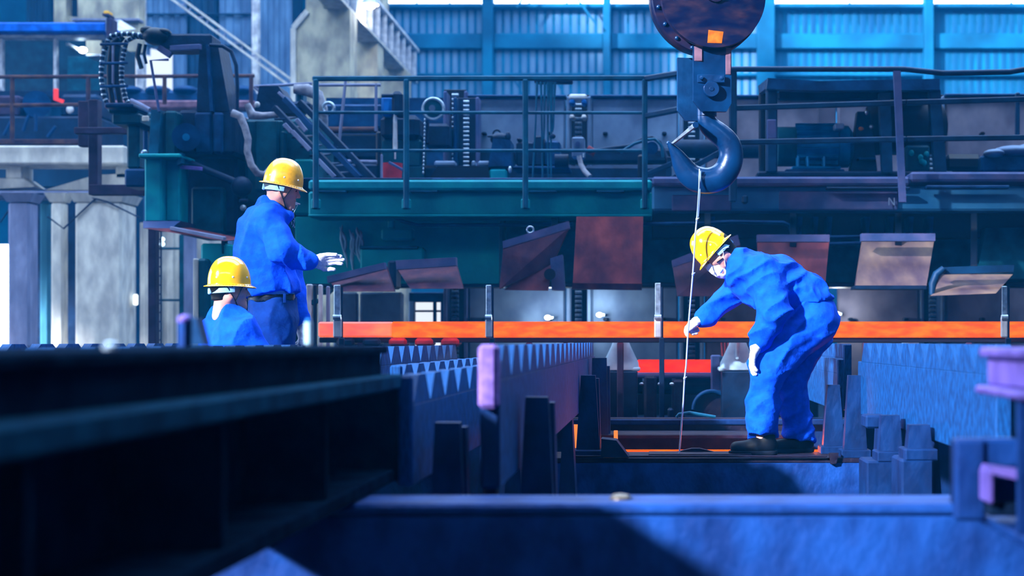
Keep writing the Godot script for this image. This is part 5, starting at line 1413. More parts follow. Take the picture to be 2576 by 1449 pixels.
func build_foreground() -> void:
	# left girder parallel to the racks
	var x1 := -0.79
	var zr := -7.3 * K
	var zl := -1.2 * K
	var zm := (zr + zl) * 0.5
	var ln := zl - zr
	var t := thing("near_girder", "big dark out of focus girder running from the left foreground towards the racks", "girder", Vector3(-1.05, EYE - 0.45, zm))
	var top := EYE - 0.014
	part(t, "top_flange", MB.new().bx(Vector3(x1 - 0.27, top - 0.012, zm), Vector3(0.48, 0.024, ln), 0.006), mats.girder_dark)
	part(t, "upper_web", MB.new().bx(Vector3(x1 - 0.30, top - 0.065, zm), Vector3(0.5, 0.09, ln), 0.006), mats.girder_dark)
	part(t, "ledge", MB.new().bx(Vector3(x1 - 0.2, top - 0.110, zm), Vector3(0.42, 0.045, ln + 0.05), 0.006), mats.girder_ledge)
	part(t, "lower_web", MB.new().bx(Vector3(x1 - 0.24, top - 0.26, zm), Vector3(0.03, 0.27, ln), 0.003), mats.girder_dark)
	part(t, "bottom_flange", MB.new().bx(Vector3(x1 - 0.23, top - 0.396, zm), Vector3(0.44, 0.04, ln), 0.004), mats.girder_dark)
	for i in 4:
		part(t, "stiffener", MB.new().bx(Vector3(x1 - 0.12, top - 0.26, zr + 0.95 + i * 0.93), Vector3(0.2, 0.265, 0.03), 0.003), mats.girder_dark)
	part(t, "end_plate", MB.new().bx(Vector3(x1 - 0.12, top - 0.27, zr - 0.02), Vector3(0.24, 0.29, 0.03), 0.004), mats.girder_dark)
	solo("bolt_head", MB.new().lathe([Vector2(0.012, 0), Vector2(0.012, 0.008), Vector2(0.006, 0.012), Vector2(0, 0.012)], Transform3D(Basis(), Vector3(P(277, 0, 4.0).x, top, -4.0 * K)), 12), mats.silver, "small shiny bolt head on the top flange of the left girder", "bolt")
	# blurred post standing on the girder in front of the crouching worker
	var bp := thing("guide_peg", "blurred dark blue rounded peg on the left girder before the crouching worker", "peg", Vector3(P(478, 0, 5.6).x, top, -5.6 * K))
	part(bp, "peg", MB.new().slab(P(448, 870, 5.6), P(512, 870, 5.6), P(494, 800, 5.6), P(452, 796, 5.6), Vector3(0, 0, -0.06)), mats.navy_blue)
	part(bp, "cap", MB.new().ball(P(466, 806, 5.62), Vector3(0.018, 0.014, 0.03)), mats.bracket)
	part(bp, "side", rect(446, 806, 470, 880, 5.58, 0.03, 0.006), mats.beam_blue)
	var bq := thing("blue_pin", "blurred pale blue upright pin left of the pale billet end", "pin", Vector3(P(774, 0, 6.6).x, top, -6.6 * K))
	part(bq, "pin", rect(764, 806, 784, 870, 6.6, 0.02, 0.006), mats.pale_cone)
	part(bq, "cap", rect(766, 800, 782, 812, 6.6, 0.022, 0.004), mats.bright_blue)
	# near cross beam along the bottom of the picture
	var zf := -6.35 * K
	var y := EYE - 0.437
	var b := thing("near_cross_beam", "wide blue cross beam along the bottom of the picture, shadow slanting across it", "beam", Vector3(0.3, 0, zf - 0.15))
	part(b, "face", MB.new().bx(Vector3(0.2, (y - 0.03) * 0.5, zf - 0.03), Vector3(4.6, y - 0.03, 0.04), 0.004), mats.beam_blue)
	part(b, "top_flange", MB.new().bx(Vector3(0.2, y - 0.012, zf - 0.13), Vector3(4.6, 0.03, 0.26), 0.01), mats.beam_blue)
	part(b, "back_plate", MB.new().bx(Vector3(0.2, (y - 0.03) * 0.5, zf - 0.24), Vector3(4.6, y - 0.03, 0.03), 0.004), mats.beam_blue)
	solo("brass_cap", MB.new().lathe([Vector2(0.032, 0), Vector2(0.030, 0.006), Vector2(0.02, 0.013), Vector2(0, 0.016)], Transform3D(Basis(), Vector3(P(1562, 0, 6.6).x, y + 0.003, -6.55 * K)), 20), mats.brass, "small brassy round cap on the top flange of the near cross beam", "cap")
	# right girder and its brackets: lit faces painted lavender, shaded web dark green
	var rx := 0.765
	var rz := -5.65 * K
	var rn := -1.6 * K
	var rg := thing("right_girder", "lavender topped out of focus girder at the right edge of the picture", "girder", Vector3(rx + 0.2, y, (rz + rn) * 0.5))
	var rm := (rz + rn) * 0.5
	part(rg, "top_flange", MB.new().bx(Vector3(rx + 0.30, top - 0.012, rm), Vector3(0.60, 0.024, rn - rz), 0.006), mats.bracket)
	part(rg, "upper_web", MB.new().bx(Vector3(rx + 0.30, top - 0.055, rm), Vector3(0.56, 0.07, rn - rz), 0.006), mats.bracket)
	part(rg, "ledge", MB.new().bx(Vector3(rx + 0.2, top - 0.10, rm), Vector3(0.42, 0.02, rn - rz), 0.006), mats.bracket)
	part(rg, "lower_web", MB.new().bx(Vector3(rx + 0.12, top - 0.25, rm), Vector3(0.03, 0.3, rn - rz), 0.004), mats.green_dark)
	for i in 3:
		part(rg, "stiffener", MB.new().bx(Vector3(rx + 0.06, top - 0.25, rz + 0.4 + i * 0.5), Vector3(0.12, 0.29, 0.02), 0.003), mats.beam_blue)
	part(rg, "bottom_flange", MB.new().bx(Vector3(rx + 0.2, top - 0.405, rm), Vector3(0.4, 0.022, rn - rz), 0.004), mats.beam_blue)
	var cl := thing("clamp_plate", "dark blue clamp plate hooked over the near cross beam at the right", "clamp", P(2440, 1312, 5.5))
	part(cl, "plate", rect(2404, 1106, 2482, 1312, 5.5, 0.05, 0.008), mats.beam_blue)
	part(cl, "arm", rect(2404, 1104, 2566, 1178, 5.52, 0.06, 0.008), mats.beam_blue)
	part(cl, "edge", rect(2398, 1106, 2408, 1270, 5.54, 0.04, 0.004), mats.chair_steel)
	var cn := thing("short_channel", "short lavender edged channel end at the lower right", "channel", P(2540, 1270, 5.3))
	part(cn, "top", MB.new().slab(P(2488, 1190, 5.3), P(2680, 1236, 5.2), P(2680, 1200, 5.2), P(2494, 1174, 5.3), Vector3(0, 0, -0.1)), mats.bracket)
	part(cn, "side", rect(2486, 1186, 2502, 1268, 5.3, 0.1, 0.006), mats.bracket)
	part(cn, "back", rect(2500, 1200, 2680, 1268, 5.42, 0.03, 0.004), mats.beam_blue)
	solo("shadow_box", rect(2486, 1266, 2700, 1300, 5.35, 0.05, 0.006), mats.navy, "dark bar in place of the shadow below the lavender edged channel end", "bar")  # navy bar drawn as the shadow under the channel

func build_hook() -> void:
	var d := 14.3
	var c := P(1784, -2, d)
	var r := S(142, d)
	var tu := Basis.from_euler(Vector3(0, 0.16, 0))   # the block hangs slightly turned
	var t := thing("crane_block", "big round riveted crane hook block with an orange patch, hanging at the top", "hook block", c - Vector3(0, r, 0))
	var along := func(off: float) -> Transform3D: return Transform3D(tu, c + tu * Vector3(0, 0, off))
	var up90 := Basis(Vector3(1, 0, 0), PI / 2)
	var front := [Vector2(0, 0.02), Vector2(r * 0.93, 0.02), Vector2(r * 0.935, 0.0), Vector2(r * 0.935, -0.02), Vector2(0, -0.02)]
	var fx: Transform3D = along.call(0.12) * Transform3D(up90, Vector3.ZERO)
	part(t, "front_disc", MB.new().lathe(front, fx, 64), mats.sheave_steel)
	var rim := [Vector2(r * 0.80, 0.06), Vector2(r * 0.985, 0.06), Vector2(r, 0.05), Vector2(r, -0.06), Vector2(r * 0.985, -0.07), Vector2(r * 0.8, -0.07)]
	part(t, "shroud", MB.new().lathe(rim, along.call(0.0) * Transform3D(up90, Vector3(-0.02, 0, 0)), 64), mats.sheave_steel)
	part(t, "rear_disc", MB.new().lathe(front, along.call(-0.1) * Transform3D(up90, Vector3.ZERO), 48), mats.sheave_steel)
	part(t, "hub_plate", MB.new().lathe([Vector2(0, 0.035), Vector2(S(24, d), 0.035), Vector2(S(26, d), 0.02), Vector2(0, 0.02)], fx * Transform3D(Basis(), Vector3(0.01, 0, -0.01)), 28), mats.sheave_steel)
	part(t, "hub_nut", MB.new().lathe([Vector2(0, 0.065), Vector2(S(10, d), 0.065), Vector2(S(11, d), 0.06), Vector2(S(11, d), 0.03)], fx * Transform3D(Basis(), Vector3(0.01, 0, -0.01)), 6), mats.hook_steel)
	part(t, "hub_pin", MB.new().lathe([Vector2(0, 0.072), Vector2(S(5, d), 0.072), Vector2(S(5, d), 0.05)], fx * Transform3D(Basis(), Vector3(0.01, 0, -0.01)), 16), mats.silver)
	for i in 7:
		var a := PI * (0.86 + i * 0.105)
		part(t, "rivet", MB.new().ball(c + tu * Vector3(cos(a) * r * 0.965, sin(a) * r * 0.965, 0.065), Vector3(0.013, 0.013, 0.01)), mats.hook_steel)
	part(t, "painted_patch", MB.new().prism(PackedVector2Array([Vector2(-0.048, -0.036), Vector2(0.038, -0.036), Vector2(0.048, 0.032), Vector2(-0.042, 0.04)]), along.call(0.139) * Transform3D(Basis(), Vector3(0.01, P(0, 104, d).y - c.y, 0)), 0.003), mats.orange_paint)
	# side plates down to the hook swivel
	var sp := [Vector2(-0.115, 0.20), Vector2(0.115, 0.20), Vector2(0.115, -0.13), Vector2(0.085, -0.18), Vector2(-0.065, -0.18), Vector2(-0.115, -0.12)]
	var low := P(1785, 210, d)
	part(t, "side_plate", MB.new().prism(PackedVector2Array(sp), Transform3D(tu, low + tu * Vector3(0, 0, 0.06)), 0.03), mats.hook_steel)
	part(t, "side_plate", MB.new().prism(PackedVector2Array(sp), Transform3D(tu, low + tu * Vector3(-0.06, -0.03, -0.14)), 0.03), mats.navy_blue)
	part(t, "rust_edge", MB.new().bx(low + tu * Vector3(-0.086, 0.16, 0.09), Vector3(0.05, 0.09, 0.012), 0.004), mats.dusty_pink)
	part(t, "rust_edge", MB.new().bx(low + tu * Vector3(0.096, 0.12, 0.09), Vector3(0.034, 0.16, 0.012), 0.004), mats.dusty_pink)
	part(t, "keeper_plate", MB.new().bx(low + tu * Vector3(-0.01, 0.012, 0.1), Vector3(0.165, 0.05, 0.016), 0.004), mats.hook_steel)
	for s in [-1, 1]:
		part(t, "keeper_bolt", MB.new().lathe([Vector2(0, 0.016), Vector2(0.012, 0.014), Vector2(0.013, 0)], Transform3D(up90, low + tu * Vector3(s * 0.06 - 0.01, 0.014, 0.108)), 6), mats.hook_steel)
	part(t, "trunnion", MB.new().lathe([Vector2(0, 0.03), Vector2(0.012, 0.03), Vector2(0.014, 0.024), Vector2(0.044, 0.024), Vector2(0.049, 0.018), Vector2(0.049, 0)], Transform3D(up90, low + tu * Vector3(-0.008, -0.052, 0.1)), 28), mats.hook_steel)
	part(t, "swivel", MB.new().cyl(P(1778, 292, d), P(1778, 255, d), 0.06, 18), mats.hook_steel)
	part(t, "hoist_rope", MB.new().cyl(c + Vector3(-0.25, 0.0, 0.0), c + Vector3(-0.25, 9.0, 0), 0.012, 8).cyl(c + Vector3(0.25, 0.0, 0.0), c + Vector3(0.25, 9.0, 0), 0.012, 8), mats.navy)
	# hook: swept tapering section
	var hp := [[1776, 284, 22], [1777, 300, 23], [1786, 318, 26], [1808, 336, 28], [1828, 355, 29], [1838, 378, 30], [1838, 402, 31], [1828, 428, 32], [1808, 447, 33], [1782, 455, 33], [1754, 451, 33], [1731, 436, 30], [1716, 414, 25], [1704, 392, 18], [1692, 374, 11], [1682, 361, 4]]
	var cv := Curve3D.new()
	for q in hp.size():
		var a: Array = hp[maxi(q - 1, 0)]
		var b: Array = hp[mini(q + 1, hp.size() - 1)]
		var tn := (P(b[0], b[1], d) - P(a[0], a[1], d)) / 6.0
		cv.add_point(P(hp[q][0], hp[q][1], d), -tn, tn)
	var rows := []
	var norms := []
	var n := (hp.size() - 1) * 4
	var sides := 22
	for i in n + 1:
		var u := i / 4.0
		var i0 := mini(int(u), hp.size() - 2)
		var f := u - i0
		var at := cv.sample(i0, f)
		var ahead := cv.sample(i0, minf(f + 0.05, 1.0))
		var behind := cv.sample(i0, maxf(f - 0.05, 0.0))
		var tg := (ahead - behind).normalized()
		var side := Vector3(tg.y, -tg.x, 0).normalized()
		var rad := S(lerp(float(hp[i0][2]), float(hp[i0 + 1][2]), f), d)
		var thick := minf(rad * 0.85, 0.06)
		var row := []
		var nr := []
		for k in sides:
			var a := TAU * k / sides
			# thicker towards the inside of the bend
			var fat := thick * (1.0 + 0.22 * cos(a))
			row.append(at + side * cos(a) * rad + Vector3(0, 0, sin(a) * fat))
			nr.append((side * cos(a) / rad + Vector3(0, 0, sin(a) / fat)).normalized())
		rows.append(row)
		norms.append(nr)
	var hk := MB.new()
	hk.skin(rows, norms)
	hk.ball(P(1681, 360, d), Vector3(S(5, d), S(5, d), 0.01))
	var ht := thing("crane_hook", "heavy blue steel crane hook with a safety latch under the riveted block", "hook", P(1775, 488, d))
	part(ht, "hook", hk, mats.hook_steel)
	part(ht, "safety_latch", MB.new().slab(P(1688, 360, d - 0.12), P(1693, 361, d - 0.12), P(1750, 318, d - 0.12), P(1742, 312, d - 0.12), Vector3(0, 0, -0.09)), mats.silver)
	part(ht, "latch_hinge", MB.new().cyl(P(1750, 314, d - 0.25), P(1750, 314, d + 0.25), 0.018, 12), mats.hook_steel)
	# wire from the hook to the beam
	var w := thing("measuring_wire", "thin knotted steel wire hanging from the crane hook past the stooping worker's glove", "wire", P(1708, 1145, d))
	var pts := []
	for q in [[1760, 425], [1759, 470], [1755, 530], [1753, 552], [1749, 590], [1745, 660], [1742, 700], [1736, 770], [1732, 820], [1730, 850], [1726, 920], [1722, 952], [1719, 1010], [1714, 1070], [1709, 1140]]:
		pts.append(P(q[0], q[1], d - 0.12 if q[1] < 500 else d + 0.05))
	part(w, "strand", MB.new().tube(pts, 0.005, 8), mats.wire)
	part(w, "second_strand", MB.new().tube([P(1763, 430, d - 0.13), P(1761, 490, d - 0.1), P(1757, 545, d + 0.04)], 0.003, 6), mats.wire)
	part(w, "loop", MB.new().torus(Transform3D(Basis.from_euler(Vector3(0, PI / 2, 0)), P(1760, 452, d)).scaled_local(Vector3(0.8, 1.0, 1.0)), 0.072, 0.0035, 20, 6), mats.wire)
	for q in [[1753, 552], [1722, 952], [1743, 690]]:
		part(w, "knot", MB.new().ball(P(q[0], q[1], d + 0.04), Vector3(0.008, 0.011, 0.008), 8, 6).cyl(P(q[0], q[1], d), P(q[0] + 5, q[1] - 4, d - 0.05), 0.003, 6), mats.wire)

# ---------------------------------------------------------------- bodies: distance fields meshed as surface nets
class Field:
	var lo: Vector3
	var h: float
	var nx: int
	var ny: int
	var nz: int
	var f := PackedFloat32Array()
	func _init(a: Vector3, b: Vector3, cell: float) -> void:
		lo = a
		h = cell
		nx = int((b.x - a.x) / cell) + 2
		ny = int((b.y - a.y) / cell) + 2
		nz = int((b.z - a.z) / cell) + 2
		f.resize(nx * ny * nz)
		f.fill(1.0)
	# tapered capsule, stretched q times along w, joined with a smooth minimum of width k (k < 0: carved out)
	func bone(a: Vector3, b: Vector3, ra: float, rb: float, k := 0.03, w := Vector3.ZERO, q := 1.0) -> void:
		var carve := k < 0.0
		k = absf(k)
		var m := maxf(ra, rb) * maxf(1.0, q) + k + h * 2.0
		var p0 := (a.min(b) - Vector3(m, m, m) - lo) / h
		var p1 := (a.max(b) + Vector3(m, m, m) - lo) / h
		var ab := b - a
		var l2 := maxf(ab.length_squared(), 1e-9)
		var sq := 1.0 / q - 1.0
		var dr := rb - ra
		var x0 := maxi(0, int(p0.x))
		var x1 := mini(nx - 1, int(p1.x) + 1)
		for z in range(maxi(0, int(p0.z)), mini(nz - 1, int(p1.z) + 1) + 1):
			for y in range(maxi(0, int(p0.y)), mini(ny - 1, int(p1.y) + 1) + 1):
				var i := (z * ny + y) * nx + x0
				var d := lo + Vector3(x0 * h, y * h, z * h) - a
				for x in range(x0, x1 + 1):
					var t := clampf(d.dot(ab) / l2, 0.0, 1.0)
					var e := d - ab * t
					if sq != 0.0:
						e += w * (e.dot(w) * sq)
					var s := e.length() - ra - dr * t
					var o := f[i]
					if carve:
						s = -s
						var g := maxf(k - absf(s - o), 0.0)
						f[i] = maxf(s, o) + g * g / (4.0 * k)
					else:
						var g := maxf(k - absf(s - o), 0.0)
						f[i] = minf(s, o) - g * g / (4.0 * k)
					i += 1
					d.x += h
	func cut(p: Vector3, n: Vector3) -> void:
		var i := 0
		for z in nz:
			for y in ny:
				var s := (lo + Vector3(0, y * h, z * h) - p).dot(n)
				for x in nx:
					if s > f[i]:
						f[i] = s
					i += 1
					s += n.x * h
	# cloth folds: ridged noise, stretched by sc
	func crease(amp: float, freq: float, sc, sd: int) -> void:
		var nz_ := FastNoiseLite.new()
		var bb: Basis = sc if sc is Basis else Basis.from_scale(sc)
		nz_.seed = sd
		nz_.frequency = freq
		nz_.noise_type = FastNoiseLite.TYPE_SIMPLEX_SMOOTH
		nz_.fractal_type = FastNoiseLite.FRACTAL_RIDGED
		nz_.fractal_octaves = 1
		var i := 0
		for z in nz:
			for y in ny:
				for x in nx:
					if absf(f[i]) < 0.03:
						var v := nz_.get_noise_3dv(bb * (lo + Vector3(x, y, z) * h))
						f[i] -= amp * v
					i += 1
	func net(mb: MB) -> void:
		var id := PackedInt32Array()
		id.resize(nx * ny * nz)
		id.fill(-1)
		var pos := PackedVector3Array()
		var nor := PackedVector3Array()
		var sy := nx
		var sz := nx * ny
		for z in nz - 1:
			for y in ny - 1:
				var i := (z * ny + y) * nx
				for x in nx - 1:
					var c0 := f[i]
					var c1 := f[i + 1]
					var c2 := f[i + sy]
					var c3 := f[i + sy + 1]
					var c4 := f[i + sz]
					var c5 := f[i + sz + 1]
					var c6 := f[i + sz + sy]
					var c7 := f[i + sz + sy + 1]
					var k := int(c0 < 0) + int(c1 < 0) + int(c2 < 0) + int(c3 < 0) + int(c4 < 0) + int(c5 < 0) + int(c6 < 0) + int(c7 < 0)
					if k > 0 and k < 8:
						var s := Vector3.ZERO
						var m := 0
						var c := [c0, c1, c2, c3, c4, c5, c6, c7]
						for e in [[0, 1], [2, 3], [4, 5], [6, 7], [0, 2], [1, 3], [4, 6], [5, 7], [0, 4], [1, 5], [2, 6], [3, 7]]:
							var u: float = c[e[0]]
							var v: float = c[e[1]]
							if (u < 0) != (v < 0):
								var t := u / (u - v)
								var ea: int = e[0]
								var eb: int = e[1]
								var pa := Vector3(ea & 1, (ea >> 1) & 1, ea >> 2)
								var pb := Vector3(eb & 1, (eb >> 1) & 1, eb >> 2)
								s += pa.lerp(pb, t)
								m += 1
						id[i] = pos.size()
						pos.append(lo + (Vector3(x, y, z) + s / m) * h)
						nor.append(Vector3(c1 + c3 + c5 + c7 - c0 - c2 - c4 - c6, c2 + c3 + c6 + c7 - c0 - c1 - c4 - c5, c4 + c5 + c6 + c7 - c0 - c1 - c2 - c3).normalized())
					i += 1
		for z in range(1, nz - 1):
			for y in range(1, ny - 1):
				for x in range(1, nx - 1):
					var i := (z * ny + y) * nx + x
					var s := f[i] < 0
					if s != (f[i + 1] < 0):
						face(mb, pos, nor, id[i], id[i - sy], id[i - sy - sz], id[i - sz])
					if s != (f[i + sy] < 0):
						face(mb, pos, nor, id[i], id[i - 1], id[i - 1 - sz], id[i - sz])
					if s != (f[i + sz] < 0):
						face(mb, pos, nor, id[i], id[i - 1], id[i - 1 - sy], id[i - sy])
	func face(mb: MB, p: PackedVector3Array, n: PackedVector3Array, a: int, b: int, c: int, d: int) -> void:
		if a < 0 or b < 0 or c < 0 or d < 0:
			return
		mb.tri_n(p[a], p[b], p[c], n[a], n[b], n[c])
		mb.tri_n(p[a], p[c], p[d], n[a], n[c], n[d])

# head in its own frame: o between the ears, b with columns right, up, forward (the face looks along +z of b)
func head_field(mb: MB, o: Vector3, b: Basis) -> void:
	var fd := Field.new(o - Vector3(0.19, 0.19, 0.19), o + Vector3(0.19, 0.19, 0.19), 0.0042)
	var q := func(x: float, y: float, z: float) -> Vector3: return o + b * Vector3(x, y, z)
	fd.bone(q.call(0, 0.035, -0.03), q.call(0, 0.035, 0.025), 0.078, 0.074, 0.03)
	fd.bone(q.call(0, -0.01, 0.04), q.call(0, -0.072, 0.052), 0.056, 0.042, 0.03)
	for s in [-1.0, 1.0]:
		fd.bone(q.call(s * 0.052, -0.045, 0.0), q.call(s * 0.012, -0.092, 0.062), 0.028, 0.024, 0.025)
		fd.bone(q.call(s * 0.04, -0.022, 0.062), q.call(s * 0.05, -0.03, 0.03), 0.024, 0.024, 0.02)
		fd.bone(q.call(s * 0.078, 0.016, -0.014), q.call(s * 0.075, -0.026, -0.004), 0.017, 0.010, 0.006, b.x, 0.55)
		fd.bone(q.call(s * 0.084, 0.008, -0.008), q.call(s * 0.084, -0.004, -0.006), 0.006, 0.005, -0.004)
		fd.bone(q.call(s * 0.033, 0.0, 0.100), q.call(s * 0.033, 0.0, 0.104), 0.014, 0.014, -0.012)
	fd.bone(q.call(-0.034, 0.022, 0.078), q.call(0.034, 0.022, 0.078), 0.014, 0.014, 0.015)
	fd.bone(q.call(0, 0.004, 0.090), q.call(0, -0.028, 0.110), 0.009, 0.011, 0.01)
	fd.bone(q.call(-0.012, -0.033, 0.098), q.call(0.012, -0.033, 0.098), 0.008, 0.008, 0.006)
	fd.bone(q.call(-0.018, -0.058, 0.090), q.call(0.018, -0.058, 0.090), 0.008, 0.008, 0.005)
	fd.bone(q.call(-0.015, -0.071, 0.088), q.call(0.015, -0.071, 0.088), 0.008, 0.008, 0.005)
	fd.bone(q.call(-0.02, -0.0645, 0.099), q.call(0.02, -0.0645, 0.099), 0.0035, 0.0035, -0.004)
	fd.bone(q.call(-0.01, -0.1, 0.074), q.call(0.01, -0.1, 0.074), 0.020, 0.020, 0.02)
	fd.bone(q.call(0, -0.04, -0.02), q.call(0, -0.15, -0.035), 0.056, 0.058, 0.03)
	fd.net(mb)

# gloved hand: wrist point, direction of the fingers, palm normal, thumb side, curl angles per finger in degrees
func glove_mesh(wrist: Vector3, fw: Vector3, n: Vector3, th: Vector3, curls: Array, thumb: Array, spread := 0.05) -> MB:
	fw = fw.normalized()
	n = (n - fw * n.dot(fw)).normalized()
	th = (th - fw * th.dot(fw) - n * th.dot(n)).normalized()
	var fd := Field.new(wrist - Vector3(0.22, 0.22, 0.22), wrist + Vector3(0.22, 0.22, 0.22), 0.0048)
	# cuff and palm
	fd.bone(wrist - fw * 0.035, wrist + fw * 0.01, 0.040, 0.032, 0.01, th, 1.2)
	fd.bone(wrist + fw * 0.01, wrist + fw * 0.045, 0.030, 0.026, 0.015, th, 1.3)
	for i in 4:
		var off := th * (0.030 - 0.0205 * i)
		var base := wrist + fw * (0.088 - 0.004 * absf(i - 1.0)) + off
		fd.bone(wrist + fw * 0.035 + off * 0.75, base, 0.0175, 0.0145, 0.012)
		var dir := (fw + th * (0.03 - 0.02 * i) * (spread / 0.05)).normalized()
		var p := base
		var ang := 0.0
		var lens: Array = [[0.043, 0.027, 0.022], [0.047, 0.031, 0.023], [0.043, 0.028, 0.022], [0.034, 0.021, 0.019]][i]
		for j in 3:
			ang += deg_to_rad(curls[i][j])
			var dd := dir * cos(ang) + n * sin(ang)
			var e: Vector3 = p + dd * lens[j]
			fd.bone(p, e, 0.0126 - j * 0.0008, 0.0118 - j * 0.0010, 0.003)
			p = e
	# thumb: from the side of the palm near its base
	var tb := wrist + fw * 0.03 + th * 0.026 + n * 0.008
	var t1: Vector3 = tb + (fw * thumb[0] + th * thumb[1] + n * thumb[2]).normalized() * 0.042
	var t2: Vector3 = t1 + (fw * thumb[3] + th * thumb[4] + n * thumb[5]).normalized() * 0.034
	var t3: Vector3 = t2 + (fw * thumb[3] + th * thumb[4] * 0.6 + n * thumb[5]).normalized() * 0.026
	fd.bone(tb, t1, 0.019, 0.0145, 0.012)
	fd.bone(t1, t2, 0.0140, 0.0128, 0.003)
	fd.bone(t2, t3, 0.0126, 0.0110, 0.003)
	fd.crease(0.0022, 14.0, Vector3(1, 1, 1), 5)
	var mb := MB.new()
	fd.net(mb)
	return mb

# safety helmet: o at the middle of the rim, basis columns right, up, forward
func helmet(t: Node3D, o: Vector3, b: Basis, m: Material) -> void:
	var rows := []
	var segs := 44
	var prof := []
	for i in 15:
		var a := PI * 0.5 * i / 14.0
		prof.append([pow(sin(a), 0.86), pow(cos(a), 0.9) * 0.152, 0.0])
	prof.append([1.015, -0.006, 0.012])
	prof.append([1.03, -0.012, 1.0])
	prof.append([1.028, -0.016, 1.0])
	prof.append([0.985, -0.010, 0.0])
	prof.append([0.94, 0.02, 0.0])
	for p in prof:
		var row := []
		for k in segs:
			var a := TAU * k / segs
			var cz := cos(a)     # forward
			var cxx := sin(a)
			var brim: float = (0.007 + 0.020 * maxf(0.0, cz) ** 3 + 0.012 * maxf(0.0, -cz) ** 3) * p[2]
			var rz: float = 0.119 * p[0] + brim
			var rx: float = 0.099 * p[0] + brim * 0.6
			var drop: float = -0.010 * maxf(0.0, cz) ** 2 * p[2]
			# slight ridge along the crown
			var ridge: float = 0.004 * exp(-pow(cxx * p[0] * 3.4, 2.0)) * clampf((0.9 - p[0]) * 4.0, 0.0, 1.0)
			row.append(o + b * Vector3(cxx * rx, p[1] + drop + ridge, cz * rz))
		rows.append(row)
	var norms := []
	for i in rows.size():
		var nr := []
		for k in segs:
			var du: Vector3 = rows[i][(k + 1) % segs] - rows[i][(k + segs - 1) % segs]
			var dv: Vector3 = rows[mini(i + 1, rows.size() - 1)][k] - rows[maxi(i - 1, 0)][k]
			var nn := du.cross(dv)
			if i == 0 or nn.length_squared() < 1e-14:
				nn = b.y
			nn = nn.normalized()
			var out: Vector3 = rows[i][k] - (o + b * Vector3(0, 0.02, 0))
			if i < 16 and nn.dot(out) < 0.0:
				nn = -nn
			nr.append(nn)
		norms.append(nr)
	# the turned rim and lining point inwards and down
	for i in range(17, rows.size()):
		for k in segs:
			if norms[i][k].dot(b.y) > 0.0:
				norms[i][k] = -norms[i][k]
	var mb := MB.new()
	mb.skin(rows, norms)
	var hm := part(t, "helmet", mb, m)
	for s in [-1.0, 1.0]:
		for q in [-0.62, 0.02, 0.66]:
			var a: float = q * 1.25
			var c := o + b * Vector3(s * cos(a) * 0.0955, 0.034, sin(a) * 0.115)
			part(hm, "rivet", MB.new().ball(c, Vector3(0.0062, 0.0062, 0.0062), 10, 6), mats.rivet)
	# adjusting band at the back
	var band := MB.new()
	var br := []
	var bn := []
	for j in 4:
		var row := []
		var nr := []
		for k in 21:
			var a := PI * (0.5 + 1.0 * k / 20.0) if false else lerp(-1.75, 1.75, k / 20.0)
			var y: float = [-0.022, -0.024, -0.050, -0.050][j]
			var rr: float = [0.086, 0.092, 0.090, 0.084][j]
			row.append(o + b * Vector3(sin(a) * rr, y - 0.004 * cos(a), -cos(a) * rr * 1.12 - 0.004))
			nr.append((b * Vector3(sin(a), 0, -cos(a))).normalized())
		br.append(row)
		bn.append(nr)
	band.skin(br, bn, false)
	part(t, "headband", band, mats.band)
	part(t, "band_knob", MB.new().box(Transform3D(b, o + b * Vector3(0, -0.040, -0.108)), Vector3(0.045, 0.038, 0.016), 0.004), mats.band)

func strap_of(t: Node3D, o: Vector3, b: Basis) -> void:
	for s in [-1.0, 1.0]:
		var j := o + b * Vector3(s * 0.068, -0.098, 0.02)
		for q in [[-0.035, -0.03], [0.062, 0.0]]:
			var a := o + b * Vector3(s * (0.092 if q[0] < 0 else 0.082), -0.008, q[0])
			part(t, "chin_strap", MB.new().bar(a, j, 0.005, 0.014, 0.001, b * Vector3(s, 0, 0)), mats.strap)
		part(t, "chin_strap", MB.new().bar(j, o + b * Vector3(s * 0.034, -0.142, 0.040), 0.006, 0.016, 0.001, b * Vector3(s, 0, 0)), mats.strap)
	part(t, "chin_cup", MB.new().bar(o + b * Vector3(-0.036, -0.142, 0.042), o + b * Vector3(0.036, -0.142, 0.042), 0.016, 0.006, 0.001), mats.strap)

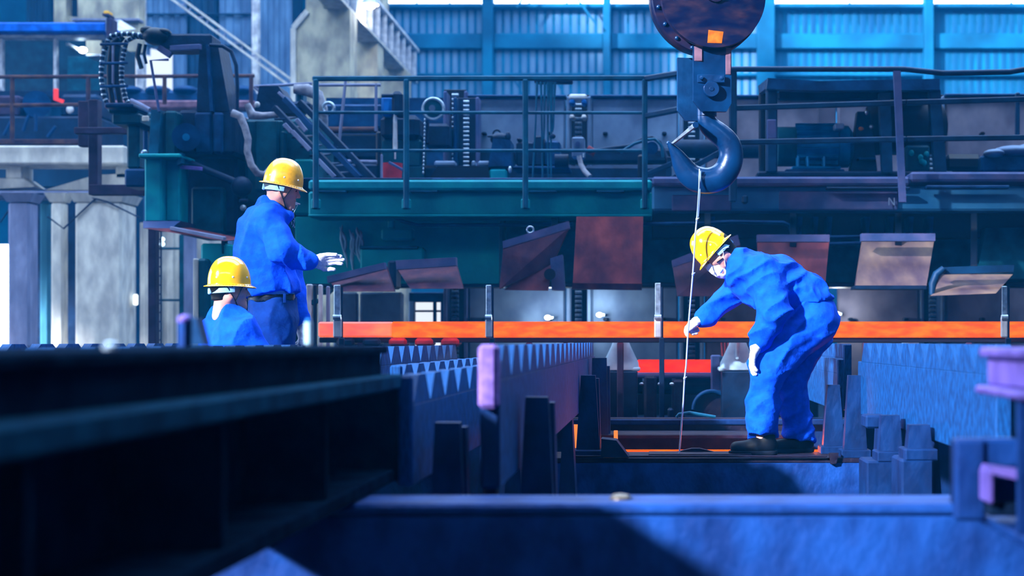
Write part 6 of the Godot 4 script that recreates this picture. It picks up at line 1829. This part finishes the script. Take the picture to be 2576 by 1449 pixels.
func boot(t: Node3D, heel: Vector3, dir: Vector3, floor_y: float) -> void:
	dir = Vector3(dir.x, 0, dir.z).normalized()
	var side := dir.cross(Vector3.UP)
	var h0 := Vector3(heel.x, floor_y, heel.z)
	var fd := Field.new(h0 - Vector3(0.32, 0.02, 0.32), h0 + Vector3(0.32, 0.2, 0.32), 0.0065)
	fd.bone(h0 + Vector3(0, 0.055, 0), h0 + dir * 0.09 + Vector3(0, 0.055, 0), 0.044, 0.046, 0.02)
	fd.bone(h0 + dir * 0.09 + Vector3(0, 0.05, 0), h0 + dir * 0.205 + Vector3(0, 0.045, 0), 0.046, 0.038, 0.03, side, 1.12)
	fd.bone(h0 + Vector3(0, 0.06, 0) + dir * 0.02, h0 + Vector3(0, 0.15, 0) + dir * 0.015, 0.046, 0.05, 0.03)
	fd.cut(Vector3(0, floor_y + 0.024, 0), Vector3.DOWN)
	fd.cut(Vector3(0, floor_y + 0.155, 0), Vector3.UP)
	var mb := MB.new()
	fd.net(mb)
	var bt := part(t, "boot", mb, mats.boot)
	var fs := Field.new(h0 - Vector3(0.32, 0.02, 0.32), h0 + Vector3(0.32, 0.06, 0.32), 0.0065)
	fs.bone(h0 + Vector3(0, 0.02, 0), h0 + dir * 0.1 + Vector3(0, 0.02, 0), 0.048, 0.046, 0.02)
	fs.bone(h0 + dir * 0.1 + Vector3(0, 0.02, 0), h0 + dir * 0.21 + Vector3(0, 0.02, 0), 0.048, 0.042, 0.03, side, 1.1)
	fs.cut(Vector3(0, floor_y + 0.028, 0), Vector3.UP)
	fs.cut(Vector3(0, floor_y + 0.001, 0), Vector3.DOWN)
	var ms := MB.new()
	fs.net(ms)
	part(bt, "sole", ms, mats.sole)

func frame_of(fw: Vector3, up: Vector3) -> Basis:
	fw = fw.normalized()
	up = (up - fw * up.dot(fw)).normalized()
	return Basis(up.cross(fw), up, fw)     # right-handed: x = up x forward (the figure's left), only mirror pairs use it

func people_materials() -> void:
	var su := mat("suit", Color(0.0, 0.33, 0.93), 0.85, 0.0, "cloth", Vector3(1.6, 1.6, 1.6))
	su.normal_enabled = true
	su.normal_texture = tex["weave"]
	su.normal_scale = 0.35
	su.rim_enabled = true
	su.rim = 0.08
	su.rim_tint = 0.7
	var tr: StandardMaterial3D = su.duplicate()
	tr.resource_name = "trousers"
	tr.albedo_color = Color(0.0, 0.21, 0.52)
	mats["trousers_dull"] = tr
	for q in [["helmet_new", Color(1.0, 0.72, 0.0), 0.12], ["helmet_worn", Color(0.98, 0.70, 0.04), 0.3]]:
		var m := mat(q[0], q[1], q[2])
		m.metallic_specular = 0.5
		m.clearcoat_enabled = true
		m.clearcoat = 0.6
		m.clearcoat_roughness = q[2] * 0.5
	noise_tex("scuff", 0.02, Color(0.8, 0.78, 0.72), Color(1, 1, 1), 4, FastNoiseLite.TYPE_SIMPLEX_SMOOTH, 0.3)
	mats["helmet_worn"].albedo_texture = tex["scuff"]
	mats["helmet_worn"].uv1_scale = Vector3(3, 3, 3)
	var sk := mat("skin", Color(0.80, 0.56, 0.50), 0.55)
	sk.subsurf_scatter_enabled = true
	sk.subsurf_scatter_strength = 0.12
	mat("hair", Color(0.02, 0.025, 0.035), 0.6)
	mat("grey_hair", Color(0.28, 0.32, 0.36), 0.8, 0.0, "fine", Vector3(6, 6, 6))
	mat("rivet", Color(0.92, 0.92, 0.94), 0.4)
	mat("band", Color(0.55, 0.74, 0.85), 0.4)
	mat("strap", Color(0.03, 0.05, 0.10), 0.7)
	var gl := mat("glove", Color(0.86, 0.86, 0.90), 0.9, 0.0, "cloth", Vector3(5, 5, 5))
	gl.normal_enabled = true
	gl.normal_texture = tex["weave"]
	gl.normal_scale = 0.3
	mat("mask", Color(0.93, 0.93, 0.95), 0.85)
	mat("boot", Color(0.02, 0.05, 0.09), 0.6, 0.0, "fine")
	mat("sole", Color(0.04, 0.08, 0.14), 0.8)
	mat("belt", Color(0.02, 0.06, 0.13), 0.35)
	mat("shirt", Color(0.30, 0.55, 0.78), 0.8)
	mat("button", Color(0.95, 0.95, 0.95), 0.4)
	mat("eye", Color(0.05, 0.04, 0.05), 0.2)

func build_people() -> void:
	people_materials()
	stooping_worker()
	standing_worker()
	crouching_worker()

func stooping_worker() -> void:
	var d := 14.6
	var J := func(px: float, py: float, dz := 0.0) -> Vector3: return P(px, py, d) + Vector3(0, 0, dz)
	var zz := Vector3(0, 0, 1)
	var t := thing("person", "stooping worker in a blue suit, yellow helmet and white face mask, gripping the wire", "person", Vector3(P(1960, 0, d).x, DECK, -d * K))
	# body: one skin mesh
	var lo := P(1700, 1180, d) - Vector3(0, 0, 0.5)
	var hi := P(2130, 540, d) + Vector3(0, 0, 0.5)
	var fb := Field.new(lo, hi, 0.014)
	fb.bone(J.call(2040, 785), J.call(1965, 712), 0.10, 0.10, 0.04, zz, 1.2)
	fb.bone(J.call(1965, 712), J.call(1886, 684), 0.10, 0.075, 0.04, zz, 1.35)
	fb.bone(J.call(1880, 680), J.call(1850, 664), 0.06, 0.055, 0.03)
	var arms := [[[1910, 693, 0.14], [1945, 788, 0.26], [1902, 864, 0.2]], [[1870, 700, -0.17], [1828, 750, -0.22], [1776, 799, -0.1]]]
	for a in arms:
		fb.bone(J.call(a[0][0], a[0][1], a[0][2]), J.call(a[1][0], a[1][1], a[1][2]), 0.046, 0.040, 0.03)
		fb.bone(J.call(a[1][0], a[1][1], a[1][2]), J.call(a[2][0], a[2][1], a[2][2]), 0.042, 0.030, 0.02)
	var legs := [[[2040, 815, 0.09], [1917, 935, 0.10], [1917, 1105, 0.10]], [[2050, 820, -0.09], [1993, 965, -0.10], [2018, 1108, -0.12]]]
	for a in legs:
		fb.bone(J.call(a[0][0], a[0][1], a[0][2]), J.call(a[1][0], a[1][1], a[1][2]), 0.095, 0.06, 0.04)
		fb.bone(J.call(a[1][0], a[1][1], a[1][2]), J.call(a[2][0], a[2][1], a[2][2]), 0.06, 0.042, 0.03)
	var body := MB.new()
	fb.net(body)
	var rim: Vector3 = J.call(1795, 628)
	var hb := frame_of(Vector3(-0.683, -0.73, 0.06), Vector3(-0.73, 0.683, 0.02))
	var ho := rim - hb.y * 0.032 - hb.z * 0.004
	head_field(body, ho, hb)
	part(t, "body", body, mats.skin)
	# hair at the nape
	var fh := Field.new(ho - Vector3(0.16, 0.16, 0.16), ho + Vector3(0.16, 0.16, 0.16), 0.006)
	fh.bone(ho + hb * Vector3(0, 0.03, -0.034), ho + hb * Vector3(0, 0.035, 0.02), 0.083, 0.078, 0.02)
	fh.bone(ho + hb * Vector3(0, -0.02, -0.045), ho + hb * Vector3(0, -0.06, -0.05), 0.062, 0.056, 0.02)
	fh.cut(ho + hb * Vector3(0, -0.02, 0.0), hb * Vector3(0, -0.55, 0.83))
	fh.cut(ho + hb * Vector3(0, -0.085, 0), hb * Vector3(0, -1, 0))
	var hm := MB.new()
	fh.net(hm)
	part(t, "hair", hm, mats.hair)
	# jacket
	var fj := Field.new(lo, hi, 0.0105)
	fj.bone(J.call(1866, 678), J.call(1950, 702), 0.115, 0.137, 0.05, zz, 1.42)
	fj.bone(J.call(1950, 702), J.call(2030, 750), 0.137, 0.130, 0.05, zz, 1.28)
	fj.bone(J.call(2030, 750), J.call(2052, 782), 0.130, 0.125, 0.04, zz, 1.28)
	fj.bone(J.call(1884, 716), J.call(1932, 772), 0.085, 0.085, 0.06, zz, 1.5)
	fj.bone(J.call(1975, 745), J.call(1990, 770), 0.11, 0.10, 0.05, zz, 1.3)
	fj.cut(J.call(2025, 758), Vector3(0.12, -0.99, 0))
	fj.bone(J.call(2072, 752), J.call(1990, 770), 0.016, 0.02, 0.02, zz, 6.0)
	# collar round the neck
	fj.bone(J.call(1852, 632), J.call(1846, 706), 0.022, 0.024, 0.02, zz, 3.0)
	fj.bone(J.call(1862, 640), J.call(1852, 700), 0.03, 0.03, 0.03, zz, 2.4)
	# sleeves
	fj.bone(J.call(1912, 690, 0.16), J.call(1944, 782, 0.26), 0.098, 0.085, 0.04)
	fj.bone(J.call(1944, 782, 0.26), J.call(1908, 850, 0.21), 0.085, 0.066, 0.03)
	fj.bone(J.call(1908, 848, 0.21), J.call(1899, 864, 0.2), 0.058, 0.052, 0.01)
	fj.bone(J.call(1880, 700, -0.15), J.call(1832, 748, -0.22), 0.085, 0.070, 0.04)
	fj.bone(J.call(1832, 748, -0.22), J.call(1782, 794, -0.1), 0.070, 0.055, 0.03)
	fj.bone(J.call(1784, 792, -0.105), J.call(1774, 800, -0.095), 0.053, 0.050, 0.01)
	fj.crease(0.017, 3.4, Basis.from_scale(Vector3(0.7, 2.0, 1.2)) * Basis.from_euler(Vector3(0, 0, -0.5)), 11)
	fj.crease(0.0035, 7.0, Vector3(1.3, 1.0, 1.0), 12)
	var jm := MB.new()
	fj.net(jm)
	var jk := part(t, "jacket", jm, mats.suit)
	part(jk, "cuff_button", MB.new().ball(J.call(1772, 798, -0.048), Vector3(0.009, 0.009, 0.005), 10, 6), mats.button)
	# trousers
	var ft := Field.new(lo, hi, 0.0115)
	ft.bone(J.call(2022, 765), J.call(2046, 796), 0.125, 0.135, 0.04, zz, 1.25)
	for s in [0.075, -0.075]:
		ft.bone(J.call(2052, 800, s), J.call(2056, 822, s), 0.115, 0.108, 0.05)
	ft.bone(J.call(2040, 808, 0.09), J.call(1930, 922, 0.10), 0.122, 0.108, 0.06)
	ft.bone(J.call(1930, 922, 0.10), J.call(1918, 1010, 0.10), 0.106, 0.092, 0.05)
	ft.bone(J.call(1918, 1010, 0.10), J.call(1915, 1098, 0.10), 0.092, 0.090, 0.03)
	ft.bone(J.call(2050, 815, -0.09), J.call(1994, 962, -0.10), 0.122, 0.096, 0.06)
	ft.bone(J.call(1994, 962, -0.10), J.call(2016, 1112, -0.12), 0.092, 0.088, 0.04)
	ft.cut(J.call(2025, 760), Vector3(-0.12, 0.99, 0))
	ft.cut(J.call(1915, 1101, 0), Vector3(0, -1, 0.22))
	ft.crease(0.017, 3.2, Basis.from_scale(Vector3(0.6, 2.0, 1.0)) * Basis.from_euler(Vector3(0, 0, -0.75)), 21)
	ft.crease(0.0035, 7.0, Vector3(1.0, 1.4, 1.0), 22)
	var tm := MB.new()
	ft.net(tm)
	part(t, "trousers", tm, mats.suit)
	boot(t, J.call(1934, 1130, 0.10), Vector3(-1, 0, 0.05), DECK)
	boot(t, J.call(2034, 1130, -0.12), Vector3(-0.95, 0, 0.3), DECK)
	helmet(t, rim, hb, mats.helmet_new)
	# mask: pleated cup over nose and mouth
	var fm := Field.new(ho - Vector3(0.17, 0.2, 0.17), ho + Vector3(0.17, 0.15, 0.17), 0.0042)
	fm.bone(ho + hb * Vector3(0, -0.012, 0.06), ho + hb * Vector3(0, -0.068, 0.062), 0.054, 0.05, 0.02)
	fm.bone(ho + hb * Vector3(0, -0.025, 0.098), ho + hb * Vector3(0, -0.07, 0.09), 0.022, 0.026, 0.02)
	fm.bone(ho + hb * Vector3(0, -0.105, 0.05), ho + hb * Vector3(0, -0.11, 0.075), 0.034, 0.026, 0.03)
	fm.cut(ho + hb * Vector3(0, -0.004, 0.1), hb * Vector3(0, 0.93, -0.36))
	fm.cut(ho + hb * Vector3(0, -0.05, 0.036), hb * Vector3(0, -0.25, -0.97))
	fm.crease(0.003, 18.0, Vector3(1, 1, 1), 3)
	var mm := MB.new()
	fm.net(mm)
	var mk := part(t, "mask", mm, mats.mask)
	for s in [-1.0, 1.0]:
		part(mk, "mask_strap", MB.new().bar(ho + hb * Vector3(s * 0.054, -0.022, 0.06), ho + hb * Vector3(s * 0.086, 0.004, -0.018), 0.003, 0.010, 0.001, hb.x * s), mats.mask)
		part(mk, "mask_strap", MB.new().bar(ho + hb * Vector3(s * 0.058, -0.09, 0.036), ho + hb * Vector3(s * 0.088, -0.012, -0.02), 0.003, 0.010, 0.001, hb.x * s), mats.mask)
		part(mk, "mask_strap", MB.new().bar(ho + hb * Vector3(s * 0.088, -0.005, -0.02), ho + hb * Vector3(s * 0.070, -0.024, -0.062), 0.003, 0.012, 0.001, hb.x * s), mats.mask)
		part(t, "eye", MB.new().ball(ho + hb * Vector3(s * 0.032, 0.001, 0.083), Vector3(0.011, 0.007, 0.011), 10, 8), mats.eye)
		part(t, "eyebrow", MB.new().bar(ho + hb * Vector3(s * 0.018, 0.02, 0.094), ho + hb * Vector3(s * 0.048, 0.021, 0.080), 0.006, 0.005), mats.hair)
		part(t, "goggle_strap", MB.new().bar(ho + hb * Vector3(s * 0.064, -0.035, 0.055), ho + hb * Vector3(s * 0.075, -0.045, 0.012), 0.006, 0.022, 0.002, hb.x * s), mats.strap)
	# gloves
	part(t, "glove", glove_mesh(J.call(1770, 799, -0.095), Vector3(-0.90, -0.38, 0.12), Vector3(0.35, -0.9, 0.1), Vector3(0, 0.1, 1), [[22, 38, 20], [58, 62, 40], [66, 70, 45], [70, 70, 45]], [0.75, 0.55, 0.35, 0.95, -0.25, 0.25]), mats.glove)
	part(t, "glove", glove_mesh(J.call(1897, 870, 0.2), Vector3(-0.28, -0.95, -0.05), Vector3(0.95, -0.28, -0.1), Vector3(0, 0, -1), [[12, 18, 14], [14, 20, 15], [16, 20, 15], [18, 22, 15]], [0.6, 0.8, 0.1, 0.9, 0.3, 0.3]), mats.glove)

func standing_worker() -> void:
	var d := 14.5
	var J := func(px: float, py: float, dz := 0.0) -> Vector3: return P(px, py, d) + Vector3(0, 0, dz)
	var fw := Vector3(0.9, 0, -0.43).normalized()
	var rt := Vector3(0.43, 0, 0.9).normalized()
	var t := thing("person", "standing worker in a blue jacket and belt, scuffed yellow helmet, pointing with a white glove", "person", Vector3(P(684, 0, d).x, DECK, -d * K))
	var lo := P(540, 1190, d) - Vector3(0, 0, 0.5)
	var hi := P(840, 420, d) + Vector3(0.05, 0, 0.5)
	var fb := Field.new(lo, hi, 0.014)
	fb.bone(J.call(683, 790), J.call(672, 600), 0.11, 0.12, 0.04, rt, 1.35)
	fb.bone(J.call(672, 600), J.call(674, 545), 0.12, 0.09, 0.04, rt, 1.7)
	fb.bone(J.call(678, 540), J.call(694, 500), 0.06, 0.056, 0.03)
	var arms := [[[692, 550, 0.17], [738, 645, 0.24], [796, 662, 0.17]], [[650, 550, -0.19], [700, 670, -0.28], [736, 812, -0.2]]]
	for a in arms:
		fb.bone(J.call(a[0][0], a[0][1], a[0][2]), J.call(a[1][0], a[1][1], a[1][2]), 0.046, 0.040, 0.03)
		fb.bone(J.call(a[1][0], a[1][1], a[1][2]), J.call(a[2][0], a[2][1], a[2][2]), 0.042, 0.030, 0.02)
	for s in [0.085, -0.085]:
		fb.bone(J.call(684, 815) + rt * s, J.call(690, 970) + rt * s * 1.1, 0.09, 0.06, 0.04)
		fb.bone(J.call(690, 970) + rt * s * 1.1, J.call(682, 1120) + rt * s * 1.2, 0.06, 0.042, 0.03)
	var body := MB.new()
	fb.net(body)
	var rim: Vector3 = J.call(712, 462)
	var hb := frame_of(Vector3(0.95, -0.17, -0.22), Vector3(0.17, 1, 0))
	var ho := rim - hb.y * 0.032 - hb.z * 0.004
	head_field(body, ho, hb)
	part(t, "body", body, mats.skin)
	var fh := Field.new(ho - Vector3(0.16, 0.16, 0.16), ho + Vector3(0.16, 0.16, 0.16), 0.006)
	fh.bone(ho + hb * Vector3(0, 0.03, -0.032), ho + hb * Vector3(0, 0.035, 0.02), 0.081, 0.076, 0.02)
	fh.cut(ho + hb * Vector3(0, -0.02, -0.01), hb * Vector3(0, -0.6, 0.8))
	var hm := MB.new()
	fh.net(hm)
	part(t, "hair", hm, mats.grey_hair)
	var fj := Field.new(lo, hi, 0.0105)
	fj.bone(J.call(676, 752), J.call(664, 640), 0.146, 0.152, 0.05, rt, 1.36)
	fj.bone(J.call(664, 640), J.call(664, 575), 0.152, 0.138, 0.05, rt, 1.42)
	fj.bone(J.call(664, 578), J.call(680, 545), 0.120, 0.075, 0.05, rt, 1.9)
	fj.bone(J.call(676, 720), J.call(690, 730), 0.150, 0.142, 0.03, rt, 1.3)
	fj.cut(J.call(690, 737), Vector3(0.08, -0.99, 0))
	# collar
	fj.bone(J.call(662, 504), J.call(722, 544), 0.020, 0.020, 0.015, rt, 2.8)
	fj.bone(J.call(666, 516), J.call(716, 550), 0.024, 0.024, 0.02, rt, 2.8)
	fj.bone(J.call(690, 556, 0.15), J.call(733, 638, 0.24), 0.082, 0.074, 0.018)
	fj.bone(J.call(733, 638, 0.24), J.call(780, 660, 0.19), 0.074, 0.058, 0.02)
	fj.bone(J.call(778, 659, 0.19), J.call(797, 662, 0.17), 0.047, 0.044, 0.01)
	fj.bone(J.call(652, 552, -0.16), J.call(700, 668, -0.26), 0.09, 0.078, 0.05)
	fj.bone(J.call(700, 668, -0.26), J.call(734, 800, -0.2), 0.075, 0.052, 0.03)
	fj.crease(0.017, 2.8, Vector3(2.0, 0.7, 1.6), 31)
	fj.crease(0.0035, 7.0, Vector3(1.2, 1.0, 1.0), 32)
	var jm := MB.new()
	fj.net(jm)
	part(t, "jacket", jm, mats.suit)
	# shirt hem and belt
	var fs := Field.new(J.call(600, 790) - Vector3(0, 0, 0.35), J.call(780, 700) + Vector3(0, 0, 0.35), 0.009)
	fs.bone(J.call(685, 790), J.call(682, 715), 0.132, 0.134, 0.03, rt, 1.25)
	fs.cut(J.call(690, 746), Vector3(0.06, -1, 0))
	fs.crease(0.004, 12.0, Vector3(1.5, 0.5, 1.5), 41)
	var sm := MB.new()
	fs.net(sm)
	part(t, "shirt_hem", sm, mats.shirt)
	var fl := Field.new(J.call(600, 800) - Vector3(0, 0, 0.35), J.call(780, 700) + Vector3(0, 0, 0.35), 0.008)
	fl.bone(J.call(685, 800), J.call(682, 715), 0.138, 0.138, 0.03, rt, 1.25)
	fl.cut(J.call(690, 743), Vector3(-0.06, 1, 0))
	fl.cut(J.call(690, 760), Vector3(0.06, -1, 0))
	var lm := MB.new()
	fl.net(lm)
	part(t, "belt", lm, mats.belt)
	part(t, "belt_loop", MB.new().box(Transform3D(frame_of(rt, Vector3.UP), J.call(700, 752, 0.0) + rt * 0.175), Vector3(0.016, 0.055, 0.006), 0.002), mats.trousers_dull)
	var ft := Field.new(lo, hi, 0.0115)
	ft.bone(J.call(684, 742), J.call(684, 800), 0.131, 0.145, 0.04, rt, 1.27)
	for s in [0.09, -0.09]:
		ft.bone(J.call(683, 810) + rt * s, J.call(690, 970) + rt * s * 1.1, 0.118, 0.09, 0.05)
		ft.bone(J.call(690, 970) + rt * s * 1.1, J.call(682, 1120) + rt * s * 1.2, 0.09, 0.085, 0.03)
	ft.cut(J.call(690, 756), Vector3(-0.06, 1, 0))
	ft.cut(J.call(690, 1112), Vector3(0, -1, 0))
	ft.crease(0.014, 3.0, Vector3(1.5, 0.8, 1.2), 51)
	var tm := MB.new()
	ft.net(tm)
	part(t, "trousers", tm, mats.trousers_dull)
	for s in [0.1, -0.1]:
		boot(t, J.call(676, 1140) + rt * s, fw, DECK)
	helmet(t, rim, hb, mats.helmet_worn)
	strap_of(t, rim, hb)
	for s in [-1.0, 1.0]:
		part(t, "eye", MB.new().ball(ho + hb * Vector3(s * 0.032, 0.001, 0.083), Vector3(0.011, 0.007, 0.011), 10, 8), mats.eye)
		part(t, "eyebrow", MB.new().bar(ho + hb * Vector3(s * 0.018, 0.02, 0.094), ho + hb * Vector3(s * 0.048, 0.021, 0.080), 0.006, 0.005), mats.hair)
	part(t, "whistle", MB.new().cyl(ho + hb * Vector3(-0.012, -0.072, 0.102), ho + hb * Vector3(0.012, -0.072, 0.102), 0.009, 12).cyl(ho + hb * Vector3(0, -0.068, 0.096), ho + hb * Vector3(0, -0.072, 0.125), 0.004, 8), mats.button)
	var ch := part(t, "whistle_chain", MB.new().tube([ho + hb * Vector3(0, -0.076, 0.112), J.call(741, 536, 0.02), J.call(743, 556, 0.02), J.call(738, 572, 0.02)], 0.002, 6), mats.silver)
	for i in 12:
		part(ch, "chain_link", MB.new().ball(J.call(739 + sin(i * 1.3) * 4.0, 528 + i * 4.0, 0.02), Vector3(0.003, 0.005, 0.003), 8, 6), mats.silver)
	part(t, "glove", glove_mesh(J.call(800, 662, 0.165), Vector3(0.97, 0.18, -0.05), Vector3(0.05, -0.62, 0.78), Vector3(0, -0.8, -0.6), [[10, 14, 8], [6, 10, 8], [4, 8, 6], [8, 10, 8]], [0.75, 0.75, 0.2, 0.95, 0.15, 0.2], 0.02), mats.glove)
	part(t, "glove", glove_mesh(J.call(738, 818, -0.2), Vector3(0.15, -0.98, 0.05), Vector3(-0.8, 0, 0.5), Vector3(0.6, 0, 0.8), [[25, 30, 20], [30, 35, 20], [35, 35, 20], [40, 35, 20]], [0.8, 0.6, 0.2, 0.9, 0.1, 0.4]), mats.glove)

func crouching_worker() -> void:
	var d := 13.4
	var J := func(px: float, py: float, dz := 0.0) -> Vector3: return P(px, py, d) + Vector3(0, 0, dz)
	var fw := Vector3(0.8, 0, -0.6).normalized()
	var rt := Vector3(0.6, 0, 0.8).normalized()
	var t := thing("person", "low seated worker in blue with a shiny yellow helmet, in front of the standing one", "person", Vector3(P(582, 0, d).x, DECK, -d * K))
	var lo := P(440, 1200, d) - Vector3(0, 0, 0.75)
	var hi := P(830, 690, d) + Vector3(0, 0, 0.4)
	var pel: Vector3 = J.call(584, 990)
	var fb := Field.new(lo, hi, 0.014)
	fb.bone(pel, J.call(580, 880), 0.11, 0.11, 0.04, rt, 1.4)
	fb.bone(J.call(580, 880), J.call(576, 820), 0.11, 0.085, 0.04, rt, 1.7)
	fb.bone(J.call(576, 815), J.call(572, 770), 0.06, 0.055, 0.03)
	var arms := [[J.call(630, 832, 0.13), J.call(676, 925, 0.12), J.call(735, 900, -0.1)], [J.call(526, 828, -0.14), J.call(535, 930, -0.28), J.call(640, 925, -0.42)]]
	for a in arms:
		fb.bone(a[0], a[1], 0.052, 0.042, 0.03)
		fb.bone(a[1], a[2], 0.042, 0.030, 0.02)
	var knees := []
	for s in [0.1, -0.1]:
		var kn: Vector3 = pel + fw * 0.42 + rt * s + Vector3(0, 0.08, 0)
		var an := Vector3(kn.x, DECK + 0.1, kn.z) + fw * 0.02
		knees.append([pel + rt * s * 0.9, kn, an])
		fb.bone(pel + rt * s * 0.9, kn, 0.09, 0.06, 0.04)
		fb.bone(kn, an, 0.058, 0.042, 0.03)
	var body := MB.new()
	fb.net(body)
	var rim: Vector3 = J.call(577, 714)
	var hb := frame_of(Vector3(0.90, 0.01, -0.42), Vector3(-0.01, 1, 0))
	var ho := rim - hb.y * 0.032 - hb.z * 0.004
	head_field(body, ho, hb)
	part(t, "body", body, mats.skin)
	var fh := Field.new(ho - Vector3(0.16, 0.16, 0.16), ho + Vector3(0.16, 0.16, 0.16), 0.006)
	fh.bone(ho + hb * Vector3(0, 0.03, -0.032), ho + hb * Vector3(0, 0.035, 0.02), 0.082, 0.077, 0.02)
	fh.bone(ho + hb * Vector3(0, -0.02, -0.035), ho + hb * Vector3(0, -0.05, -0.04), 0.062, 0.056, 0.02)
	fh.cut(ho + hb * Vector3(0, -0.02, -0.008), hb * Vector3(0, -0.5, 0.86))
	fh.cut(ho + hb * Vector3(0, -0.062, 0), hb * Vector3(0, -1, 0))
	var hm := MB.new()
	fh.net(hm)
	part(t, "hair", hm, mats.hair)
	var fj := Field.new(lo, hi, 0.0105)
	fj.bone(pel + Vector3(0, 0.02, 0), J.call(580, 890), 0.14, 0.15, 0.05, rt, 1.4)
	fj.bone(J.call(580, 890), J.call(578, 840), 0.15, 0.125, 0.05, rt, 1.5)
	fj.bone(J.call(578, 835), J.call(574, 800), 0.10, 0.07, 0.05, rt, 2.0)
	fj.bone(J.call(546, 785), J.call(604, 800), 0.024, 0.024, 0.02, rt, 2.0)
	fj.bone(J.call(545, 800), J.call(606, 812), 0.035, 0.035, 0.03, rt, 1.8)
	fj.cut(pel - Vector3(0, 0.02, 0), Vector3(0, -1, 0))
	fj.bone(J.call(628, 838, 0.12), arms[0][1], 0.085, 0.078, 0.05)
	fj.bone(arms[0][1], arms[0][2], 0.075, 0.05, 0.03)
	fj.bone(J.call(528, 834, -0.13), arms[1][1], 0.085, 0.075, 0.05)
	fj.bone(arms[1][1], arms[1][2], 0.075, 0.05, 0.03)
	fj.crease(0.015, 2.8, Vector3(2.0, 0.7, 1.6), 61)
	fj.crease(0.0035, 7.0, Vector3(1.2, 1.0, 1.0), 62)
	var jm := MB.new()
	fj.net(jm)
	part(t, "jacket", jm, mats.suit)
	var ft := Field.new(lo, hi, 0.0125)
	ft.bone(pel + Vector3(0, 0.02, 0), pel - Vector3(0, 0.01, 0), 0.14, 0.135, 0.04, rt, 1.3)
	for k in knees:
		ft.bone(k[0], k[1], 0.115, 0.088, 0.05)
		ft.bone(k[1], k[2] + Vector3(0, 0.05, 0), 0.086, 0.080, 0.03)
	ft.cut(Vector3(0, DECK + 0.10, 0), Vector3(0, -1, 0))
	ft.crease(0.008, 3.4, Vector3(1.3, 0.9, 1.2), 71)
	var tm := MB.new()
	ft.net(tm)
	part(t, "trousers", tm, mats.suit)
	for k in knees:
		boot(t, k[2] - fw * 0.03, fw, DECK)
	helmet(t, rim, hb, mats.helmet_new)
	strap_of(t, rim, hb)
	for s in [-1.0, 1.0]:
		part(t, "eye", MB.new().ball(ho + hb * Vector3(s * 0.032, 0.001, 0.083), Vector3(0.011, 0.007, 0.011), 10, 8), mats.eye)
		part(t, "eyebrow", MB.new().bar(ho + hb * Vector3(s * 0.018, 0.02, 0.094), ho + hb * Vector3(s * 0.048, 0.021, 0.080), 0.006, 0.005), mats.hair)
	part(t, "glove", glove_mesh(arms[0][2] + Vector3(0.02, 0.0, -0.02), Vector3(0.8, 0.1, -0.5), Vector3(0, -1, 0), Vector3(-0.5, 0, -0.8), [[30, 35, 20], [35, 40, 20], [38, 40, 20], [40, 40, 20]], [0.8, 0.6, 0.2, 0.9, 0.1, 0.4]), mats.glove)
	part(t, "glove", glove_mesh(arms[1][2] + Vector3(0.02, 0.0, -0.01), Vector3(0.9, 0.1, -0.3), Vector3(0, -1, 0), Vector3(0.3, 0, 0.9), [[30, 35, 20], [35, 40, 20], [38, 40, 20], [40, 40, 20]], [0.8, 0.6, 0.2, 0.9, 0.1, 0.4]), mats.glove)
	var st := thing("low_stool", "low stool under the seated worker, hidden behind the near girder", "stool", Vector3(pel.x, DECK, pel.z))
	var sh: float = pel.y - DECK - 0.135
	part(st, "seat", MB.new().bx(Vector3(pel.x, DECK + sh - 0.015, pel.z), Vector3(0.3, 0.03, 0.3), 0.006), mats.brown_steel)
	for q in [[-1, -1], [1, -1], [1, 1], [-1, 1]]:
		part(st, "leg", MB.new().bx(Vector3(pel.x + q[0] * 0.12, DECK + (sh - 0.03) * 0.5, pel.z + q[1] * 0.12), Vector3(0.03, sh - 0.03, 0.03), 0.004), mats.brown_steel)
